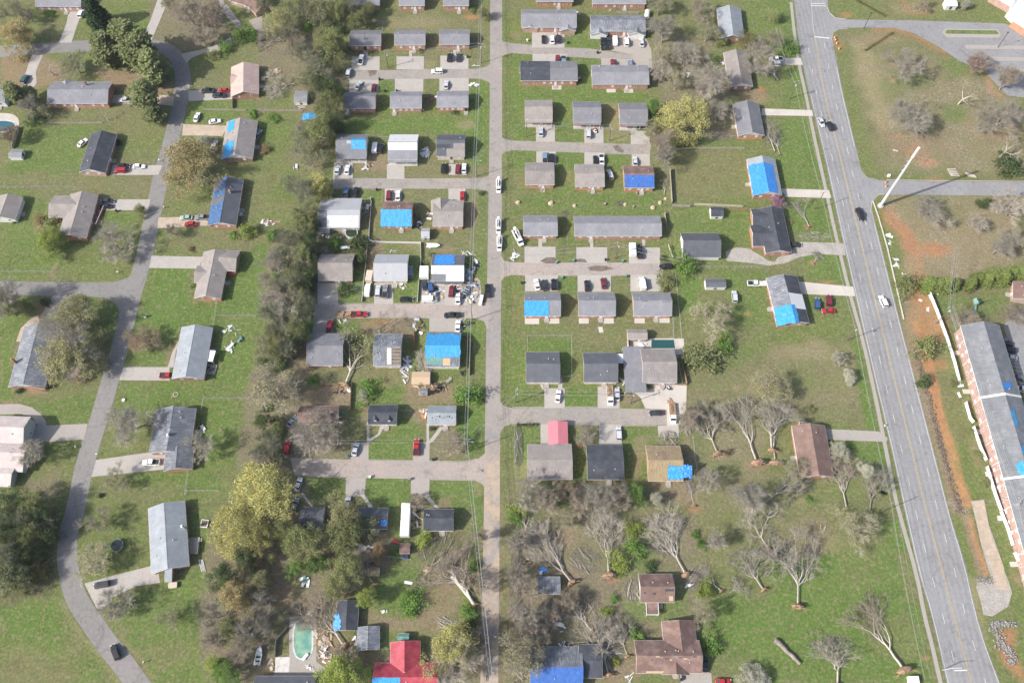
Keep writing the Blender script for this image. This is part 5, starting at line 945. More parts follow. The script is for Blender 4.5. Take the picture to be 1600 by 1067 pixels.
sheet(G3,-1,-.02,1.02,.44,1.0,'tarp_cyan','big cyan tarp over the upper roof of the splintered house',18,8,over=.9,rag=.03);patch(G3,-1,.02,.5,.12,.46,'tarp_teal',lift=.05);patch(G3,-1,.5,.72,.05,.40,'plywood',lift=.03)
T(10)
house('brown-roofed house half hidden by a wide bare tree',(268,400,515,512),yr=425,roof='roof_brown',wall='siding_tan')
house('small charcoal-roofed house with two white dormer windows',(704,394,884,516),yr=415,roof='roof_dark',wall='siding_tan',dormers=2,wins={'S': 3},vents=0)
H=house('small house with a pale, shingle-stripped grey roof',(1075,400,1252,518),yr=428,roof='roof_silver',wall='brick_pink')
for k in range(9): patch(H,-1,.15+.085*k,.20+.085*k,.55+.05*((k*7) % 4),.63+.05*((k*5) % 4),'roof_dark')
T(0)
house('grey-roofed house buried in the trees, leftmost below the lowest side street',(470,793,506,826),roof='roof_mdark',wall='siding_grey');H=house('dark-roofed house with a scrap of blue tarp, behind the olive trees',(560,793,606,826),roof='roof_mdark',wall='siding_grey');sheet(H,-1,.78,.99,.25,.75,'tarp_blue','small blue tarp at the right end of a tree-hidden dark roof',5,5)
U3=house('charcoal-roofed house with its left end torn open to plywood',(662,795,709,829),yr=799,roof='roof_dark',wall='siding_tan')
# ---- north-east block
T(3)
house('grey-roofed brick house at the top edge with a wooden porch, left one',(150,-95,382,12),roof='roof_lgrey',wall='brick_orange');house('grey-roofed brick duplex at the top edge with a small back porch roof',(498,-80,834,26),yr=-52,roof='roof_lgrey',wall='brick',wins={'S': 6})
house('long brick duplex with a light grey roof of two levels and front gables',(58,62,402,172),yr=88,roof='roof_lgrey',wins={'S': 7},wings=[dict(ridge=(118,98,116,166),w_=6),dict(ridge=(350,110,350,180),w_=6)])
house('long duplex with a dark grey roof and white-fronted gables, above five parked vehicles',(490,98,832,196),yr=125,roof='roof_slate',wall='brick',wins={'S': 5},wings=[dict(ridge=(545,140,545,205),w_=6.6,wallm='siding'),dict(ridge=(782,140,782,205),w_=6.6,wallm='siding')])
F3a=house('long brick duplex with a half charcoal, half grey roof',(52,384,408,506),yr=428,roof='roof_grey',wins={'S': 6},wings=[dict(ridge=(105,392,105,440),w_=7,roofm='roof_dark'),dict(ridge=(355,400,355,440),w_=6)])
patch(F3a,-1,.0,.52,.0,.99,'roof_dark',lift=.05);patch(F3a,1,.0,.52,.0,.99,'roof_dark',lift=.05)
house('long brick duplex with an unbroken light blue-grey roof and twin back patios',(497,408,853,528),yr=450,roof='roof_lgrey',wins={'S': 7},wings=[dict(ridge=(550,408,550,460),w_=6),dict(ridge=(790,410,790,460),w_=6)])
T(3);poly('patio',[(590,550),(648,550),(648,580),(592,580)],'concrete_pale',COZ);poly('patio',[(698,552),(757,552),(757,582),(700,582)],'concrete_pale',COZ);poly('patio',[(250,530),(308,530),(308,562),(250,562)],'concrete_pale',COZ)
house('tan-roofed small house with a white porch, nearest the narrow street in the upper row',(80,627,252,752),yr=668,roof='roof_tan',wall='brick',porch=(10.5,1.4,0),steps=False);house('grey-roofed small house with a white porch, beside an orange mower',(379,637,554,765),yr=672,roof='roof_grey',wall='brick',porch=(10.5,1.4,0),steps=False);house('grey-roofed small house with a dark shrub by its porch, next to the big yellow-green tree',(667,646,844,773),yr=685,roof='roof_grey',wall='brick',porch=(10.5,1.4,0),steps=False)
T(0)
house('tan-roofed brick house with an orange wall, left of three below the second side street',(820.5,254.3,866,289),yr=270.3,roof='roof_tan',wall='brick_orange',door=None,wins={'S': 3});house('tan-roofed brick house with a white shed at its side, middle of three in the row',(898,256.8,944,291.5),yr=272.3,roof='roof_tan',wall='brick_orange',door=None,wins={'S': 3})
H=house('brown-roofed brick house with a royal blue tarp on its front slope',(974,259.3,1021,293.8),yr=271,roof='roof_brown',wall='brick_orange',door=None,wins={'S': 3});sheet(H,-1,.03,1.0,.02,.88,'tarp_navy','royal blue tarp on the front slope of the brown-roofed brick house',16,8,rag=.02)
T(7)
house('short brick duplex with a plain grey roof, left of the long row house',(70,280,284,406),yr=322,roof='roof_lgrey',wins={'S': 4,'W': 1});HL=house('very long brick row house with an unbroken grey roof',(387,284,931,408),yr=328,roof='roof_lgrey',wins={'S': 10,'W': 1},door=('S',-.31),vents=4)
H=house('grey-roofed brick duplex with a cyan tarp on its front slope',(78,764,303,908),yr=806,roof='roof_lgrey',wins={'S': 4});sheet(H,-1,-.01,.67,.02,.98,'tarp_cyan','cyan tarp on the left of a grey duplex roof',14,8,rag=.015)
house('grey-roofed brick duplex between the tarped one and the dark-streaked one',(412,763,644,907),yr=804,roof='roof_lgrey',wins={'S': 4});H=house('grey-roofed brick duplex with dark streaks at its ridge',(753,763,993,907),yr=806,roof='roof_lgrey',wins={'S': 4});patch(H,-1,.22,.38,.92,.97,'roof_dark');patch(H,-1,.74,.98,.86,.97,'roof_grey')
house('white-walled garage building with a dark grey roof, beside the gravel drive',(1060,390,1296,541),yr=425,roof='roof_mdark',wall='siding',gable='siding',name='garage',cat='garage',wins={},door=('W',0,'door_white'),steps=False,vents=0)
shed('tiny white playhouse shed with a dark gable roof and dark door',(1240,226,1318,286),roof='roof_dark',rise=1.0,door=('S',0,'dark'));shed('low white-fronted shed with a dark roof in the green yard',(1208,674,1336,728),roof='roof_mdark',h=2.2)
T(0)
house('small brown-roofed brick pool house',(980,515,1011,530),yr=519,h=2.6,roof='roof_tan',wall='brick_pink',vents=0,wins={'S': 3},steps=False,o=.2)
T(11)
house('charcoal-roofed house beside the chain-link yard, left one on the lower side street',(87,64,298,254),yr=122,roof='roof_mdark',wall='siding_tan');H=house('charcoal-roofed house with a white carport at its side',(445,68,657,253),yr=125,roof='roof_mdark',wall='siding_tan')
p=q(685,105,2.4);r=thing('carport','flat white carport roof beside the charcoal house','carport',(p.x,p.y,0));bxp(r,'roof','roof_white',-1.9,-1.8,2.4,1.9,1.8,2.52)
for x_ in (-1.8,1.8):
    for y_ in (-1.7,1.7): tbp(r,'post','trim',[(x_,y_,0),(x_,y_,2.4)],.05,5)
HP=house('large house with a wave-streaked tan roof beside the pool',(808,44,1022,258),yr=100,roof='roof_tan',wall='brick_pink',wins={'S': 3})
for k in range(10): patch(HP,-1,.02+.01*(k % 3),.98-.02*(k % 2),.08+k*.085,.10+k*.085,'roof_slate','shingle_course',lift=.015)
p=q(772,165,2.6);r=thing('carport','flat dark grey lean-to roof on white posts beside the wave-streaked roof','carport',(p.x,p.y,0));bxp(r,'roof','roof_grey',-4.0,-9.0,2.6,3.2,8.2,2.75)
for y_ in (-8.6,-4.3,0,4,7.8): tbp(r,'post','trim',[(-3.9,y_,0),(-3.9,y_,2.6)],.08,5)
W1=house('large tan-roofed house with a grey patch strip, behind a rose-red carport',(97,640,376,858),yr=755,roof='roof_tan',wall='siding',wins={'S': 4});patch(W1,-1,.02,.74,.07,.18,'roof_grey');
for k in range(6): patch(W1,-1,.25+.09*k,.30+.09*k,.30+.07*((k*3) % 5),.33+.07*((k*3) % 5),'roof_brown')
house('charcoal-roofed house beside the large tan one, with a silver SUV on its pad',(467,642,695,860),yr=757,roof='roof_dark',wall='brick',wins={'S': 4})
W3=house('house stripped to bare brown roof decking with a flapping blue tarp',(842,648,1060,870),yr=690,roof='roof_bare',wall='brick',ridge=False,wins={'S': 3},vents=3)
sheet(W3,-1,.55,1.0,.08,.72,'tarp_cyan','bright cyan tarp loose on the bare roof decking',12,10,rag=.04,wr=.18);sheet(W3,-1,1.0,1.24,.15,.78,'tarp_blue','blue tarp end hanging off the right side of the bare roof',8,10,rag=.05,wr=.35)
p=q(287,568,2.5);r=thing('carport','rose-red metal carport on the concrete drive','carport',(p.x,p.y,0),0);mb=MB();mb.ext([(-3.3,2.4),(0,3.2),(3.3,2.4),(3.3,2.32),(0,3.12),(-3.3,2.32)],-4.0,4.0,'y');mb.build('roof','roof_rose',r)
for x_ in (-3.15,3.15):
    for y_ in (-3.8,0,3.8): tbp(r,'post','trim',[(x_,y_,0),(x_,y_,2.36)],.06,5)
# ---- along the main road
T(0)
houseR('light grey roofed house end-on at the top, beside a brown bush',(1140,8,1146,55),10.2,roof='roof_silver',wall='brick_dark');houseR('weathered pinkish-grey roofed house end-on under bare trees',(1150,77,1160,131),9.6,roof='roof_tan',wall='brick_dark',gable='siding');houseR('grey-roofed brick house end-on with a white gable, above the storm-cut brush',(1167,157,1176,207),10.4,roof='roof_grey',wall='brick_orange',gable='siding')
J=houseR('house with a bright blue tarp over most of its roof, end-on beside a white drive',(1191,243,1202,300),11.0,roof='roof_silver',wall='brick',gable='siding');sheet(J,-1,.18,1.0,.0,1.0,'tarp_blue','bright blue tarp over the left slope of the end-on house',14,8,rag=.03);sheet(J,1,.2,.98,.32,1.0,'tarp_blue','bright blue tarp over the right slope of the end-on house',12,6,rag=.03)
houseR('charcoal-roofed house of stepped wings, end-on above the gravel drive',(1205,322,1219,391),9.6,roof='roof_dark',wall='brick',gable='siding',wings=[dict(ridge=(1176,336,1208,336),w_=6.5),dict(ridge=(1176,364,1212,364),w_=8.5)],vents=2)
Q=houseR('half-rebuilt grey-roofed house with a cyan tarp on its near corner',(1224,428,1243,502),11.4,roof='roof_slate',wall='brick',gable='siding',vents=2);patch(Q,1,.02,.40,.02,.98,'roof_dark');patch(Q,1,.40,.72,.0,.98,'roof_white',lift=.05);patch(Q,1,.72,.99,.02,.98,'roof_dark')
sheet(Q,-1,.64,1.02,-.02,1.0,'tarp_cyan','cyan tarp on the near left corner of the half-rebuilt roof',9,8,over=.3,rag=.04)
houseR('brown-roofed house end-on among dogwoods and a leaning bare tree',(1266,661,1280,742),11.0,roof='roof_rust',wall='brick',wings=[dict(ridge=(1252,668,1262,668),w_=6,h=2.4)])
# ---- south
T(14)
H=houseR('narrow dark-roofed shed with a blue tarp along its left side, by the oval pool',(572,548,560,735),6.6,h=2.4,roof='roof_dark',wall='wood_grey',vents=0,name='shed',cat='shed',wins={},door=None);sheet(H,-1,.45,1.0,-.15,.45,'tarp_blue','torn blue tarp along the eave of the narrow shed',8,5,rag=.15)
houseR('long brown and grey roofed shed in the dirt yard',(700,710,697,858),6.6,h=2.3,roof='roof_slate',wall='wood_grey',vents=0,name='shed',cat='shed',wins={},door=None)
shed('small moss-green roofed shed under a broken tree',(705,346,772,396),roof='roof_bare',wall='wood_grey');shed('small pale green roofed shed beside the red roof',(888,757,956,796),roof='tarp_teal',wall='siding');shed('small brown-roofed shed with a blue bin in front',(900,195,962,258),roof='roof_brown',wall='wood')
RH=house('red metal roofed house with a blue tarp at its lower corner',(738,940,1140,1130),yr=1012,roof='roof_red',wall='siding',vents=1,wings=[dict(ridge=(928,802,928,1000),w_=8.2,h=2.8,rise=1.9)])
sheet(RH,-1,.0,.42,.1,.98,'tarp_cyan','blue tarp spread over the lower left of the red roof',12,8,rag=.03)
house('dark grey roofed house along the bottom edge, behind the pool patio',(-10,1022,368,1140),yr=1040,roof='roof_mdark',wall='siding',o=.3)
T(15)
shed('small grey shed with a mossy dark ridge beside an uprooted tree',(160,402,302,512),roof='roof_slate',wall='wood_grey',h=2.4)
Y1=house('small brown-roofed white-sided house with a screened porch frame',(795,385,1008,564),yr=462,roof='roof_rust',wall='siding',wins={'S': 2},door=None);patch(Y1,1,.02,.98,.02,.98,'roof_brown');patch(Y1,-1,.72,.98,.70,.84,'roof_dark');patch(Y1,-1,.84,.96,.10,.40,'plywood');patch(Y1,-1,.36,.46,.5,.62,'roof_dark');patch(Y1,-1,.10,.18,.55,.65,'roof_dark')
p=q(878,600,2.2);r=thing('porch','open white porch frame with a purple-grey roof behind the small brown house','porch',(p.x,p.y,0));bxp(r,'roof','roof_brown',-1.7,-1.7,2.05,1.6,1.9,2.15)
for x_ in (-1.7,1.6):
    for y_ in (-1.8,1.8): bxp(r,'post','trim',x_-.1,y_-.1,0,x_+.1,y_+.1,2.3)
mb=MB();mb.box(-1.8,-1.95,2.2,1.7,-1.8,2.35);mb.box(-1.95,-1.95,2.2,-1.8,1.9,2.35);mb.box(1.7,-1.95,2.2,1.85,1.9,2.35);mb.build('rail','trim',r)
Y2=house('large brown house of three wings with torn shingles, under fallen branches',(770,800,1180,1005),yr=882,roof='roof_brown',wall='brick_dark',wins={'S': 4},vents=5,wings=[dict(ridge=(1044,672,1068,880),w_=9.2,rise=2.1,roofm='roof_brown'),dict(ridge=(1022,890,1030,1012),w_=7.5,rise=1.8,roofm='roof_rust')])
for k in range(10): patch(Y2,-1,.22+.07*k,.26+.07*k+.02*(k % 2),.72+.06*((k*3) % 4),.79+.06*((k*3) % 4),('roof_dark','plywood','roof_tan')[k % 3])
patch(Y2,-1,.15,.42,.02,.12,'plywood')
Y3=house('wide house whose front slope is under a big shiny blue tarp',(112,838,440,1110),yr=940,roof='roof_slate',wall='siding',wins={'S': 4});sheet(Y3,-1,.0,1.0,.0,.99,'tarp_navy','big shiny blue tarp over the front slope of the wide house',18,9,rag=.015)
house('dark-roofed house joined to the right of the blue-tarped one',(418,826,562,1035),yr=925,roof='roof_dark',wall='siding_grey',steps=False,wins={'S': 2},vents=0)
# ---- apartment block and the white-roofed building at the right edge
T(0)
AP=houseR('long two-storey pink brick apartment block with a streaked grey roof, at the right edge',(1537,502,1662,925),13.5,h=6.0,rise=2.7,o=.35,roof='roof_apartment',wall='brick_pink',wins={},door=None,vents=14,name='apartment_block',cat='apartment building')
L,D=AP['L'],AP['D'];n=26
for i in range(n):
    u=-L/2+2.2+(L-4.4)*i/(n-1)
    for z in (1.6,4.4):
        if (i*7+int(z)) % 9 != 4: window(AP['r'],side(L,D,'S',u,z),1.0 if i % 3 else 1.4,1.0)
for i in range(12):
    u=-L/2+5+(L-10)*i/11;b=MB();b.box(-.06,-.06,0,.06,.06,6);link('downpipe',b.mesh('downpipe','trim'),AP['r'],side(L,D,'S',u,0) @ Matrix.Translation((0,-.08,0)))
    if i % 2 == 0: b=MB();b.box(-.8,-2.4,0,.8,0,.18);link('patio_step',b.mesh('patio_step','concrete_pale'),AP['r'],side(L,D,'S',u+2.4,0))
for f in (.295,.605): 
    g=MB();s_=AP['rise']/(D/2);x_=(f-.5)*L;zz=AP['h']-.35*s_;g.ext([(-D/2-.5,zz+.05),(0,AP['h']+AP['rise']+.35),(D/2+.5,zz+.05),(D/2+.5,zz-.3),(0,AP['h']+AP['rise']-.1),(-D/2-.5,zz-.3)],x_-.35,x_+.35);g.build('fire_wall','trim',AP['r'])
sheet(AP,1,.245,.275,.45,.95,'tarp_blue','small blue tarp square near the apartment ridge',6,5);sheet(AP,1,.36,.42,.75,.98,'tarp_cyan','narrow blue tarp strip below the apartment fire wall',8,4);sheet(AP,1,.50,.58,.1,.98,'tarp_cyan','blue tarp on the apartment roof above the second fire wall',8,6);sheet(AP,-1,.555,.595,.62,.98,'tarp_cyan','blue tarp on the street side of the apartment roof',7,5);sheet(AP,1,.63,.67,.2,.9,'tarp_blue','lowest blue tarp on the apartment roof',6,6)
T(8)
houseR('pinkish brick house corner with a rust roof, at the right edge beside the hedge',(1640,690,1640,800),10,roof='roof_rust',wall='brick_pink',wins={},door=None)
T(4)
pts=[(1370,0),(1400,-40),(1480,-60)]
def slab(label,quad,h,mat,wallm,name='flat_roofed_building',cat='building'):
    P_=[q(x_,y_,h) for x_,y_ in quad];c=sum(P_,Vector())/len(P_);r=thing(name,label,cat,(c.x,c.y,0));loc=[(a.x-c.x,a.y-c.y) for a in P_]
    if sum(a[0]*b[1]-a[1]*b[0] for a,b in zip(loc,loc[1:]+loc[:1]))<0: loc=loc[::-1]
    mb=MB();mb.ext([(x_*.985,y_*.985) for x_,y_ in loc],0,h-.3,'z');mb.build('wall',wallm,r);mb=MB();mb.ext(loc,h-.3,h,'z');mb.build('roof',mat,r)
    mb=MB()
    for (ax,ay),(bx,by) in zip(loc,loc[1:]+loc[:1]): mb.tube([(ax,ay,h+.15),(bx,by,h+.15)],.2,4)
    mb.build('parapet','trim',r);return r,c
slab('white flat-roofed school building in the top right corner',[(1510,55),(1560,0),(1800,60),(1800,240),(1600,140)],4.5,'roof_white','siding');slab('tan-walled entrance block beside the white flat roof',[(1395,-30),(1440,-60),(1560,-20),(1520,42)],3.6,'roof_white','brick_pink')
slab('white flat-roofed canopy in front of the white school',[(1530,130),(1570,95),(1660,150),(1640,200)],3.4,'roof_white','brick_orange')
T(4);p=q(1140,45);shed('small white gabled sign shelter on the lawn at the top right',(1108,0,1180,40),h=2.4,roof='roof_white',wall='siding',door=('S',0,'dark'))
# ================================================================ TREES AND SHRUBS
def where(kind,x,y,place,cuts,sides,bands):
    return '%s tree, %s of the %s, %s' % (kind,sides[(x>cuts[0])+(x>cuts[1])],place,next(b for k,b in bands if y<k))
T(1)
tree('leafy',105,215,250,11,'yellow-leaved tree leaning over the top-left road','leaf_gold',var=1);tree('bud',70,60,200,10,'olive half-bare tree in the top left corner','leaf_olive',bark='bark');tree('broom',180,90,110,8,'small bare tree beside the top-left drive')
PG='dark pines in a clump inside the road bend'
for x,y,w_,h,lb in ((655,310,190,17,'leftmost dark pine of the clump in the road bend'),(785,250,180,19,'tallest dark pine, at the back of the clump in the road bend'),(870,330,210,18,'broad dark pine in the middle of the road-bend clump'),(950,400,180,16,'dark pine on the road side of the bend clump'),(960,480,110,10,'short pine at the near foot of the bend clump')): tree('pine',x,y,w_,h,lb,'leaf_pine',PG)
tree('pine',905,600,180,15,'single dark pine overhanging the pinkish drive','leaf_pine');tree('pine',955,710,130,9,'low spreading pine just below the pinkish drive','leaf_pine')
tree('cone',588,70,140,15,'tall dark green conical evergreen on the top lawn','leaf_conifer');tree('bud',470,410,190,8,'small grey-green bare tree in front of the long ranch house','leaf_olive');tree('snag',310,430,130,7,'bare forked tree on the brown yard of the ranch house')
tree('bare',1190,90,220,12,'brownish bare tree behind the top drive, left of two',twig='twig_brown');tree('bud',1320,80,210,12,'brownish half-bare tree behind the top drive, right of two','leaf_rose',twig='twig_brown');tree('bare',1260,220,190,10,'low bare tree on the leaf-littered slope at the top',twig='twig_brown');tree('bud',1050,30,90,9,'slim olive tree beside the pale top drive','leaf_olive')
tree('pine',95,590,110,12,'dark round pine in front of the cut-off grey house','leaf_pine');tree('bare',200,660,150,9,'bare grey tree by the pool fence');tree('pine',190,590,80,9,'thin dark pine beside the pool yard','leaf_pine');tree('bud',250,690,120,7,'half-bare olive tree behind the pool yard','leaf_olive');tree('snag',655,720,90,6,'small broken tree behind the long ranch house')
tree('leafy',1195,1040,385,15,'big golden-tan tree beside the winding road','leaf_gold',var=3);tree('leafy',1272,880,90,5,'white blossoming tree in front of the tarped roof','leaf_white');bush(735,888,55,'dark round shrub at the corner of the charcoal ranch house','leaf_conifer');bush(880,190,45,'round green shrub beside the pale top drive');bush(310,68,80,'low clipped green hedge before the top grey house','leaf_green',.5)
for x,y,w_,lb in ((1500,215,110,'left green shrub of the hedge on the top grassy bank'),(1560,210,110,'middle green shrub of the hedge on the top grassy bank'),(1400,290,90,'lower green shrub of the hedge on the top grassy bank')): bush(x,y,w_,lb,'leaf_green',1.0)
bush(1330,340,90,'olive scrub below the curved white drive','leaf_olive');bush(1575,710,70,'green shrub at the end of the low wooden wall');bush(215,740,120,'dark green shrub along the pool fence','leaf_dark');bush(620,535,50,'green shrub behind the ranch house roof','leaf_dark');tree('bud',50,840,140,8,'brown half-bare tree beside the corner pool','leaf_rust')
T(2)
GN='mixed trees of the wooded strip behind the north-west duplexes'
for k,x,y,w_,h,lf in (('bud',40,20,150,11,'leaf_olive'),('leafy',150,120,190,12,'leaf_bud'),('bare',300,60,170,12,None),('leafy',250,30,180,12,'leaf_olive'),('bud',400,90,180,13,'leaf_bud'),('leafy',480,60,170,13,'leaf_olive'),('bare',560,20,150,11,None),('leafy',640,130,150,9,'leaf_olive'),('leafy',470,280,210,15,'leaf_olive'),('leafy',440,250,150,14,'leaf_bud'),('bare',300,340,200,11,None),('bud',260,290,180,10,'leaf_rose'),('bare',380,420,170,10,None),('leafy',440,560,200,15,'leaf_dark'),('leafy',470,660,170,15,'leaf_olive'),('snag',440,640,150,14,None),('bud',310,520,150,10,'leaf_olive'),('leafy',390,820,220,13,'leaf_olive'),('bare',280,900,180,11,None),('bud',340,980,200,12,'leaf_olive'),('leafy',470,780,120,12,'leaf_dark'),('bare',330,800,130,10,None),('bare',200,220,150,10,None),('leafy',690,60,110,8,'leaf_olive')):
    nm={'bare': 'bare grey','bud': 'half-bare budding','leafy': 'olive-leaved','snag': 'broken bare'}[k];lb={('leafy','leaf_bud'): 'pale yellowish',('leafy','leaf_dark'): 'dark green'}.get((k,lf),nm)
    tree(k,x,y,w_,h,where(lb+(' upright' if h>12 else ''),x,y,'duplex wood strip',(250,400),('left edge','middle','right edge'),((80,'at the top edge'),(230,'above the upper thrown tree'),(340,'by the upper thrown tree'),(480,'at the street end'),(640,'by the lower thrown tree'),(770,'beside the small blue tarp'),(9999,'above the white-fronted house'))),lf,GN,twig='twig_moss')
fallen(220,270,10,215,'thrown bare tree fanning left across the brown clearing, upper of two',.9,bark='bark',twig='twig',ball=.6);fallen(240,530,50,560,'thrown bare tree fanning left across the grass, lower of two',.95,bark='bark',twig='twig_pale',ball=.6)
tree('leafy',620,85,60,6,'white blossoming tree behind the leftmost top duplex','leaf_white');tree('leafy',1420,85,90,6,'small olive tree beside the pole line at the top','leaf_olive');bush(1030,315,40,'dark shrub at the corner of the pale-roofed duplex','leaf_dark');bush(1350,65,50,'small green shrub on the red clay at the top','leaf_olive');bush(60,930,70,'grey-brown brush heap in the green back yard','leaf_rust');bush(110,735,90,'low green weeds below the grey wall','leaf_green',.4)
bush(520,790,80,'dark green shrub at the lawn corner of the woods','leaf_dark');bush(1245,700,50,'dark shrub before the smooth-roofed duplex wall','leaf_dark',.5)
T(3)
GB='bare storm-stripped trees behind the north-east duplexes'
for k,x,y,w_,h,lb,lf,tw in (('bud',920,40,150,9,'olive half-bare tree at the top behind the north-east duplexes','leaf_olive','twig'),('bare',950,190,210,12,'large bare grey tree behind the white-gabled duplex',None,'twig'),('bare',1090,340,240,12,'wide bare grey tree in the middle of the strip',None,'twig'),('bud',930,350,140,11,'pale green budding tree beside the pinkish parking strip','leaf_bud','twig_pale'),('bare',930,460,140,10,'narrow bare tree at the end of the light-roofed duplex',None,'twig_pale'),('bare',1170,60,180,10,'pinkish bare tree beside the top grey house',None,'twig_brown'),('bud',1220,210,150,8,'low half-bare olive tree below the top grey house','leaf_olive','twig'),('bare',1225,550,290,15,'largest bare tree, pale limbs spread above the yellow-green tree',None,'twig_pale'),('bare',1290,690,180,11,'bare dark tree with an orange root mound beside the grey house',None,'twig'),('bare',1520,400,230,13,'pale bare tree beside the weathered pinkish roof',None,'twig_pale'),('bud',1030,500,140,10,'yellowish budding tree left of the largest bare tree','leaf_bud','twig_pale'),('bud',890,800,110,8,'olive budding tree at the end of the upper porch row','leaf_olive','twig'),('bare',930,900,210,13,'thick brown bare tree at the end of the second side street',None,'twig_brown'),('bare',960,980,150,11,'low bare grey tree below the second side street end',None,'twig')): tree(k,x,y,w_,h,lb,lf,GB,twig=tw)
tree('leafy',1070,735,330,14,'big yellow-green leafy tree behind the porch row','leaf_yellow',var=0);tree('leafy',885,650,110,9,'fresh green tree left of the big yellow-green one','leaf_green');bush(870,820,80,'bright green shrub beside the porch row drive','leaf_lime');tree('leafy',1460,255,150,6,'rusty holly-green tree below the top grey house','leaf_holly');tree('leafy',1545,255,60,4,'white blossoming shrub right of the rusty tree','leaf_white');bush(800,798,50,'dark shrub by the porch steps of the right grey house','leaf_dark')
bush(1280,130,60,'rusty brown shrub against the top grey house','leaf_rust');bush(1320,245,110,'mixed green brush below the top grey house','leaf_olive')
brush(1340,850,200,70,'heap of brown storm brush below the grey brick house',10,500,'twig_brown');bush(960,130,90,'olive scrub beside the back decks','leaf_olive');bush(655,25,50,'bright shrub behind the top duplex','leaf_lime')
T(4)
GF='bare storm-stripped trees on the tan field right of the main road'
for k,x,y,w_,h,lb,tw,lf in (('bare',860,415,260,11,'bare tree on the field nearest the clipped hedge','twig',None),('bare',900,720,300,12,'widest bare tree on the tan field','twig',None),('snag',1225,600,190,9,'small snapped tree of white limbs on the field','twig_pale',None),('bare',1460,730,290,13,'large bare tree near the right edge of the field','twig',None),('snag',1490,930,180,9,'snapped pale tree low on the field by the right edge','twig_pale',None),('bare',1490,500,190,10,'bare brown tree at the corner of the car park','twig_brown',None),('bare',40,250,130,9,'bare brown tree beside the two white pickups','twig_brown',None)): tree(k,x,y,w_,h,lb,None,GF,twig=tw)
tree('bare',1300,400,150,8,'reddish-pink budding tree beside the car park',twig='twig_brown');tree('leafy',1300,405,130,7,'rose-tinted young leaves tree beside the car park','leaf_rose');tree('bud',965,30,110,6,'brownish small tree on the top lawn right of the hedge','leaf_rust');tree('leafy',1250,25,70,5,'white blossoming tree beside the sign shelter','leaf_white');tree('leafy',25,95,100,6,'yellow-green tree beside the driveway at the top','leaf_olive');bush(140,300,110,'bright green shrub beside the sidewalk','leaf_green');bush(1530,1030,190,'dark evergreen shrub mass at the right edge of the field','leaf_dark',.7)
fallen(60,510,0,400,'snapped pale tree crown by the pole on the west verge',.9,ball=0)
for i in range(11):
    bush(560+i*17,2+i*9.5,20,'clipped dark shrub of the upper hedge row on the school lawn','leaf_holly',.8,'clipped hedge shrubs, upper row');
for i in range(10):
    bush(615+i*18,310-i*11.5,22,'clipped yellowish shrub of the lower hedge row beside the main road','leaf_holly',.8,'clipped hedge shrubs, lower row')
fallen(70,970,20,800,'stack of pale split trunks fanning up the west verge',.55,ball=.5);fallen(40,950,-20,740,'second pale split trunk lying up the west verge',.5,ball=0)
T(5)
tree('leafy',305,470,235,10,'rounded yellow-green tree on the lush corner lawn','leaf_lime',var=2);tree('bare',705,440,280,11,'wide pale bare tree on the corner lawn',twig='twig_pale');tree('leafy',873,243,90,4.5,'dense olive shrub-tree at the drive mouth','leaf_olive',var=1)
tree('bare',60,780,270,14,'large bare grey tree over the side road at the left edge',twig='twig');tree('bare',-10,850,200,12,'bare grey tree cut off by the left edge below the side road',twig='twig');tree('leafy',120,860,140,8,'olive tree under the big bare left tree','leaf_olive')
tree('leafy',500,920,320,13,'broad half-leafed yellowish tree at the junction lawn','leaf_bud',var=3);tree('bare',440,960,320,13,'pale bare tree tangled with the broad yellowish one',twig='twig_pale');tree('bud',895,1040,210,6,'low reddish-brown budding tree beside the winding road','leaf_rust',twig='twig_brown');bush(1540,370,120,'light green leafy shrub behind the white-gabled house','leaf_lime',1.0);bush(1450,400,60,'green shrub at the corner of the white-gabled house','leaf_green');tree('bare',1080,375,110,6,'small pinkish bare tree on the drive verge',twig='twig_brown');bush(1195,487,40,'small grey dome shrub on the lawn','leaf_rust')
bush(320,325,120,'olive shrub against the crossing-gable house','leaf_olive');bush(285,815,80,'dark green hedge beside the grey drive','leaf_dark',1.0);bush(1200,718,35,'green shrub by the tan ranch house entry','leaf_green');bush(245,300,70,'brown twiggy shrub west of the crossing-gable house','leaf_rust');bush(95,312,40,'green shrub at the white house corner','leaf_dark')
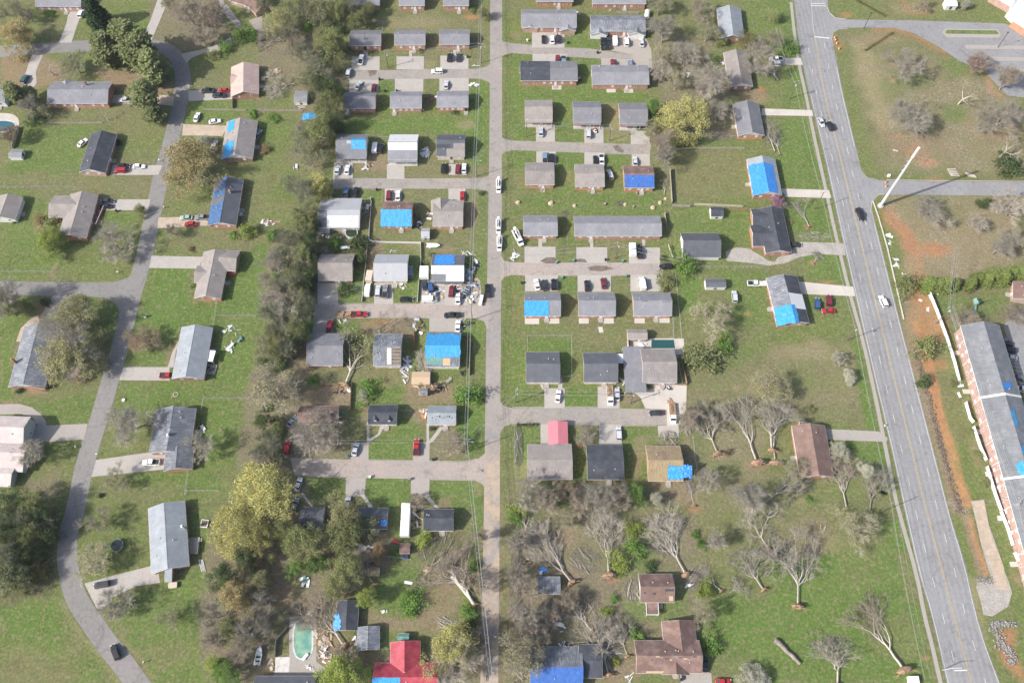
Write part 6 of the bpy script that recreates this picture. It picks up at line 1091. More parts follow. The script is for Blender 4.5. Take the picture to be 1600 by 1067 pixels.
# ---- the wooded belt between the back yards and the side streets
GW='trees of the long wooded belt west of the side streets'
T(6)
belt=[]
for k,x,y,w_,h,lf,tw in (('leafy',390,90,190,9,'leaf_yellow',None),('leafy',450,140,110,7,'leaf_yellow',None),('bare',300,150,190,11,None,'twig'),('bare',230,90,170,10,None,'twig'),('bud',330,230,180,11,'leaf_olive','twig'),('leafy',270,350,170,11,'leaf_olive',None),('bare',220,420,180,11,None,'twig'),('leafy',340,440,150,10,'leaf_dark',None),('bare',190,540,190,12,None,'twig'),('leafy',290,530,170,12,'leaf_olive',None),('bare',130,600,170,12,None,'twig_pale'),('bud',250,640,170,11,'leaf_olive','twig'),('leafy',330,640,120,8,'leaf_green',None),('bare',170,720,200,13,None,'twig'),('bare',100,780,180,12,None,'twig_pale'),('bud',260,780,170,11,'leaf_olive','twig'),('leafy',300,740,110,9,'leaf_dark',None),('bare',200,880,210,13,None,'twig_pale'),('bare',110,900,180,12,None,'twig'),('bud',290,900,160,11,'leaf_olive','twig'),('bare',170,1000,200,12,None,'twig'),('leafy',250,1010,160,11,'leaf_olive',None),('leafy',100,1010,130,10,'leaf_olive',None),('leafy',370,350,90,7,'leaf_dark',None),('bare',330,830,120,10,None,'twig'),('snag',300,560,110,13,None,'twig_pale'),('bare',60,690,120,10,None,'twig_pale')):
    nm={'bare': 'bare grey','bud': 'half-bare budding','leafy': 'olive-leaved','snag': 'dead pale'}[k];nm={'leaf_yellow': 'yellow-leaved','leaf_green': 'fresh green','leaf_dark': 'dark green'}.get(lf,nm)
    if tw == 'twig_pale' and k == 'bare': nm='bare pale-twigged'
    tree(k,x,y,w_,h,where(nm+(' small' if h<11 and k != 'leafy' else ''),x,y,'wooded belt',(170,270),('lawn side','middle','house side'),((120,'beside the second street'),(260,'beside the white-sheeted roof'),(430,'beside the round pool'),(600,'beside the weathered tan roof'),(760,'beside the weathered house drive'),(880,'beside the sandy street'),(9999,'beside the red pickup drive'))),lf,GW,twig={'twig': 'twig_moss'}.get(tw,tw))
T(10)
for k,x,y,w_,h,lf,tw in (('bud',60,50,190,13,'leaf_olive','twig'),('leafy',130,30,160,12,'leaf_olive',None),('bare',200,60,150,12,None,'twig'),('leafy',230,20,110,10,'leaf_dark',None),('bud',140,300,300,14,'leaf_bud','twig_pale'),('bare',60,250,180,13,None,'twig_pale'),('leafy',40,500,130,8,'leaf_dark',None),('leafy',130,520,120,7,'leaf_olive',None),('bare',50,640,200,11,None,'twig'),('bare',110,720,150,10,None,'twig'),('bare',30,740,150,10,None,'twig_pale')):
    nm={'bare': 'bare grey','bud': 'half-bare budding','leafy': 'olive-leaved'}[k];nm={'leaf_dark': 'dark green','leaf_bud': 'wide pale yellowish'}.get(lf,nm)
    if tw == 'twig_pale' and k == 'bare': nm='bare pale-twigged'
    tree(k,x,y,w_,h,where(nm,x,y,'wooded belt',(80,180),('lawn side','middle','house side'),((100,'beside the low brown house'),(400,'level with the brown dirt yard'),(600,'level with the brown-roofed house'),(9999,'beside the lowest street'))),lf,GW,twig={'twig': 'twig_moss'}.get(tw,tw))
T(6)
bush(640,450,130,'dark green bush behind the round pool','leaf_dark',1.0);bush(650,540,110,'dark green bush beside the weathered tan roof','leaf_dark',1.1);bush(490,455,110,'green bush left of the round pool','leaf_green');bush(560,735,110,'green bush beside the weathered house drive','leaf_dark');bush(1410,138,40,'dark shrub at the street corner','leaf_dark');bush(95,400,90,'green bush among the back-yard litter','leaf_green');bush(1050,590,50,'dark bush beside the white trailer','leaf_dark');bush(1100,525,40,'dark shrub behind the junk-ringed house','leaf_dark')
fallen(340,610,510,510,'dead pale limb leaning onto the weathered tan roof',.6,ball=0)
fallen(700,1100,960,930,'bare brush crown dragged beside the cyan-tarped house',.8,ball=0,bark='bark',twig='twig_brown')
T(10)
tree('bare',415,565,320,13,'wide pale bare tree in front of the brown-roofed house',twig='twig_pale',var=0);fallen(560,275,690,-10,'thrown tree with a green-grey crown over the rafters house',.95,'fallenleafy','leaf_olive',ball=1.2);fallen(1110,300,1040,60,'thick split trunk fallen onto the splintered deck',.45,ball=1.1)
tree('bare',1240,635,170,7,'gnarled small bare tree by the corner pole',twig='twig_brown');bush(1320,325,170,'bright green shrubs beside the red fence','leaf_green',.9);bush(355,240,80,'green shrub behind the low brown house','leaf_green');tree('leafy',670,335,75,4,'small white blossoming tree in the green yard','leaf_white');bush(700,290,150,'low green undergrowth below the rafters house','leaf_green',.5);bush(1100,540,40,'dark shrub beside the stripped-roof house steps','leaf_dark')
tree('leafy',60,950,420,15,'huge yellow-leaved tree on the belt edge, biggest in its row','leaf_yellow',var=0);tree('leafy',520,1060,300,12,'pale olive tree over the hidden houses of the lowest row','leaf_bud',var=2);tree('bare',990,990,120,5,'low bare shrubby tree on the lowest lawn',twig='twig_brown')
T(9)
tree('leafy',405,100,370,13,'wide pale yellowish tree beside the chimneyed dark roof','leaf_bud',var=1);tree('bare',440,60,330,13,'pale bare tree merged with the wide yellowish one',twig='twig_pale');tree('bare',785,500,300,12,'wide bare grey tree on the lawn left of the slate roof',twig='twig');tree('bare',1260,650,210,9,'dark bare tree behind the garage wing',twig='twig');tree('bare',175,690,190,9,'bare grey tree before the pale pink roof',twig='twig');tree('bud',715,865,200,7,'small pale budding tree below the white drive','leaf_bud',twig='twig_pale');bush(625,960,35,'single dark round shrub on the dull lawn','leaf_conifer',1.1)
for x,y,w_,lb in ((290,275,50,'dark shrub at the near corner of the chimneyed house'),(120,305,50,'dark shrub under the white gable of the chimneyed house')): bush(x,y,w_,lb,'leaf_dark')
GS='trees of the dense wood at the left edge'
T(13)
for k,x,y,w_,h,lf,tw in (('leafy',60,-40,250,12,'leaf_dark',None),('leafy',220,-50,210,11,'leaf_olive',None),('leafy',310,20,170,10,'leaf_dark',None),('leafy',110,90,200,12,'leaf_dark',None),('bare',130,60,200,12,None,'twig'),('leafy',30,130,200,12,'leaf_dark',None),('leafy',200,120,190,11,'leaf_olive',None),('leafy',280,150,140,9,'leaf_dark',None),('leafy',80,250,190,11,'leaf_dark',None),('bare',60,300,200,12,None,'twig'),('leafy',20,350,150,10,'leaf_dark',None),('leafy',170,220,150,9,'leaf_olive',None),('bud',60,390,220,11,'leaf_olive','twig'),('leafy',0,470,180,10,'leaf_olive',None),('leafy',130,440,150,9,'leaf_olive',None),('bare',290,90,140,9,None,'twig')):
    nm={'bare': 'bare grey','bud': 'half-bare budding','leafy': 'olive-leaved'}[k];nm={'leaf_dark': 'dark green'}.get(lf,nm)
    tree(k,x,y,w_,h,where(nm,x,y,'dense road-bend wood',(110,230),('outer side','middle','road side'),((60,'topmost'),(200,'upper part'),(330,'lower part'),(9999,'lowest part'))),lf,GS,twig={'twig': 'twig_moss'}.get(tw,tw))
bush(215,370,150,'big round dark holly bush beside the road at the wood edge','leaf_holly',1.0)
tree('bud',620,60,210,8,'small pale green budding tree at the top of the sloping lawn','leaf_bud',twig='twig_pale');tree('bud',570,300,230,8,'pale budding tree leaning over the road edge','leaf_bud',twig='twig_pale');tree('snag',790,560,200,8,'bare grey tree at the drive corner, casting a net of shadow',var=1);tree('bare',740,590,230,8,'fine-twigged bare tree beside the drive corner',twig='twig');tree('bud',1060,655,170,7,'slim pale budding tree on the lower lawn','leaf_bud',twig='twig_pale')
GU='dark undergrowth bushes of the wooded belts'
for t_,L in ((6,((150,500),(230,470),(310,400),(120,660),(210,600),(280,690),(160,830),(250,850),(70,870),(180,950),(310,950),(270,250),(350,290),(340,500),(330,720))),(2,((330,160),(430,200),(520,300),(400,500),(490,560),(420,740),(470,860),(300,860),(380,930),(540,180),(430,340))),(10,((40,130),(100,180),(160,130),(60,400),(140,580),(80,600),(30,680),(150,680))),(13,((90,0),(200,40),(290,90),(60,200),(140,170),(230,250),(100,340),(40,420),(130,400)))):
    T(t_)
    for x,y in L: lf=random.choice(('leaf_dark','leaf_dark','leaf_olive','leaf_green'));bush(x+random.uniform(-12,12),y+random.uniform(-12,12),random.uniform(70,120),{'leaf_dark': 'dark green','leaf_olive': 'olive','leaf_green': 'fresh green'}[lf]+' undergrowth bush beneath the trees of the '+{6: 'long wooded belt',2: 'duplex wood strip',10: 'lower wooded belt',13: 'road-bend wood'}[t_],lf,random.uniform(.6,1.0),GU)
T(13)
GR='trees of the wood right of the long silver house'
for k,x,y,w_,h,lf,tw,nm in (('leafy',1480,120,340,15,'leaf_yellow',None,'big yellow-leaved'),('leafy',1400,400,200,12,'leaf_dark',None,'dark olive'),('leafy',1500,560,270,13,'leaf_gold',None,'golden-tan'),('bare',1330,640,190,10,None,'twig','upper bare grey'),('bare',1330,800,170,10,None,'twig_brown','upper bare brown'),('leafy',1430,760,180,10,'leaf_olive',None,'olive-leaved'),('bare',1500,860,190,10,None,'twig_brown','lower bare brown'),('leafy',1420,1010,200,8,'leaf_green',None,'fresh green'),('leafy',1340,950,140,7,'leaf_lime',None,'bright lime'),('leafy',1550,320,200,12,'leaf_dark',None,'inner dark olive'),('bare',1560,730,160,10,None,'twig','inner bare grey')): tree(k,x,y,w_,h,nm+' tree in the wood right of the long silver house',lf,GR,twig=tw)
T(14)
GC='trees of the yard woods around the oval pool'
for k,x,y,w_,h,lf,tw,nm in (('leafy',40,180,210,13,'leaf_yellow',None,'tall yellow-leaved'),('leafy',300,180,270,14,'leaf_olive',None,'broad grey-olive'),('leafy',190,120,170,12,'leaf_olive',None,'grey-olive'),('leafy',610,100,330,13,'leaf_olive',None,'broad pale olive'),('leafy',540,380,260,13,'leaf_olive',None,'grey-olive'),('leafy',500,480,160,10,'leaf_olive',None,'drooping olive'),('leafy',680,540,140,9,'leaf_lime',None,'light green leaning'),('leafy',770,265,140,8,'leaf_rust',None,'rusty brown'),('leafy',240,360,140,6,'leaf_green',None,'fresh green'),('leafy',380,330,150,7,'leaf_green',None,'bright green'),('bare',30,560,170,10,None,'twig','bare grey'),('bare',50,720,150,9,None,'twig','bare grey'),('leafy',30,430,130,10,'leaf_bud',None,'pale yellowish'),('bud',140,640,110,6,'leaf_olive','twig','small olive'),('bare',550,900,170,7,None,'twig_brown','brown twiggy')): tree(k,x,y,w_,h,nm+' tree in the yard woods around the oval pool',lf,GC,twig=tw)
tree('leafy',520,1030,320,11,'bright yellow-green tree at the bottom edge beside the pool patio','leaf_lime',var=1);tree('leafy',1180,900,380,13,'wide yellow-olive tree right of the red roof','leaf_yellow',var=2);tree('bare',1200,930,330,12,'bare limbs tree inside the wide yellow-olive crown',twig='twig_pale')
fallen(555,835,330,540,'huge thrown tree fanning up from the pool deck',.95,ball=1.1,bark='bark',twig='twig_brown');fallen(735,455,610,220,'uprooted tree leaning over the moss-green shed',.5);fallen(1365,580,1160,260,'large thrown tree with a pale snapped trunk beside the street',1.0,twig='twig_brown',ball=.7)
brush(1180,230,360,190,'long heap of brown brush behind the plywood-torn house',60,900,'twig_brown',3.2);brush(1240,400,160,90,'splintered limbs around the snapped trunk',130,300,'twig_pale');bush(1045,170,110,'bright lime shrub behind the torn charcoal house','leaf_lime',1.0);bush(975,520,110,'dark green bush in the dirt yard, back one','leaf_green',1.0);bush(970,600,140,'broad-leaved green bush in the dirt yard, front one','leaf_green',.7);bush(1330,620,110,'ivy-green bushes along the street, upper clump','leaf_green',1.0);bush(1330,700,100,'ivy-green bushes along the street, lower clump','leaf_dark',1.0);bush(1360,330,80,'green bush along the street beside the brush','leaf_green',1.0);bush(630,745,50,'green tuft beside the narrow shed','leaf_green');brush(1210,700,130,60,'bundle of cut poles in the dirt yard',-35,160,'twig_pale',4,hz=.6);bush(870,260,60,'green shrub by the brown shed','leaf_green');brush(1440,900,60,250,'brush along the street verge, lower left',80,260,'twig',2.5);bush(1330,780,90,'brown-green scrub above the yellow-olive tree','leaf_olive')
T(11)
bush(1185,95,240,'low spreading grey-green evergreen toppled at the field edge','leaf_pine',.7)
bush(1330,10,110,'light green bush at the field edge','leaf_green',1.0)
tree('bare',1110,480,190,8,'scrubby bare tree at the end of the lower side street',twig='twig_brown');fallen(1280,700,1180,390,'uprooted bare tree beside the chain fence',.7,ball=1.1,bark='bark_pale');fallen(1525,760,1420,350,'huge uprooted bare tree fanning over the field, left of a pair',.72,ball=1.3,bark='bark_pale',var=0);fallen(1620,680,1590,350,'huge uprooted bare tree fanning over the field, right of a pair',.8,ball=1.0,bark='bark_pale',var=2);fallen(1500,1070,1500,900,'bare crown with pale limbs on the field below the pair',1.3,ball=0);tree('bare',1500,985,270,9,'rounded bare grey tree low on the field',twig='twig')
brush(1090,520,110,110,'upright heap of cut brush at the street end',100,350,'twig_pale');brush(975,605,130,90,'dark tangled brush pile before the bare-decked house',None,400,'twig',2.2,hz=2);fallen(1135,1025,1100,860,'split pale trunk broken against the bare-decked house',.4,ball=1.0)
for i in range(6): bush(38+i*24,516,24,'small dark shrub of the low street hedge','leaf_dark',.9,'low street hedge shrubs')
tree('bare',460,580,150,6,'fine bare tree beside the rose-red carport',twig='twig');bush(430,640,60,'reddish twiggy shrub beside the tan roof','leaf_rust');tree('bare',1200,860,170,9,'faint grey bare tree behind the bare-decked house',twig='twig');tree('bare',110,930,230,11,'pale-limbed bare tree below the large tan house, left',twig='twig_pale');tree('bare',530,960,280,11,'grey bare tree below the charcoal house',twig='twig');tree('bud',330,920,150,8,'rusty twigged tree against the large tan house','leaf_rust',twig='twig_brown');tree('leafy',795,970,180,7,'bright green leafy tree below the dirt path','leaf_green',var=2);tree('leafy',915,1000,110,6,'whitish-green blossoming tree beside the bright green one','leaf_white');bush(355,605,35,'yellow-green shrub beside the rose-red carport','leaf_lime');bush(860,278,45,'tropical-looking shrub on the white forecourt','leaf_olive');bush(738,305,35,'small shrub on the straw verge','leaf_green');bush(1350,690,60,'tan scrub at the fence line','leaf_rust')
bush(60,1020,140,'lime undergrowth left of the street','leaf_lime',.7);bush(250,960,180,'green undergrowth behind the large tan house','leaf_green',.5)
brush(40,650,60,230,'grey brush windrow along the narrow street verge',85,500,'twig',2.5);brush(420,950,160,160,'dark fallen limbs behind the rusty tree',130,400,'twig_brown',3)
T(12)
for x,y,w_,lb in ((450,100,100,'white dogwood on the dull field, upper of two'),(505,215,100,'white dogwood on the dull field, lower of two')): tree('leafy',x,y,w_,4.5,lb,'leaf_white')
tree('bud',30,275,230,9,'pale yellow-green budding tree on the dull field','leaf_yellow',twig='twig_pale');bush(270,420,55,'small grey-green shrub on the dull field','leaf_olive');tree('leafy',445,680,150,5,'white dogwood behind the brown crowned bare tree','leaf_white');tree('leafy',600,790,110,6,'white blossoming tree beside the sidewalk','leaf_white');fallen(485,1035,430,720,'brown crowned bare tree lying before the brown house',.52,bark='bark_pale',twig='twig_brown',ball=0);fallen(630,1060,650,770,'gnarled bare tree beside the sidewalk',.68,bark='bark',twig='twig',ball=0);fallen(40,760,10,400,'pale uprooted trunk left of the brown house',.45,bark='bark_pale',ball=1.2);fallen(-30,1010,250,800,'pale thin limbs stretched across the yard grass',.4,ball=0);tree('bud',180,800,200,7,'faint pale budding tree left of the brown house','leaf_bud',twig='twig_pale');bush(262,985,55,'bright green shrub in the south yard','leaf_green')
bush(1000,25,170,'olive shrub mass beside the ditch at the fence end','leaf_olive',.9);bush(985,245,110,'toppled dark evergreen bush beside the ditch','leaf_dark',.8)
for x,y in ((1165,250),(1262,560),(1320,700),(1372,880)): bush(x,y,60,'green scrub against the white vinyl fence','leaf_olive',.7,'scrub along the white vinyl fence')
T(8)
for k,x,y,w_,h,lb,tw in (('bare',1010,250,260,8,'rounded bare shrub-tree on the red-brown field','twig'),('bare',1310,320,130,6,'small pale bare tree on the red-brown field','twig_pale'),('bare',1540,220,250,11,'large bare tree at the right edge below the side road','twig_pale'),('bare',1440,480,170,8,'bare grey tree near the right edge of the red-brown field','twig'),('bare',1530,430,160,8,'dark bare tree beside the arborvitae row','twig'),('bare',1230,920,200,7,'bare brown tree before the apartment end','twig_brown'),('bare',1530,900,170,8,'bare tree at the apartment car park corner','twig_brown')): tree(k,x,y,w_,h,lb,twig=tw)
for i in range(12):
    x=1010+i*52+random.uniform(-6,6);y=712-max(0,i-3)*9+random.uniform(-14,14)
    if i != 4: tree('arbor',x,y,random.uniform(75,105),random.uniform(5,6.5),('first','second','third','fourth','','fifth','sixth','seventh','eighth','ninth','tenth','eleventh')[i]+' yellow-green arborvitae from the left in the dense evergreen row','leaf_arbor','evergreen row above the play lawn')
bush(868,705,140,'green shrub mass beside the clay track','leaf_olive',.9);tree('leafy',65,192,95,5,'purple redbud tree behind the stepped charcoal house','leaf_redbud');fallen(255,352,150,195,'uprooted pale bare tree behind the charcoal house',.75,ball=.8,bark='bark_pale',twig='twig_pale');fallen(280,582,330,520,'small uprooted tree on the lawn below the gravel drive',.9,ball=.8);brush(290,410,200,60,'low grey brush row above the gravel drive',5,350,'twig',2);bush(1360,205,110,'dark green low shrub at the side road verge','leaf_dark',.5);bush(145,322,30,'reddish shrub beside the stepped charcoal house','leaf_rust');bush(1580,440,60,'yellowish shrub at the right edge','leaf_yellow');bush(90,155,40,'green shrub at the end of the tarped house','leaf_green')
T(7)
tree('bud',1250,915,290,10,'wide yellowish half-bare tree on the lush yard','leaf_bud',twig='twig_pale',var=0);bush(1080,580,150,'green bush at the end of the third side street','leaf_green',1.0);bush(960,690,120,'grey-green toppled shrub beside the white van pad','leaf_olive',.8);fallen(950,150,960,60,'pale fallen branches beside the royal-blue tarped house',1.0,ball=0);bush(1330,1040,60,'light shrub at the field corner','leaf_lime');bush(950,545,50,'dark brush at the street end','leaf_dark')
brush(950,700,90,90,'twiggy litter beside the toppled shrub',None,160,'twig_pale',2,hz=.6)
T(15)
FT='storm-thrown bare trees in the southern yards'
for bx,by,tx,ty,w_,lb,tw,v in ((372,440,170,60,.62,'thrown tree whose torn roots lie beside the small grey shed','twig_pale',0),(1082,392,880,10,.58,'thrown tree with roots right of the small brown house','twig_pale',2),(600,745+270,500,640,.7,'thrown tree beside the blue-tarped wide house','twig_pale',3),(500,742,330,540,.85,'thrown tree fanning toward the grey shed','twig',1),(720,900,630,650,.7,'thrown grey tree left of the three-wing brown house','twig',0),(1305,492,1180,330,.9,'thin thrown tree on the green field edge','twig_pale',2),(1568,485,1400,240,.75,'thrown grey tree on the green field, roots at its lower end','twig',1),(1600,235,1480,-20,.6,'thrown tree at the top of the green field','twig_pale',3),(85,130,60,-60,.9,'thrown tree beside the street at the top of the yards','twig_pale',2)): fallen(bx,by,tx,ty,lb,w_,group=FT,twig=tw,var=v,bark='bark_pale')
fallen(605,400,560,-20,'largest thrown tree, dark split trunk ending in an orange root plate',.72,group=FT,twig='twig_pale',var=0,ball=1.3,bark='bark')
fallen(1360,505,1450,440,'low grey brush crown beside the thrown field trees',1.2,ball=0,bark='bark_pale',twig='twig');fallen(640,1010,540,880,'pale forked trunk before the dark-roofed annex',.5,ball=.8,bark='bark_pale')
for x,y,w_,lf,lb in ((760,110,130,'leaf_lime','lime green bush strip, upper'),(780,220,140,'leaf_green','green bush strip, middle'),(670,320,130,'leaf_lime','lime green bush strip, lower'),(1215,480,120,'leaf_lime','lime green bush at the fence beside the thin thrown tree'),(780,770,110,'leaf_green','green bush beside the brown three-wing roof'),(870,340,80,'leaf_dark','dark bush above the small brown house'),(20,30,100,'leaf_green','green bush at the street edge, top'),(650,930,60,'leaf_lime','lime tuft by the forked trunk'),(1240,830,130,'leaf_green','green bush beside the dark parked car'),(640,540,60,'leaf_green','small green bush in the brown litter'),(590,620,90,'leaf_lime','pale lime bush in the brown litter'),(1150,140,60,'leaf_green','green growth on the fence line, upper'),(1180,200,60,'leaf_green','green growth on the fence line, lower')): bush(x,y,w_,lb+' in the southern yards' if 'southern' not in lb else lb,lf,.9)
tree('bare',70,640,220,12,'bare tree leaning along the street in the southern yards',twig='twig');tree('bud',70,880,280,13,'yellowish half-bare tree along the street at the bottom','leaf_bud',twig='twig_pale');tree('bare',40,760,200,12,'dark bare tree behind the yellowish street tree',twig='twig_brown');tree('bud',1190,640,170,10,'pale budding tree beside the three-wing brown house','leaf_bud',twig='twig_pale');tree('bud',340,540,150,7,'yellow-brown tree below the small grey shed','leaf_rust',twig='twig_pale');tree('bare',30,380,150,11,'bare grey tree at the street verge, upper',twig='twig');tree('bare',20,200,150,10,'bare pale tree at the street verge, top',twig='twig_pale');tree('bare',1260,190,150,8,'faint bare tree above the thin thrown tree',twig='twig_pale');tree('bud',340,60,130,7,'small half-bare tree among the thrown ones','leaf_olive',twig='twig');tree('leafy',1500,1040,200,5,'pale yellow-white blossoming tree at the bottom edge','leaf_white')
for x,y,w_,h_,a_,lb in ((25,260,70,260,80,'grey branch windrow along the street verge, upper'),(25,520,80,300,75,'grey branch windrow along the street verge, middle'),(45,960,100,240,100,'grey branch windrow along the street verge, lowest'),(150,700,160,120,60,'broken branches behind the street verge trees'),(640,120,140,160,70,'tangled broken limbs beside the largest thrown tree'),(1130,420,90,120,40,'broken limbs at the fence line by the small brown house'),(450,300,220,120,130,'pale broken limbs left of the largest thrown tree'),(260,620,200,160,50,'dense dead brush below the small grey shed'),(760,480,120,120,90,'dead brush left of the small brown house'),(950,200,160,120,120,'scattered limbs right of the green bush strip'),(620,860,160,90,30,'snapped branches before the three-wing house'),(1000,60,180,100,10,'cut branches below the bare-decked house yard')): brush(x,y,w_,h_,lb,a_,420,'twig_pale',3,hz=.9)
for t_,L in ((15,((110,480,170,'upper'),(150,800,190,'lower'),(240,640,160,'inner'))),(14,((1415,150,120,'first'),(1400,470,120,'second'),(1395,800,130,'third'),(1330,430,120,'fourth'))),(11,((200,985,200,'leftmost'),(400,1010,190,'middle'),(660,1000,170,'rightmost')))):
    T(t_)
    for x,y,w_,k_ in L: tree('bare',x,y,w_,9,k_+{15: ' thin brown bare tree on the right verge of the narrow street',14: ' thin bare tree down the left verge of the narrow street',11: ' of three thin bare trees in the scrub below the big roofs'}[t_],twig='twig_brown')
T(15)
brush(560,760,260,150,'tangle of pale branches between the thrown trees',120,500,'twig_pale',3,hz=.8);brush(470,560,200,120,'brown branch litter in the southern yards',None,300,'twig_brown',2.5,hz=.5)
T(16)
tree('bud',560,105,290,9,'round pale-leaved tree on the green field beside the sidewalk','leaf_bud',twig='twig_pale',var=0);fallen(180,590,165,120,'pale dead tree with a spreading crown and round root ball, centre of the field',.74,twig='twig_pale',var=0);fallen(840,985,600,520,'great pale thrown tree with a red root plate, nearest the sidewalk',.78,twig='twig_brown',var=1,ball=1.25);fallen(430,1075,400,770,'broken pale tree at the bottom edge of the field',1.1,twig='twig_pale',var=2)
log_(40,800,195,945,.72,'massive grey fallen trunk lying in the green field',None,'bark');bush(0,260,40,'brown root clump at the field edge','leaf_rust');brush(300,110,260,120,'faint brown brush beside the round pale tree',None,260,'twig_brown',2,hz=.4)
fallen(-20,80,60,-60,'pale forked crown at the upper left of the field',.9,ball=0,twig='twig_pale')
# ================================================================ VEHICLES
T(1)
for a in [('suv','teal',155,495,80,'teal car on the narrow pale drive in the top left'),('pickup','silver',785,626,180,'silver pickup on the drive of the long ranch house'),('pickup','black',1302,568,180,'black pickup on the drive of the pink-roofed house'),('sedan','red',1398,566,180,'dark red car nosed to the pink-roofed house'),('pickup','dark',1370,597,180,'dark green-black pickup beside the pink-roofed house wall'),('sedan','white',1230,732,82,'white car parked on the lawn, facing up'),('sedan','white',1342,759,12,'white car parked slantwise on the lawn beside a bare spot'),('pickup','silver',1340,915,84,'silver pickup under the white blossoming tree'),('sedan','white',515,892,55,'white car parked slantwise behind the charcoal ranch house'),('sedan','black',772,1036,0,'black car on the drive of the charcoal ranch house'),('sedan','white',868,1040,0,'white sedan on the drive of the charcoal ranch house'),('suv','red',752,1066,180,'red car tucked below the black one on the charcoal ranch drive'),('suv','white',508,85,85,'white car behind the conical evergreen at the top')]: car(*a)
T(2)
for a in [('pickup','white',657,374,85,'white pickup on the leftmost upper concrete pad'),('suv','black',1209,360,88,'black car on the upper pad, left of two'),('sedan','dark',1266,360,88,'dark blue-grey car on the upper pad, right of two'),('suv','white',1133,446,180,'white car driving on the upper left side street'),('sedan','silver',642,535,70,'silver-white car slantwise on the pad of the mottled roof'),('sedan','maroon',736,550,90,'maroon car on the pad of the mottled roof'),('sedan','silver',1189,531,88,'silver car alone on the pad nearest the narrow street'),('van','white',743,924,88,'white van beside the white-fronted house'),('suv','black',781,930,80,'black car beside the white van'),('suv','black',1172,1052,88,'black car on the grass before the tan patched-roof house'),('suv','maroon',1262,1056,88,'maroon car at the wooden steps of the patched-roof house'),('sedan','white',1300,1052,88,'white car beside the maroon one'),('sedan','silver',510,1062,80,'silver car with clutter in front of the white-fronted house'),('sedan','white',570,1062,88,'white car in front of the white-fronted house'),('pickup','grey',10,845,70,'grey pickup at the back of the tarped roof house, with white scraps around'),('suv','silver',578,455,85,'silver trailer-like vehicle at the wooded end of the upper left street')]: car(*a)
T(3)
for a in [('sedan','black',198,246,90,'black car on the front-gabled duplex pad'),('sedan','white',252,250,92,'white car on the front-gabled duplex pad'),('suv','dark',287,244,90,'dark car with a lit hood on the front-gabled duplex pad'),('pickup','black',568,256,90,'black pickup at the white-gabled duplex, leftmost'),('pickup','dark',602,255,90,'charcoal pickup at the white-gabled duplex, beside a white one'),('van','white',643,256,90,'white pickup van at the white-gabled duplex'),('suv','white',716,264,90,'white car alone before the right white gable'),('sedan','black',588,299,185,'black car parked across behind the two black pickups'),('sedan','silver',811,268,92,'silver car at the end of the pinkish parking strip'),('suv','maroon',286,380,270,'bright maroon car behind the half-charcoal duplex'),('pickup','steel',323,388,270,'grey-blue pickup beside the bright maroon car'),('suv','maroon',630,397,90,'maroon van behind the light-roofed duplex'),('sedan','steel',740,400,90,'grey-blue car behind the light-roofed duplex'),('sedan','silver',181,826,90,'silver car on the porch-row pad nearest the street'),('suv','silver',478,836,88,'silver car on the middle porch-row pad beside an orange mower'),('pickup','steel',206,990,90,'steel blue pickup on the pad below the second street'),('suv','black',247,990,90,'black car beside the steel blue pickup'),('suv','black',522,1003,90,'black SUV on the middle pad below the second street'),('pickup','white',560,1005,270,'small white pickup beside the black SUV'),('sedan','silver',770,1010,88,'silver car on the right pad below the second street')]: car(*a)
p=q(518,823);r=thing('lawn_mower','orange and white riding mower on the middle porch-row pad','mower',p,R(95));bxp(r,'deck','trim',-1.1,-.55,.3,.3,.55,.75);mb=MB();mb.ext([(.3,.35),(1.4,.35),(1.5,.9),(.3,1.0)],-.4,.4,'y');mb.build('hood','paint_orange',r);mb=MB();mb.box(-.6,-.3,.75,-.1,.3,.9);mb.box(-.65,-.3,.9,-.55,.3,1.35);mb.build('seat','dark',r)
for sx in (-.8,1.1):
    for sy in (-.6,.6): mb=MB();mb.ext([(.33*math.cos(i*.785),.33*math.sin(i*.785)) for i in range(8)],-.12,.12,'y',0,Matrix.Translation((sx,sy,.33)));mb.build('wheel','rubber',r)
T(4)
for a in [('pickup','white',50,371,180,'white pickup on the pale drive at the main road, upper of two'),('suv','white',42,401,180,'white SUV on the pale drive at the main road, lower of two')]: car(*a)
car('sedan','silver',333,764,283,'silver car driving down the main road',moving=True);car('suv','black',388,788,103,'black SUV driving up the main road',moving=True)
T(5)
for a in [('sedan','dark',675,187,0,'dark car on the deck-house drive, upper of two'),('sedan','black',661,221,180,'black car on the deck-house drive, lower of two'),('sedan','green',1165,292,180,'pale green car on the reddish drive under the golden tree'),('pickup','grey',1265,291,180,'grey pickup nosed to the blue-tarped white-gabled house'),('sedan','red',1190,331,180,'dark red car on the reddish drive')]: car(*a)
T(6)
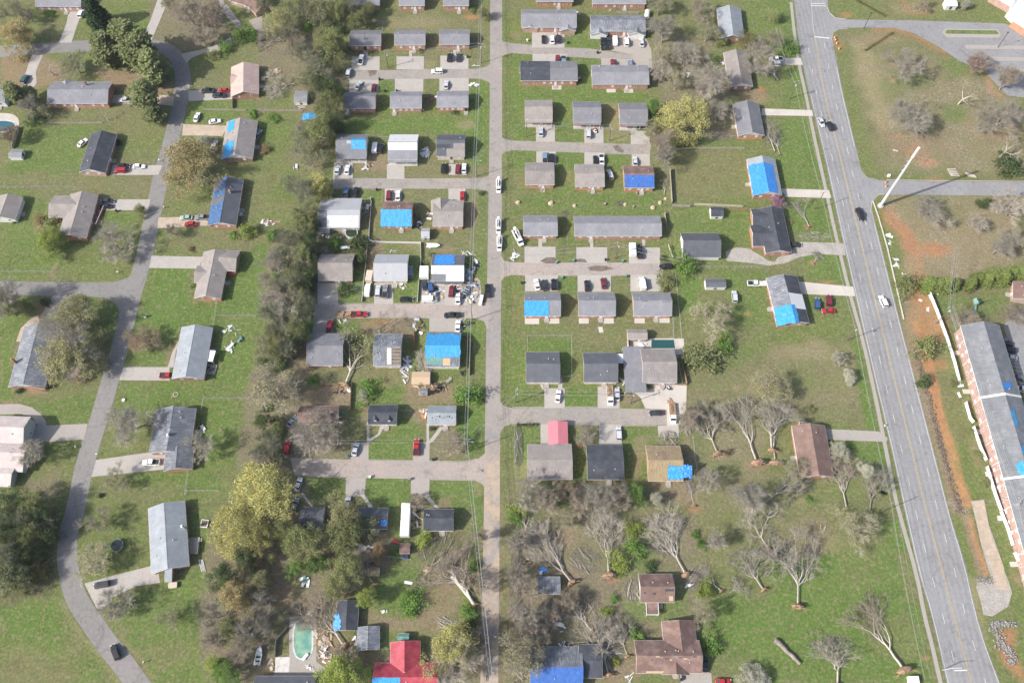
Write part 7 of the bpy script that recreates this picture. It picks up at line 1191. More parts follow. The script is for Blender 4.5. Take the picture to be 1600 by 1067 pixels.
for a in [('pickup','blue',563,140,85,'blue pickup above the white-sheeted metal roof'),('pickup','black',620,140,82,'black pickup above the white-sheeted metal roof'),('suv','maroon',830,153,90,'maroon SUV behind the cyan-tarped brown roof'),('sedan','white',887,156,92,'white car behind the cyan-tarped brown roof'),('sedan','red',1290,157,92,'crimson car beside the tan cross-gabled house'),('pickup','black',1447,749,90,'black pickup driving up the narrow street'),('pickup','black',1225,902,180,'black pickup stopped on the sandy side street'),('pickup','red',645,896,0,'red pickup towing a trailer on the sandy side street'),('pickup','red',459,978,88,'red pickup on the drive beside the woods'),('suv','silver',762,752,90,'silver SUV in the white-fenced drive'),('pickup','grey',808,753,90,'grey pickup in the white-fenced drive'),('sedan','black',940,802,0,'dark car on the grass inside the white fence'),('suv','steel',967,632,92,'slate blue SUV beside the smooth metal roof'),('van','white',698,745,88,'white camper van with dark roof panels by the fence'),('van','white',1085,804,2,'white van parked across the junk-ringed forecourt'),('sedan','dark',1053,710,100,'dark blue car beside the tarp-covered one'),('suv','blue',1090,725,100,'car under a bright blue cover'),('suv','maroon',1222,752,85,'maroon van before the junk-ringed house'),('sedan','white',1262,800,92,'white car at the street side of the junk-ringed house'),('sedan','steel',1331,668,85,'steel blue car among the scrap right of the junk-ringed house'),('sedan','white',1262,970,88,'white car on the drive above the big cyan tarp')]: car(*a)
car('bucket','white',1517,96,270,'white utility bucket truck at the top junction of the narrow street','utility trucks on the narrow street',.86);car('bucket','white',1516,348,270,'white utility bucket truck, front one of two in line','utility trucks on the narrow street',.86);car('bucket','white',1522,456,270,'white utility bucket truck, rear one of two in line','utility trucks on the narrow street',.86)
sm=MB();sm.ext([(-2.3,0),(2.3,0),(2.3,.05),(-2.3,.05)],-.9,.9,'y')
def trailer(x,y,ang,label,L=4.5,W_=2.1,hh=2.2,mat='trim',name='box_trailer',cat='trailer',open_=False,load=None):
    p=q(x,y,.6);p.z=0;r=thing(name,label,cat,p,R(ang));mb=MB()
    if open_: mb.box(-L/2,-W_/2,.55,L/2,W_/2,.7);[mb.box(-L/2,s*W_/2-.04,.7,L/2,s*W_/2+.04,1.15) for s in (-1,1)]
    else: mb.ext([(-W_/2,.45),(W_/2,.45),(W_/2,hh-.15),(W_/2-.2,hh),(-W_/2+.2,hh),(-W_/2,hh-.15)],-L/2,L/2)
    mb.build('body',mat,r);tbp(r,'drawbar','dark',[(L/2,0,.5),(L/2+1.2,0,.5)],.06,5)
    if load:
        g=random.Random(label);mb=MB()
        for i in range(14): a=g.uniform(-L/2+.4,L/2-.4);b=g.uniform(-W_/2+.3,W_/2-.3);mb.box(a-.35,b-.25,.7,a+.35,b+.25,.7+g.uniform(.2,.9))
        o=mb.build('load',load,r);o['kind']='stuff'
    for s in (-1,1): mb=MB();mb.ext([(.35*math.cos(i*.628),.35*math.sin(i*.628)+.35) for i in range(10)],s*W_/2-.1,s*W_/2+.1,'y');mb.build('wheel','rubber',r)
    return r
trailer(550,900,0,'open trailer heaped with brown debris behind the red pickup',5,2.2,mat='wood',name='flat_trailer',open_=True,load='wood');trailer(1053,645,90,'white box trailer beside the junk-ringed house',4.6,3.2,2.6);trailer(712,668,85,'tan and white camper trailer left of the smooth metal roof',4.2,2.4,2.5,'siding_tan','camper_trailer');trailer(558,480,5,'small white trailer below the round pool',3.4,1.2,1.1)
trailer(1408,810,80,'white tipped panel trailer at the corner of the junk yard',4,1.2,1.2)
T(7)
for a in [('suv','silver',612,24,103,'silver-white car on the grass beside the brick side wall'),('sedan','white',156,711,100,'white car on the pad above the cyan-tarped duplex'),('sedan','dark',202,714,97,'dark slate car between a white and a black one'),('suv','black',261,709,90,'black car on the pad above the cyan-tarped duplex'),('sedan','black',469,717,92,'black car on the middle pad of the row'),('sedan','maroon',572,702,95,'bright maroon car on the middle pad of the row'),('van','white',815,706,95,'white work van with ladders on the right pad'),('suv','black',960,598,180,'black car at the end of the third side street'),('pickup','black',799,508,90,'black pickup beside the white box trailer'),('suv','silver',1391,786,88,'silver SUV parked on the lush yard'),('pickup','white',1520,704,0,'white pickup on the lush yard near a white trailer')]: car(*a)
trailer(753,502,90,'white box trailer on the right upper pad',5,2.4,2.5);trailer(1590,706,0,'white open trailer on the lush yard',2.6,1.8,1.0,open_=True)
car('bucket','white',38,420,292,'white crane truck parked on the lawn by the short duplex');junk(15,533,50,60,'white scrap machinery beside the third side street corner',9,('trim','metal_sheet','roof_white'),lmax=2.5,zmax=1)
T(8)
car('pickup','black',577,274,283,'black pickup driving down the main road',moving=True);car('suv','white',720,816,103,'white SUV driving up the main road',moving=True)
for a in [('sedan','dark',170,461,0,'dark car at the charcoal house on the gravel drive'),('suv','blue',308,831,80,'dark blue SUV on the lawn beside the half-rebuilt house'),('suv','maroon',381,811,82,'maroon SUV on the lawn beside the half-rebuilt house'),('sedan','red',379,874,180,'bright red car on the lawn beside the half-rebuilt house')]: car(*a)
T(9);car('pickup','red',1052,211,0,'red pickup at the silver-roofed house carport');car('pickup','white',945,753,180,'white pickup with a dark bed on the wide white drive')
T(10)
for a in [('sedan','silver',622,671,80,'silver car on the pad by the dormer house'),('pickup','red',1003,660,90,'red pickup on the pad of the stripped-roof house'),('suv','red',196,661,88,'red SUV under the woods beside the wide bare tree'),('sedan','steel',226,496,60,'steel blue car at the brown-roofed house side'),('sedan','silver',265,890,80,'silver car in the shade of the huge yellow tree'),('sedan','silver',571,1010,85,'pale car at the hidden house drive of the lowest row'),('sedan','grey',245,1020,80,'grey car below the shaded silver one')]: car(*a)
T(11)
for a in [('sedan','white',288,341,82,'white car on the drive of the charcoal house'),('sedan','silver',658,330,88,'silver car beside the loaded white truck'),('sedan','dark',901,443,180,'dark car on the lower right side street'),('suv','silver',667,572,90,'silver SUV on the pad of the charcoal house')]: car(*a)
car('truck','white',613,336,270,'white flatbed truck loaded with scrap on the pad');car('truck','white',1003,448,270,'white flatbed truck with a brown load at the street end',bedcol='root_soil')
T(12)
GP='cars in the apartment car park'
for a in [('suv','black',1502,50,165,'black car at the top of the apartment car park'),('sedan','silver',1515,97,165,'silver car below the black one in the apartment car park'),('sedan','grey',1562,222,165,'grey car in the middle of the apartment car park'),('suv','white',1590,296,165,'white car lowest in the apartment car park'),('sedan','dark',1490,8,165,'dark slate car in the apartment car park, second from top')]: car(*a,GP)
T(8);car('sedan','grey',1475,1058,165,'grey car at the top end of the apartment car park',GP);poly('car_park',[(1510,930),(1560,880),(1700,800),(2000,800),(2000,2300),(1860,2300),(1640,1560),(1500,1067),(1470,960)],'asphalt_main',ASZ)
T(12);pm_=MB();pm_.box(-2.4,-.06,0,2.4,.06,.004);pme=pm_.mesh('bay_line','paint_white');
cp=[o for o in bpy.data.objects if o.name.startswith('car_park')][0]
for i in range(12): p=q(1495+i*8.6,30+i*25);link('bay_line',pme,cp,Matrix.Translation((p.x,p.y,PAZ)) @ Matrix.Rotation(R(-12),4,'Z'))
T(13)
car('minivan','dark',637,452,190,'dark minivan on the drive of the long silver house');car('suv','black',722,873,122,'black SUV driving along the bend of the winding road',moving=True)
T(15);car('sedan','black',1205,946,88,'black car beside the three-wing brown house');car('sedan','red',1320,1058,0,'red car at the bottom edge');car('sedan','white',1530,1066,0,'white car at the bottom edge behind the pale blossoming tree')
def boat(x,y,ang,label,L=5.2,W_=1.9,mat='car_white',seats=True):
    p=q(x,y,.6);p.z=.35;r=thing('boat',label,'boat',p,R(ang));mb=MB();rings=[]
    for t_ in (-1,-.6,0,.45,.8,1): k=W_/2*(1 if t_<.2 else max(.08,1-((t_-.2)/.8) ** 2));rings.append([(t_*L/2,-k,.75+.1*max(0,t_)),(t_*L/2,-k*.6,.12+.25*max(0,t_)),(t_*L/2,k*.6,.12+.25*max(0,t_)),(t_*L/2,k,.75+.1*max(0,t_))])
    mb.loft(rings);mb.build('hull',mat,r);mb=MB();mb.box(-L*.42,-W_*.36,.74,L*.1,W_*.36,.78);mb.build('cockpit','siding_grey' if seats else 'tarp_white',r)
    if seats:
        for t_ in (-.3,-.08): bxp(r,'seat','dark',t_*L-.25,-.55,.78,t_*L+.25,.55,1.05)
    bxp(r,'outboard_motor','dark',-L/2-.35,-.2,.4,-L/2+.05,.2,1.15);mb=MB();mb.tube([(L/2-.6,0,.2),(L/2+.9,0,.1)],.06,5);mb.box(-1.6,-.9,-.2,-.9,.9,.12);mb.build('trailer_frame','galv',r);return r
T(6);boat(1108,470,0,'white boat on a trailer in the yard above the junk-ringed house',5,1.9,seats=False);boat(1320,750,62,'blue and white boat among the scrap at the junk yard',4.4,1.7,'paint_blue')
T(14);boat(18,896,86,'grey metal boat with seats left of the pool patio',5.4,2.0,'metal_sheet')
p=q(938,55);trailer(938,55,90,'long white camper trailer beside the torn charcoal house',10.5,2.9,2.9,name='camper_trailer')
# ================================================================ POOLS, FENCES, POLES, YARD THINGS
plain('water_teal',(.02,.075,.075),.05,0,.6);plain('water_green',(.085,.19,.13),.06,0,.6);plain('water_dark',(.03,.045,.02),.08,0,.6);plain('water_blue',(.03,.11,.15),.06,0,.6)
mk('pool_water',(.13,.30,.25),.12,.35,rough=.08,fine=.04,c2=(.23,.36,.24),spec=.6)
def pool(pts,label,water,rim='concrete_pale',wd=.45,h=.12):
    P_=[q(*p) if not isinstance(p,Vector) else p for p in pts];c=sum(P_,Vector())/len(P_);r=thing('swimming_pool',label,'pool',c);n=len(P_);A=[p-c for p in P_]
    if sum(a.x*b.y-a.y*b.x for a,b in zip(A,A[1:]+A[:1]))<0: A=A[::-1]
    O=[]
    for i in range(n):
        d=(A[(i+1) % n]-A[i-1]).normalized();O.append(A[i]+Vector((d.y,-d.x,0))*wd)
    mb=MB();V=[(p.x,p.y,.03) for p in A]+[(p.x,p.y,h) for p in A]+[(p.x,p.y,h) for p in O]+[(p.x,p.y,0) for p in O];fs=[]
    for i in range(n):
        j=(i+1) % n
        for k in range(3): fs.append((k*n+i,k*n+j,(k+1)*n+j,(k+1)*n+i)[::-1])
    mb.add(V,fs);mb.build('rim',rim,r);mb=MB();mb.add([(p.x,p.y,max(.075,h-.1)) for p in A],[tuple(range(n))]);mb.build('water',water,r);return r
def oval(cx,cy,rx,ry,n=28,e=1.0):
    out=[]
    for i in range(n):
        a=2*math.pi*i/n;c,s=math.cos(a),math.sin(a);out.append((cx+rx*math.copysign(abs(c) ** e,c),cy+ry*math.copysign(abs(s) ** e,s)))
    return out
T(14);pool(oval(294,794,56,118,32,.72),'long oval swimming pool of cloudy green water with a pale rim','pool_water','slab_white',.5,.13)
T(7);pool([(872,1056),(1012,1056),(1020,1110),(870,1110)],'dark teal rectangular pool behind the brick pool house','water_teal','concrete_pale',.6,.13)
T(6);pool(oval(599,395,35,30,24),'round above-ground pool of dark green water with a pale wall','water_dark','galv',.35,1.1)
T(1);poly('pool_deck',oval(10,770,110,62,24,.8),'concrete_pale',COZ,'structure');pool(oval(15,790,80,32,20,.8),'blue-grey pool with debris in a white deck at the left edge','water_blue','slab_white',.5,.13)
T(13);p=q(738,210);r=thing('trampoline','round dark trampoline with a teal rim on the sloping lawn','trampoline',p);tbp(r,'mat','dark',[(0,0,.8),(0,0,.84)],1.75,20);mb=MB();a=[(1.9*math.cos(i*.3142),1.9*math.sin(i*.3142),.86) for i in range(21)];mb.tube(a,.16,6);mb.build('rim','tarp_teal',r)
for i in range(6): mb=MB();x_,y_=1.85*math.cos(i*1.047),1.85*math.sin(i*1.047);mb.tube([(x_,y_,0),(x_,y_,2.2)],.04,5);mb.build('leg','galv',r)
T(8);p=q(1285,835);r=thing('play_set','teal and brown playground climbing frame with a slide on the lawn','playground set',p,R(10));mb=MB();mb.ext([(-1.0,2.3),(0,3.1),(1.0,2.3),(0,2.95)],-1.1,1.1,'y');mb.build('roof','tarp_teal',r);bxp(r,'platform','wood',-.9,-.9,1.2,.9,.9,1.32)
for x_ in (-.85,.85):
    for y_ in (-.85,.85): bxp(r,'post','wood',x_-.06,y_-.06,0,x_+.06,y_+.06,2.4)
mb=MB();mb.ext([(-.9,1.3),(-.9,1.2),(-3.4,.15),(-3.4,.25)][::-1],-.35,.35,'y',0,Matrix.Rotation(R(75),4,'Z'));mb.build('slide','tarp_teal',r);mb=MB();mb.tube([(.9,0,2.3),(4.4,0,2.3)],.08,5);mb.tube([(4.4,-1,0),(4.4,0,2.3),(4.4,1,0)],.07,5);mb.build('swing_frame','wood',r)
for k in (1.8,3.2): mb=MB();mb.tube([(k-.2,0,2.3),(k-.2,0,.55)],.02,4);mb.tube([(k+.2,0,2.3),(k+.2,0,.55)],.02,4);mb.box(k-.25,-.12,.5,k+.25,.12,.56);mb.build('swing','dark',r)
T(13);p=q(1280,72);r=thing('planter_box','square white planter box on the strip behind the long silver house','planter',p,R(-6));mb=MB();[mb.box(*b) for b in ((-1.2,-1.3,0,1.2,-1.0,.5),(-1.2,1.0,0,1.2,1.3,.5),(-1.2,-1.0,0,-.9,1.0,.5),(.9,-1.0,0,1.2,1.0,.5))];mb.build('frame','slab_white',r);bxp(r,'soil','mud',-.9,-1,0,.9,1,.35)
p=q(1085,458);r=thing('hot_tub','tan covered hot tub at the garage corner','hot tub',p,R(5));mb=MB();mb.ext([(-1.2,-.8),(1.2,-.8),(1.3,0),(1.2,.8),(-1.2,.8),(-1.3,0)],0,.8,'z');mb.build('tub','siding_tan',r);mb=MB();mb.ext([(-1.25,-.85),(1.25,-.85),(1.35,0),(1.25,.85),(-1.25,.85),(-1.35,0)],.8,.92,'z');mb.build('lid','siding_tan',r)
for i in range(4): log_(1243+i*8,296,1262+i*8,372,.12,'white plastic pipe lying in a bundle beside the house','bundle of white pipes','vinyl','pipe')
# fences
T(0)
fence('chain',[(1050,480),(1052,530),(1066,600)],'chain-link fence at the left edge of the dull field',name='chain_fence');T(11);fence('chain',[(1128,600),(1142,740),(1155,800)],'rusty chain-link fence between the bare-decked house and the field',name='chain_fence');fence('chain',[(97,-10),(97,60)],'short chain-link run beside the charcoal house',name='chain_fence')
T(7);fence('chain',[(95,1067),(97,1034),(370,1036),(373,1150),(372,1290),(300,1292)],'chain-link fence around the lush square yard',name='chain_fence');fence('chain',[(1130,606),(1600,606)],'low wire fence along the gravel drive yard',name='chain_fence');fence('chain',[(1020,650),(1060,1067)],'chain-link fence on the right of the duplex yards',name='chain_fence');fence('wood',[(985,0),(998,205)],'weathered wooden fence running down beside the royal-blue tarped house',1.8,2.4,name='wooden_fence');fence('wood',[(998,225),(1110,228)],'weathered wooden fence panel run, left of the white ones',1.6,2.4,name='wooden_fence')
fence('wood',[(1140,215),(1440,228)],'tilted pale wooden fence panels above the tiny playhouse',1.3,2.4,'siding_tan',name='wooden_fence');fence('wood',[(1362,244),(1512,246)],'brown low wooden fence beside the pale panels',1.2,2.4,'wood',name='wooden_fence');fence('wood',[(952,270),(968,370)],'leaning dark wooden fence at the long row house end',1.5,2.4,name='wooden_fence');fence('wood',[(975,470),(1002,545)],'broken wooden fence at the third side street end',1.5,2.4,name='wooden_fence')
T(3);fence('wood',[(1010,938),(1140,930),(1450,930)],'grey rail fence along the top of the wide yard',.9,2.4,name='wooden_fence');fence('wood',[(650,88),(790,92)],'brown deck railing behind the white-gabled duplex',1.5,2.2,name='wooden_fence')
T(5);fence('chain',[(0,112),(300,108),(480,112)],'chain-link fence above the crossing-gable house',name='chain_fence');fence('chain',[(0,636),(330,636),(365,585)],'chain-link fence above the side road',name='chain_fence');fence('chain',[(1358,820),(1345,910),(1330,1000)],'chain-link fence down from the tan ranch house',name='chain_fence');fence('chain',[(1350,910),(1600,912)],'chain-link fence across the lush back lawn',name='chain_fence')
T(9);fence('chain',[(1262,430),(1275,356),(1560,356)],'chain-link fence behind the slate-roofed house',name='chain_fence');fence('chain',[(1180,800),(1160,960),(1170,932),(1370,932)],'chain-link fence below the garage wing',name='chain_fence')
T(1);fence('wood',[(1272,690),(1540,695)],'long low weathered wooden wall on the lawn',1.0,2.4,name='wooden_fence');fence('wood',[(1458,625),(1456,680)],'short dark wooden fence beside the pink-roofed house',1.4,2.4,name='wooden_fence');fence('wood',[(170,775),(640,772)],'low grey fence behind the long ranch house',.8,2.6,name='wooden_fence');fence('wood',[(120,800),(85,930)],'tan wooden fence of the pool yard',1.6,2.4,name='wooden_fence')
T(2);fence('wood',[(0,695),(290,698)],'grey wooden fence in the green back yard',1.2,2.4,name='wooden_fence');fence('chain',[(592,190),(600,150),(795,148),(790,192)],'chain-link pen behind the leftmost brick duplex',name='chain_fence');fence('chain',[(695,868),(832,868)],'chain-link fence between the white-fronted and half-white houses',name='chain_fence')
T(6);fence('white',[(715,175),(722,200),(708,400),(710,440),(760,450),(1030,455),(1032,560),(1010,820)],'white fence around the middle back yards',1.1,2.4,name='white_fence');fence('white',[(700,445),(664,820)],'white fence on the left of the smooth metal roofed house',1.1,2.4,name='white_fence');fence('wood',[(1288,1040),(1350,1042)],'red-brown timber rail by the cyan-tarped house',.8,2.4,'deck_red',name='wooden_fence')
T(10);fence('wood',[(1340,0),(1335,210)],'red-brown wooden fence beside the splintered house',1.5,2.4,'deck_red',name='wooden_fence');fence('wood',[(380,272),(600,268),(590,430)],'brown wooden fence around the dirt yard',1.3,2.4,'wood',name='wooden_fence');fence('chain',[(590,486),(705,488)],'chain-link fence left of the dormer house',name='chain_fence');fence('chain',[(885,436),(970,436)],'chain-link fence right of the dormer house',name='chain_fence');fence('wood',[(990,-60),(994,60)],'dark red board fence left of the splintered house',1.5,2.4,'deck_red',name='wooden_fence')
T(14);fence('wood',[(195,725),(130,800),(122,905)],'dark wooden fence around the pool lawn',1.6,2.4,name='wooden_fence');fence('wood',[(640,640),(632,800)],'tall grey wooden fence between the two long sheds',1.8,2.4,name='wooden_fence');fence('chain',[(800,275),(920,292),(970,300)],'chain-link fence behind the brown shed',name='chain_fence')
T(11);fence('wood',[(1048,90),(1090,265)],'brown wooden fence along the pool house yard',1.6,2.4,'wood',name='wooden_fence');fence('wood',[(720,-30),(740,250)],'tall tan wooden wall left of the pool yard',1.8,2.4,'siding_tan',name='wooden_fence');fence('wood',[(1040,272),(1090,272)],'short brown fence at the white forecourt',1.2,2.4,'wood',name='wooden_fence');fence('chain',[(15,530),(20,830)],'low wire fence beside the narrow street lawn',name='chain_fence')
T(16);
T(0)
WF=[(1450,458),(1462,487),(1478,530),(1490,568),(1497,596)]
fence('white',WF,'long white vinyl fence beside the apartments, top length',1.9,2.4,name='white_fence');fence('white',[(1507,630),(1514,655),(1519,661)],'white vinyl fence beside the apartments, second length',1.9,2.4,name='white_fence');fence('white',[(1519,668),(1530,700),(1539,720)],'white vinyl fence beside the apartments, third length',1.9,2.4,name='white_fence');fence('white',[(1540,730),(1552,770),(1562,798)],'white vinyl fence beside the apartments, fourth length',1.9,2.4,name='white_fence');fence('white',[(1562,800),(1573,828),(1580,852)],'white vinyl fence beside the apartments, fifth length',1.9,2.4,name='white_fence');fence('white',[(1583,864),(1595,890),(1602,920)],'white vinyl fence beside the apartments, lowest length',1.9,2.4,name='white_fence')
T(12);junk(1195,290,40,120,'fallen posts in the gap of the white vinyl fence',7,('vinyl','trim'),lmax=2.4,zmax=.3)
T(8);junk(1020,770,60,70,'tangle of white fence pieces at the top of the vinyl fence',12,('vinyl',),lmax=2.6,zmax=1.0);
for i,(x,y) in enumerate(((757,405),(757,442),(797,552),(800,580),(812,598),(848,645),(785,600),(945,808),(1000,865))): junk(x,y,14,20,['white fence slat on the verge, topmost','white fence slat below the topmost one','white slat across the ditch','white slat pair in the ditch','white slat lowest of the ditch group','white slat by the green shrub mass','small white slat left of the ditch group','white slat on the clay track','white slat beside the fence start'][i],2,('vinyl',),lmax=2.4,zmax=.05,name='fence_slat',cat='slat')
T(8);kerb([(655,190),(690,290),(745,480),(800,720),(848,930)],'retaining_kerb',None,.35,.35,'concrete_pale')
# utility poles and wires
T(0)
pa=[pole(x,y,h,lb,rz,1,lm,None,'pole_wood',tr) for x,y,h,lb,rz,lm,tr in ((822.5,214,9.5,'wooden pole at the corner of the porch row',90,True,True),(951.7,220.5,9,'wooden pole on the dry grass between the porch-row pads',90,False,True))]
pb=[pole(x,y,h,lb,rz,1,lm,None,'pole_wood',tr) for x,y,h,lb,rz,lm,tr in ((752,99,11,'wooden pole at the top junction of the narrow street',0,True,True),(745,276,12,'wooden pole left of the narrow street by the utility truck',0,True,False),(738,500,12,'wooden pole at the sandy side street corner',0,False,False),(732,705,12,'wooden pole at the lowest side street corner',0,True,False),(772,1080,12,'wooden pole beyond the bottom edge of the narrow street',0,False,False))]
wires([q(752,-40,11)]+pb,'overhead line along the left side of the narrow street',((-.8,-.4),(0,-.1),(.1,-1.7)),1.0,.05);pc=pole(606.5,106.3,9,'wooden pole with transformers between two upper concrete pads',90);wires([pb[0],pc,q(545,104,8.5)],'service wires along the upper left side street',((-.7,-.3),(.7,-.3),(0,-1.6)),.5);wires([pb[1],pa[0],pa[1],q(1010,215,9)],'overhead wires across the porch-row pads',((-.7,-.3),(.7,-.3),(0,-1.6)),.7)
pd=[pole(961.5,404,10,'wooden pole with white insulators before the long row house',90),pole(806,629,9.5,'wooden pole at the lower right side street corner',90,1,True),pole(985,630,9,'wooden pole on the straw verge by the white forecourt',90)]
wires([q(800,398,10),pd[0],q(1070,406,9)],'overhead wires before the long row house',((-.7,-.3),(.7,-.3),(0,-1.6)),.7);wires([pb[3],pd[1],pd[2]],'overhead wires along the lower right side street',((-.7,-.3),(.7,-.3),(0,-1.6)),.6);pe=pole(536,704,9,'wooden pole beside the silver car pad on the lowest side street',90);wires([pb[3],pe,q(460,706,8.5)],'overhead wires along the lowest left side street',((-.5,-.3),(.5,-.3)),.5)
ph=[pole(x,y,h,lb,15,1,False,None,'pole_wood',tr) for x,y,h,lb,tr in ((1234,154.5,10,'wooden pole on the west verge of the main road, upper',True),(1272.8,327.5,11,'wooden pole on the west verge of the main road beside the white drive',False),(1322.5,532,11,'wooden pole on the west verge of the main road with transformers',True),(1376,800,11,'wooden pole under the gnarled tree by the sidewalk',False))]
wires([q(1215,40,10)]+ph+[q(1450,1060,11)],'overhead line along the west verge of the main road',((-.9,-.3),(.9,-.3),(0,-1.9)),1.1,.03)
b=q(1375.5,322);r=thing('steel_pole','tall white steel transmission pole leaning over the side road corner','steel pole',b);tbp(r,'base','concrete_pale',[(0,0,0),(0,0,.5)],1.15,12);tbp(r,'mast','steel',[(0,0,.5),(0,0,29.5)],[.6,.34],12);tbp(r,'cap','vinyl',[(0,0,29.5),(0,0,34.8)],[.5,.46],12)
for z in (22,24.5,27): tbp(r,'bracket','steel',[(0,0,z),(-1.0,.2,z+.3)],.09,5)
p1=q(1470,420,14);pw=pole(1463,505,12,'twin-arm wooden pole by the evergreen row',0,2,group='wooden utility poles');ps=pole(1572,796,9,'broken white-armed pole beside the white vinyl fence',60,2,False,None,'galv');wires([q(1497,380,13),pw,ps,q(1640,940,11)],'bundle of wires running down beside the apartments',((-1,-.2),(-.4,-.2),(.4,-.2),(1,-.2),(0,-1.6)),.9,.03);wires([ph[3],ps],'wires crossing the main road',((-.5,-.3),(.5,-.3)),.8,.03)
for x,y,x2,y2,lb in ((1349.8,45,1361,21,'thin dark light pole beside the school road'),(1559,75,1575,50,'thin dark light pole in the school car park')):
    p=q(x,y);r=thing('light_pole',lb,'light pole',p);tbp(r,'mast','dark',[(0,0,0),(0,0,8.4)],[.13,.08],7);bxp(r,'lamp_head','dark',-.35,-.2,8.4,.35,.2,8.55)
T(16);p=q(1140,990);r=thing('signal_arm','white signal arm reaching over the main road at the bottom','signal arm',q(1090,985));tbp(r,'mast','galv',[(0,0,0),(0,0,5.5)],.14,7);tbp(r,'arm','vinyl',[(0,0,5.3),(3.2,.1,5.6)],.08,6)
# small yard things
for t_,lst in ((6,[(755,118,'dark bin at the corner of the cyan-tarped yard','dark')]),(7,[(278,572,'green bin between the first two upper pads','tarp_teal'),(385,560,'green bin left of the second upper pad','tarp_teal'),(585,556,'dark bin on the second upper pad','dark'),(690,565,'green bin right of the second upper pad','tarp_teal'),(312,668,'green bin right of the cyan-tarp duplex pad','tarp_teal'),(62,700,'dark bin on the verge by the cyan-tarp duplex','dark'),(713,657,'green bin at the head of the third lower pad','tarp_teal'),(908,660,'grey bin beside the grey-green toppled shrub','paint_grey')]),(2,[(772,497,'dark bin at the lawn corner of the maroon car pad','dark'),(880,570,'dark bin beside the pale-roofed duplex corner','dark'),(1322,357,'dark bin right of the two dark cars','dark'),(805,570,'dark bin at the wall of the smooth roof duplex','dark')]),(3,[(350,268,'dark bin on the lawn beside the front-gabled pad','dark'),(535,330,'dark bin at the edge of the upper right street','dark'),(95,255,'white meter post near the upper right street','vinyl')]),(10,[(582,712,'dark blue bin at the pad corner of the silver car','paint_blue'),(1105,735,'dark bin at the lowest street kerb','dark'),(960,858,'grey bin beside the lower right pad','paint_grey'),(712,845,'pale bin at the kerb of the lowest street','vinyl')]),(5,[(728,250,'dark bin on the lawn edge below the deck house','dark')])):
    T(t_)
    for x,y,lb,c in lst: bin_(x,y,lb,c)
def mailbox(x,y,label,group='roadside mailboxes'):
    p=q(x,y);r=thing('mailbox',label,'mailbox',p,random.uniform(0,6),group);bxp(r,'post','wood_grey',-.06,-.06,0,.06,.06,1.0);mb=MB();mb.ext([(-.16,1.0),(.16,1.0),(.16,1.22),(.08,1.32),(-.08,1.32),(-.16,1.22)],-.3,.3,'y');mb.build('box','vinyl',r)
for t_,lst in ((5,[(1030,235,'mailbox under the big golden tree'),(980,510,'mailbox on the verge above the tan ranch drive'),(742,640,'mailbox on the dull corner lawn')]),(9,[(775,112,'mailbox above the red pickup drive'),(480,662,'mailbox below the pale pink house drive'),(612,706,'mailbox above the wide white drive')]),(1,[(1000,1010,'mailbox at the charcoal ranch drive mouth'),(1188,550,'mailbox at the pink-roofed house drive')]),(13,[(905,938,'mailbox on the verge of the winding bend')]),(12,[(722,530,'mailbox at the main road by the brown house drive')])):
    T(t_)
    for x,y,lb in lst: mailbox(x,y,lb)
T(5);p=q(910,915);r=thing('yard_ornament','black and white upright yard ornament on the lush lawn','yard ornament',p);bxp(r,'base','vinyl',-.35,-.3,0,.35,.3,1.3);bxp(r,'top','dark',-.28,-.25,1.3,.28,.25,1.7)
T(4)
for i,(x,y) in enumerate(((415,240),(420,255),(428,277),(442,310))):
    p=q(x,y);r=thing('traffic_barrel',['orange and white barrel by the school road corner, first of four','orange and white barrel, second of four at the corner','orange and white barrel, third of four at the corner','orange and white barrel set apart below the other three'][i],'traffic barrel',p,0,'orange barrels at the school road corner');mb=MB()
    mb.tube([(0,0,0),(0,0,1.05)],[.36,.28],10);mb.build('body','paint_orange',r);mb=MB();mb.tube([(0,0,.35),(0,0,.52)],[.345,.325],10);mb.tube([(0,0,.7),(0,0,.86)],[.32,.30],10);mb.build('stripe','vinyl',r)
T(7)
for x,y,s,lb in ((38,200,1.0,'pale boulder on the lawn, leftmost of the stump row'),(243,204,1.1,'tan cut stump in the row below the orange-walled house'),(391,219,.8,'small tan stump right of the second house'),(580,210,.9,'pale stump beside the dark burnt patch'),(708,212,.8,'pale stump at the right of the burnt patch'),(760,225,.7,'greenish stump near the burnt patch'),(880,231,1.0,'tan stump at the right end of the row'),(960,175,.7,'pale lump beside the wooden fence'),(925,200,.9,'white lump by the fallen branches'),(187,122,.8,'dark stump below the first orange wall'),(482,130,.8,'dark stump below the second orange wall'),(780,140,.7,'dark stump below the royal-blue tarp')):
    p=q(x,y);r=thing('tree_stump',lb,'stump',p,random.uniform(0,6));g=np.random.default_rng(int(x));mb=MB();rg=[]
    for z,k in ((0,1.0),(.35,.85),(.7,.6)): rg.append([(s*k*math.cos(i*.785)*g.uniform(.8,1.2),s*k*math.sin(i*.785)*g.uniform(.8,1.2),z*s) for i in range(8)])
    mb.loft(rg);mb.build('wood','cut_wood' if 'dark' not in lb and 'greenish' not in lb else 'rock',r);tbp(r,'top','cut_wood',[(0,0,.7*s),(0,0,.74*s)],s*.4,8)
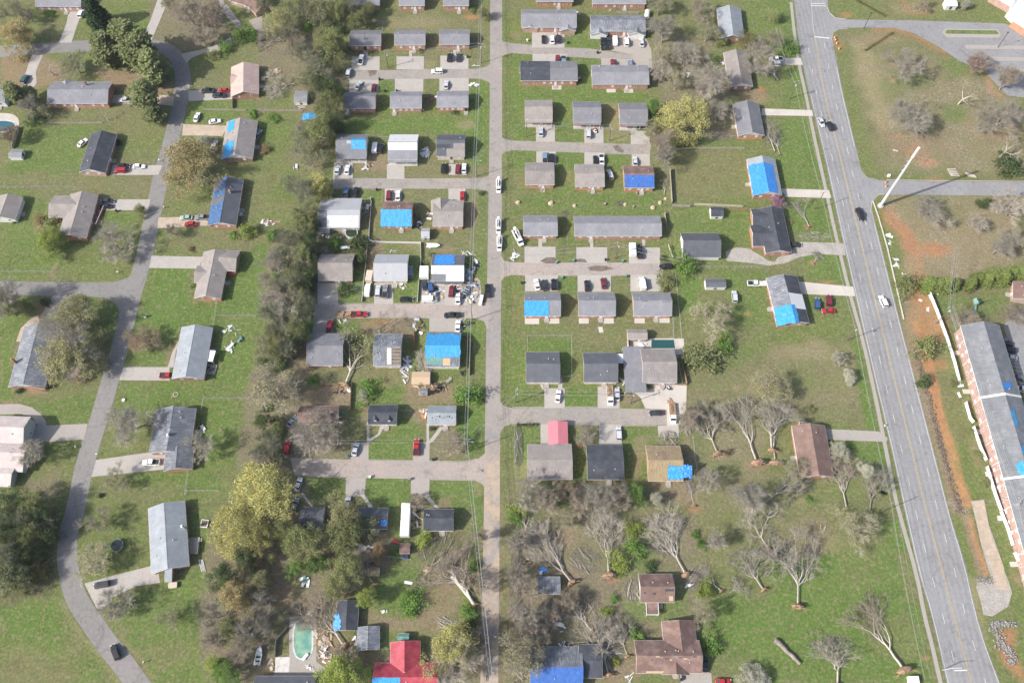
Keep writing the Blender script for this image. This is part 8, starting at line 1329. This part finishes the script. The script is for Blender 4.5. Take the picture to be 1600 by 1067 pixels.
# debris and scrap
T(6)
for a in [(1290,640,70,120,'scrap heap against the right wall of the junk-ringed house',18,('dark','metal_sheet','trim','wood')),(1350,590,90,90,'white boards and bins behind the junk-ringed house',14,('trim','metal_sheet','siding_grey','dark')),(1280,740,70,90,'dark scrap before the junk-ringed porch',16,('dark','wood','metal_sheet')),(1370,740,60,140,'scattered scrap along the junk yard edge',16,('dark','trim','plywood','paint_blue')),(1120,760,110,60,'loose boards and buckets across the junk forecourt',22,('trim','dark','plywood','metal_sheet','paint_blue')),(1335,800,70,60,'branches and scrap at the street end of the junk yard',16,('wood','trim','dark')),(1330,640,60,60,'white barrels and bags beside the steel blue car',12,('trim','roof_white','siding_grey')),(1155,770,40,40,'leaning sheet of plywood on the junk forecourt',3,('plywood',)),(905,715,90,40,'tumbled tan boards at the smooth metal house',10,('plywood','siding_tan','trim')),(1020,970,70,110,'heap of grey roofing sheets left of the cyan tarp',22,('metal_sheet','trim','dark','wood')),(1320,955,60,60,'dark scrap on the verge above the cyan tarp',8,('dark','metal_sheet')),(85,330,110,50,'scattered wreckage in the green back yard',16,('wood','trim','metal_sheet','root_soil')),(690,230,50,120,'torn gutters and white strips beside the white-sheeted roof',9,('trim','vinyl','wood')),(1010,345,60,50,'crumpled dark sheeting at the cyan-tarped house',10,('dark','tarp_black','metal_sheet')),(420,400,90,40,'rubble at the small grey annex',14,('wood_grey','trim','wood')),(550,935,80,25,'row of pale rubble beside the trailer',10,('siding_tan','rock_grey','trim')),(855,510,36,26,'white table above the smooth metal roof',3,('trim',)),(510,412,45,20,'white sheet beside the round pool',2,('trim',)),(1320,520,90,30,'white frame posts behind the junk-ringed house',8,('trim','vinyl')),(1085,280,26,60,'white tank at the side of the cross-gabled house',4,('trim','roof_white')),(640,745,30,40,'junk pile beside the camper van',5,('paint_blue','trim'))]: junk(*a)
shed('small grey garden shed with a steep roof',(1034,360,1086,420),rise=1.1,roof='roof_metal',wall='siding_grey');T(6);junk(1015,300,60,60,'brown low roof wreck beside the cyan tarp',6,('deck_red','roof_brown','tarp_black'),lmax=3)
T(10)
for a in [(935,150,60,110,'pile of silver roofing sheets in the green yard',20,('metal_sheet','metal_sheet','roof_metal'),'debris_pile','debris pile',2.6),(940,240,30,50,'single bent roofing sheet below the silver pile',4,('metal_sheet',)),(1040,250,110,130,'splintered plywood deck under the fallen trunk',26,('plywood','plywood','wood','cut_wood'),'debris_pile','debris pile',3.2),(1150,280,120,60,'scattered planks right of the fallen trunk',18,('plywood','wood','dark')),(1160,110,160,40,'tan lumber along the splintered house wall',12,('plywood','cut_wood'),'debris_pile','debris pile',3.4),(1050,440,50,50,'orange and white wreckage left of the stripped roof',9,('cut_wood','trim','paint_orange')),(530,300,90,50,'broken wood by the root pit',12,('wood','cut_wood','dark')),(580,290,30,50,'white appliances beside the brown fence',4,('trim',)),(1310,200,40,60,'dark bins beside the red fence',5,('dark',)),(1220,245,60,40,'dark low box by the planks',5,('dark','wood_grey'))]: junk(*a)
shed('tan plywood shed with a torn roof under the fallen trunk',(975,188,1088,262),rise=.5,roof='plywood',wall='plywood');shed('small grey tool shed by the fallen trunk',(1022,290,1072,330),rise=.5,roof='roof_grey',wall='wood_grey')
p=q(300,465,2.2);r=thing('carport','white lean-to roof at the left end of the brown-roofed house','carport',(p.x,p.y,0));bxp(r,'roof','roof_white',-1.6,-2.6,2.2,1.6,2.6,2.3)
for x_ in (-1.5,1.5):
    for y_ in (-2.5,2.5): tbp(r,'post','trim',[(x_,y_,0),(x_,y_,2.2)],.05,5)
T(14)
for a in [(1000,40,70,100,'collapsed plywood wall panels at the torn end of the charcoal house',16,('plywood','plywood','trim','dark'),'debris_pile','debris pile',4.0),(690,215,70,40,'white and red scraps under the broken tree',9,('trim','metal_sheet','root_soil')),(310,430,50,60,'teal and white playthings beside the dirt garden',8,('tarp_teal','trim','vinyl')),(420,820,160,140,'broken planks strewn over the pool deck',34,('wood','wood_grey','siding_tan','plywood'),'debris_pile','debris pile',2.4),(430,900,90,60,'more splintered planks below the pool deck',18,('wood','wood_grey','trim')),(430,858,30,20,'grey box on the pool deck',3,('metal_sheet',)),(330,970,60,20,'white rods by the pool patio',4,('trim',)),(760,800,60,70,'cut lumber beside the long brown shed',12,('wood_grey','trim','wood')),(830,920,60,30,'firewood beside the red roof',9,('wood','cut_wood')),(90,955,40,50,'tan crates beside the slab patio',5,('siding_tan','plywood')),(795,618,70,10,'row of white garden markers',6,('trim',),'debris_pile','garden marker',.6),(950,443,40,10,'white plank on the lawn',1,('trim',)),(1070,355,40,30,'sawn log ends beside the brush heap',6,('cut_wood','wood')),(625,960,40,30,'white scraps beside the patio roof',4,('trim',)),(870,180,20,20,'red scrap by the brown shed',2,('paint_red',)),(330,650,30,20,'white cloth at the head of the oval pool',2,('trim',)),(618,790,22,26,'white refrigerator beside the narrow shed',3,('trim',)),(310,905,20,20,'pale lump at the pool foot',1,('trim',))]: junk(*a)
log_(1225,400,1370,575,.6,'thick pale snapped trunk lying toward the street');p=q(920,178);r=thing('kayak','bright green kayak behind the camper trailer','kayak',p,R(0));mb=MB();mb.loft([[(x_,-w_,.1),(x_,0,.0),(x_,w_,.1),(x_,0,.35)] for x_,w_ in ((-1.7,.03),(-.8,.32),(.8,.32),(1.7,.03))]);mb.build('hull','leaf_lime',r);tbp(r,'cockpit','dark',[(0,0,.3),(0,0,.37)],.22,8)
p=q(932,278);r=thing('open_tub','blue open tub in front of the brown shed','tub',p);bxp(r,'tub','paint_blue',-.9,-.9,0,.9,.9,.7);bxp(r,'opening','dark',-.7,-.7,.7,.7,.7,.73)
T(5)
for a in [(1440,1000,120,60,'sheets of grey roofing laid out on the lush lawn',10,('metal_sheet','slab_white'),'debris_pile','debris pile',2.6),(1500,1056,60,30,'teal and white panels on the lush lawn',5,('tarp_teal','roof_white','dark')),(1490,270,50,70,'dark and white wreckage behind the white-gabled house',14,('dark','trim','metal_sheet'))]: junk(*a)
T(9);junk(1440,40,40,70,'leaning white metal frame on the lush lawn',7,('vinyl','metal_sheet'),lmax=3.2);junk(1262,540,40,40,'patio furniture behind the slate-roofed house',6,('trim','dark'));p=q(774,366);r=thing('well_cover','small white round cap on the lawn under the wide bare tree','well cover',p);tbp(r,'cap','trim',[(0,0,0),(0,0,.5)],.55,10);p=q(1098,330);r=thing('fire_ring','ring of tan stones on the lawn','fire ring',p)
for i in range(10): mb=MB();a=i*.628;mb.box(-.16,-.14,0,.16,.14,.25,0,Matrix.Translation((.8*math.cos(a),.8*math.sin(a),0)) @ Matrix.Rotation(a,4,'Z'));mb.build('stone','siding_tan',r)
T(11)
for a in [(975,285,70,30,'green-grey machinery on the white forecourt',10,('tarp_teal','dark','metal_sheet')),(815,20,50,40,'white chairs on the pool patio',6,('trim',)),(700,245,40,30,'white brackets beside the lean-to',5,('trim',)),(995,380,40,30,'brown rubble behind the flatbed truck',8,('wood','root_soil')),(265,880,18,16,'orange box behind the large tan house',1,('paint_orange',))]: junk(*a)
T(2)
for a in [(1060,960,70,70,'heap of torn silver metal sheets beside the half-white house',20,('metal_sheet','trim','metal_sheet'),'debris_pile','debris pile',3.0),(1365,530,50,50,'white appliances on the lawn by the narrow street',6,('roof_white','trim'),'debris_pile','debris pile',2.2),(1052,700,40,40,'white metal strip beside the burnt patch',2,('roof_white',),'debris_pile','debris pile',3.6),(1365,414,50,10,'white bench at the upper junction',2,('trim',)),(690,1040,70,50,'pale scraps on the dirt beside the white van',12,('trim','wood','metal_sheet')),(250,1045,70,25,'grey sheet under the wooded strip',3,('metal_sheet',)),(1130,620,20,50,'white door leaning on the smooth-roofed duplex',2,('trim',)),(290,675,40,20,'tan scrap by the white shed',3,('plywood','trim')),(140,450,60,30,'pale cut wood on the brown clearing',6,('cut_wood',))]: junk(*a)
p=q(330,730,1.6);r=thing('blue_tarp','small bright blue tarp over a frame at the edge of the woods','tarp',(p.x,p.y,0));mb=MB();mb.ext([(-2.6,1.2),(0,1.9),(2.8,1.4),(2.8,1.36),(0,1.86),(-2.6,1.16)],-1.6,1.6,'y');mb.build('sheet','tarp_cyan',r);
for x_ in (-2.4,2.6):
    for y_ in (-1.5,1.5): tbp(r,'post','wood',[(x_,y_,0),(x_,y_,1.25)],.05,5)
T(3);p=q(843,105);r=thing('storage_pod','white storage pod behind the white-gabled duplex','storage pod',p,R(80));mb=MB();mb.ext([(1.1*math.cos(i*.524),1.1+1.0*math.sin(i*.524)) for i in range(12)],-2,2,'x');mb.build('body','trim',r);bxp(r,'base','dark',-1.6,-.9,0,1.6,.9,.25)
for a in [(860,190,26,60,'white truck topper beside the white-gabled duplex',3,('trim',)),(415,85,24,30,'white box at the end of the front-gabled duplex',3,('trim',)),(415,510,26,60,'grey and white cabinet at the half-charcoal duplex end',5,('trim','dark')),(1325,390,50,50,'pale trash heap beside the weathered pinkish roof',12,('trim','root_soil','metal_sheet')),(1375,695,50,40,'white sheets beside the grey brick house',5,('trim','metal_sheet')),(1300,620,18,14,'small blue scrap beneath the largest bare tree',1,('paint_blue',)),(600,50,90,30,'grey lumber by the top duplex',8,('metal_sheet','wood_grey')),(1100,465,20,40,'white sack by the bare tree roots',2,('trim',))]: junk(*a)
T(4)
for x0,y0,x1,y1,lb in ((780,940,812,950,'pale log on the tan field, upper'),(1040,430-90,1048,345,'x')): 
    if lb != 'x': log_(x0,y0,x1,y1,.3,lb)
T(8)
for i in range(5): log_(1120+i*5,-6+i*9,1170+i*6,-10+i*11,.28,'sawn log in the log pile above the side road','log pile above the side road')
for i in range(4): log_(1230+i*6,14+i*7,1290+i*4,30+i*5,.2,'thin pale log in the low heap right of the log pile','thin log heap')
p=q(752,36);r=thing('utility_box','small white post box on the side road verge','utility box',p);bxp(r,'box','trim',-.5,-.4,0,.5,.4,.9);bxp(r,'lid','trim',-.55,-.45,.9,.55,.45,1.0)
for y in (75,100): 
    p=q(735,y);r=thing('traffic_barrel','orange and white barrel in the side road mouth, '+('upper' if y == 75 else 'lower'),'traffic barrel',p,0,'orange barrels in the side road mouth');tbp(r,'body','paint_orange',[(0,0,0),(0,0,1.05)],[.34,.27],10);tbp(r,'stripe','vinyl',[(0,0,.4),(0,0,.6)],[.335,.315],10)
T(15)
for a in [(185,375,60,40,'blue and white sheet on the ridge side of the small grey shed',5,('tarp_blue','trim')),(300,720,30,60,'pale strips in the branch litter',5,('trim','metal_sheet')),(1065,1030,25,40,'blue bin and clutter before the three-wing house',4,('paint_blue','dark')),(730,1020,40,60,'white planks by the forked trunk',4,('trim',)),(1100,460,40,30,'white scrap beside the brown house',3,('trim',)),(330,835,60,20,'dark pots along the blue-tarped house back',8,('dark','trim'))]: junk(*a)
T(16);p=q(900,1052);r=thing('utility_cabinet','white square cabinet at the roots of the great thrown tree','cabinet',p);bxp(r,'body','trim',-1.4,-1.1,0,1.4,1.1,1.5);bxp(r,'lid','trim',-1.5,-1.2,1.5,1.5,1.2,1.6)
# rocks along the ditch, gravel heaps, washed-out bank
def rocks(pts,wd,n,smin,smax,mat,name='ditch_stones',z=0.0):
    P_=resample([q(*p) for p in pts],1.0);g=np.random.default_rng(n);V=[];F=[];o=0
    for i in range(n):
        p=P_[g.integers(0,len(P_))];s=g.uniform(smin,smax);c=np.array([p.x+g.normal(0,wd/2),p.y+g.normal(0,.5),s*.3+z]);v_=np.array([[1,0,0],[-1,0,0],[0,1,0],[0,-1,0],[0,0,.8],[0,0,-.6]])*s*g.uniform(.6,1.2,(6,1));a=g.uniform(0,6.28);ro=np.array([[math.cos(a),-math.sin(a),0],[math.sin(a),math.cos(a),0],[0,0,1]])
        V.append(v_ @ ro.T+c);F.append(np.array([[0,2,4],[2,1,4],[1,3,4],[3,0,4],[2,0,5],[1,2,5],[3,1,5],[0,3,5]])+o);o += 6
    ob=link(name,npmesh(name,np.concatenate(V),np.concatenate(F),mat));ob['kind']='stuff';return ob
T(12);rocks([(945,100),(1000,320),(1045,500),(1090,680),(1150,880),(1205,1067)],1.2,420,.15,.45,'rock')
T(16);poly('driveway',[(1275,-80),(1305,-20),(1340,-20),(1365,30),(1410,200),(1470,350),(1500,420),(1525,500),(1500,590),(1400,650),(1345,640),(1330,560),(1300,470),(1310,440),(1400,430),(1330,200),(1300,50)],'gravel',COZ);T(16)
fl=poly('footpath',[(1270,-300+230),(1350,-80),(1380,80),(1470,330),(1500,490),(1420,480),(1400,330),(1330,190),(1290,20)],'concrete_old',.07);
T(16);rocks([(1420,700),(1480,690),(1520,700)],2.0,130,.2,.5,'rock_grey','gravel_heap');rocks([(1410,710),(1440,780),(1470,850)],2.2,170,.2,.5,'rock_grey','gravel_heap');rocks([(1500,850),(1530,900),(1520,930)],1.6,160,.2,.5,'rock_grey','gravel_heap');rocks([(1320,420),(1390,430)],1.2,120,.15,.4,'rock_grey','gravel_heap')
# paving of the slatted path: separate flags
T(16);g=random.Random(3);lf_=[(1268,-68),(1300,50),(1332,190),(1395,330),(1420,480)];rt_=[(1348,-78),(1375,60),(1400,170),(1470,330),(1500,490)]
def lerp_line(L,t):
    t *= len(L)-1;i=min(int(t),len(L)-2);f=t-i;return (L[i][0]+(L[i+1][0]-L[i][0])*f,L[i][1]+(L[i+1][1]-L[i][1])*f)
N_=26
for i in range(N_):
    a,b=lerp_line(lf_,i/N_),lerp_line(rt_,i/N_);c,d=lerp_line(rt_,(i+.94)/N_),lerp_line(lf_,(i+.94)/N_);P_=[q(*k) for k in (a,b,c,d)];mb=MB();zt=.10+g.uniform(0,.03);mb.ext([(k.x,k.y) for k in P_][::-1],.072,zt,'z');o=mb.build('flagstone','tan_path',fl)
# ================================================================ LITTER, WEEDS (uncountable)
occ=np.zeros(GX.shape,bool)
def mark(P_,grow=.5):
    P_=np.array(P_);sl=window_(P_[:,0].min()-1,P_[:,0].max()+1,P_[:,1].min()-1,P_[:,1].max()+1);x,y=GX[sl],GY[sl];ins=np.zeros(x.shape,bool);dist=np.full(x.shape,1e9)
    for (x0,y0),(x1,y1) in zip(P_,np.roll(P_,-1,0)):
        if abs(y1-y0)>1e-9: ins ^= ((y0>y) != (y1>y)) & (x<(x1-x0)*(y-y0)/(y1-y0)+x0)
        dx,dy=x1-x0,y1-y0;t_=np.clip(((x-x0)*dx+(y-y0)*dy)/(dx*dx+dy*dy+1e-9),0,1);dist=np.minimum(dist,np.hypot(x-x0-t_*dx,y-y0-t_*dy))
    occ[sl] |= ins | (dist<grow)
for P_ in OCC: mark(P_)
for H in HOUSES:
    a,b=H['L']/2+.3,H['D']/2+.3;mark([tuple((H['M'] @ Vector(c_))[:2]) for c_ in ((-a,-b,0),(a,-b,0),(a,b,0),(-a,b,0))],.6)
g=np.random.default_rng(77)
def scatter(wgt,n):
    pr=np.where(occ,0,wgt).ravel();pr[~((np.abs(GX)<250) & (GY>10) & (GY<318)).ravel()]=0;k=g.choice(pr.size,n,p=pr/pr.sum());return np.stack([GX.ravel()[k]+g.uniform(-.45,.45,n),GY.ravel()[k]+g.uniform(-.45,.45,n),np.zeros(n)],1)
green=np.clip((CA[...,1]-CA[...,0])/.05,0,1);brown=np.clip((CA[...,0]-CA[...,1])/.035,0,1)*(CA[...,0]<.36)*(CA[...,2]>.09)
P1=scatter((.25+green)*np.clip(.5+1.4*vnoise(GX,GY,9,21)+.7*vnoise(GX,GY,4,22),.03,2),52000);P1[:,2]=.07
foliage('weeds',(.085,.145,.033),(.155,.165,.065),trans=.15);V,F=leafquads(P1,.17,5,.2);o=link('grass_tufts',npmesh('grass_tufts',V,F,'weeds'));o['kind']='stuff'
P2=scatter(brown*np.clip(.4+1.5*vnoise(GX,GY,8,31),.02,2),16000);th=g.uniform(0,6.28,len(P2));l_=g.uniform(.3,1.5,len(P2));D_=np.stack([np.cos(th)*l_,np.sin(th)*l_,g.uniform(-.05,.12,len(P2))*l_],1)/2;A_=P2-D_;B_=P2+D_;A_[:,2]=np.maximum(A_[:,2],.03);B_[:,2]=np.maximum(B_[:,2],.03)
V,F=tubes(A_,B_,g.uniform(.02,.06,len(P2)),np.full(len(P2),.01),3);o=link('branch_litter',npmesh('branch_litter',V,F,'twig_pale'));o['kind']='stuff'
P3=scatter(brown,26000);P3[:,2]=.03;V,F=leafquads(P3,.15,9,3);mk('dead_leaves',(.30,.215,.145),.3,1.0,c2=(.20,.15,.10));o=link('leaf_litter',npmesh('leaf_litter',V,F,'dead_leaves'));o['kind']='stuff'
# ================================================================ HAZE
hz=MB().box(-6050,-6050,-1,6050,8050,281);m=bpy.data.materials.new('haze');m.use_nodes=True;n=m.node_tree.nodes;n.remove(n['Principled BSDF']);v=n.new('ShaderNodeVolumePrincipled');v.inputs['Density'].default_value=.00005;v.inputs['Color'].default_value=(.85,.9,1,1);m.node_tree.links.new(v.outputs[0],n['Material Output'].inputs['Volume']);M['haze']=m
o=hz.build('haze','haze');o['kind']='stuff'
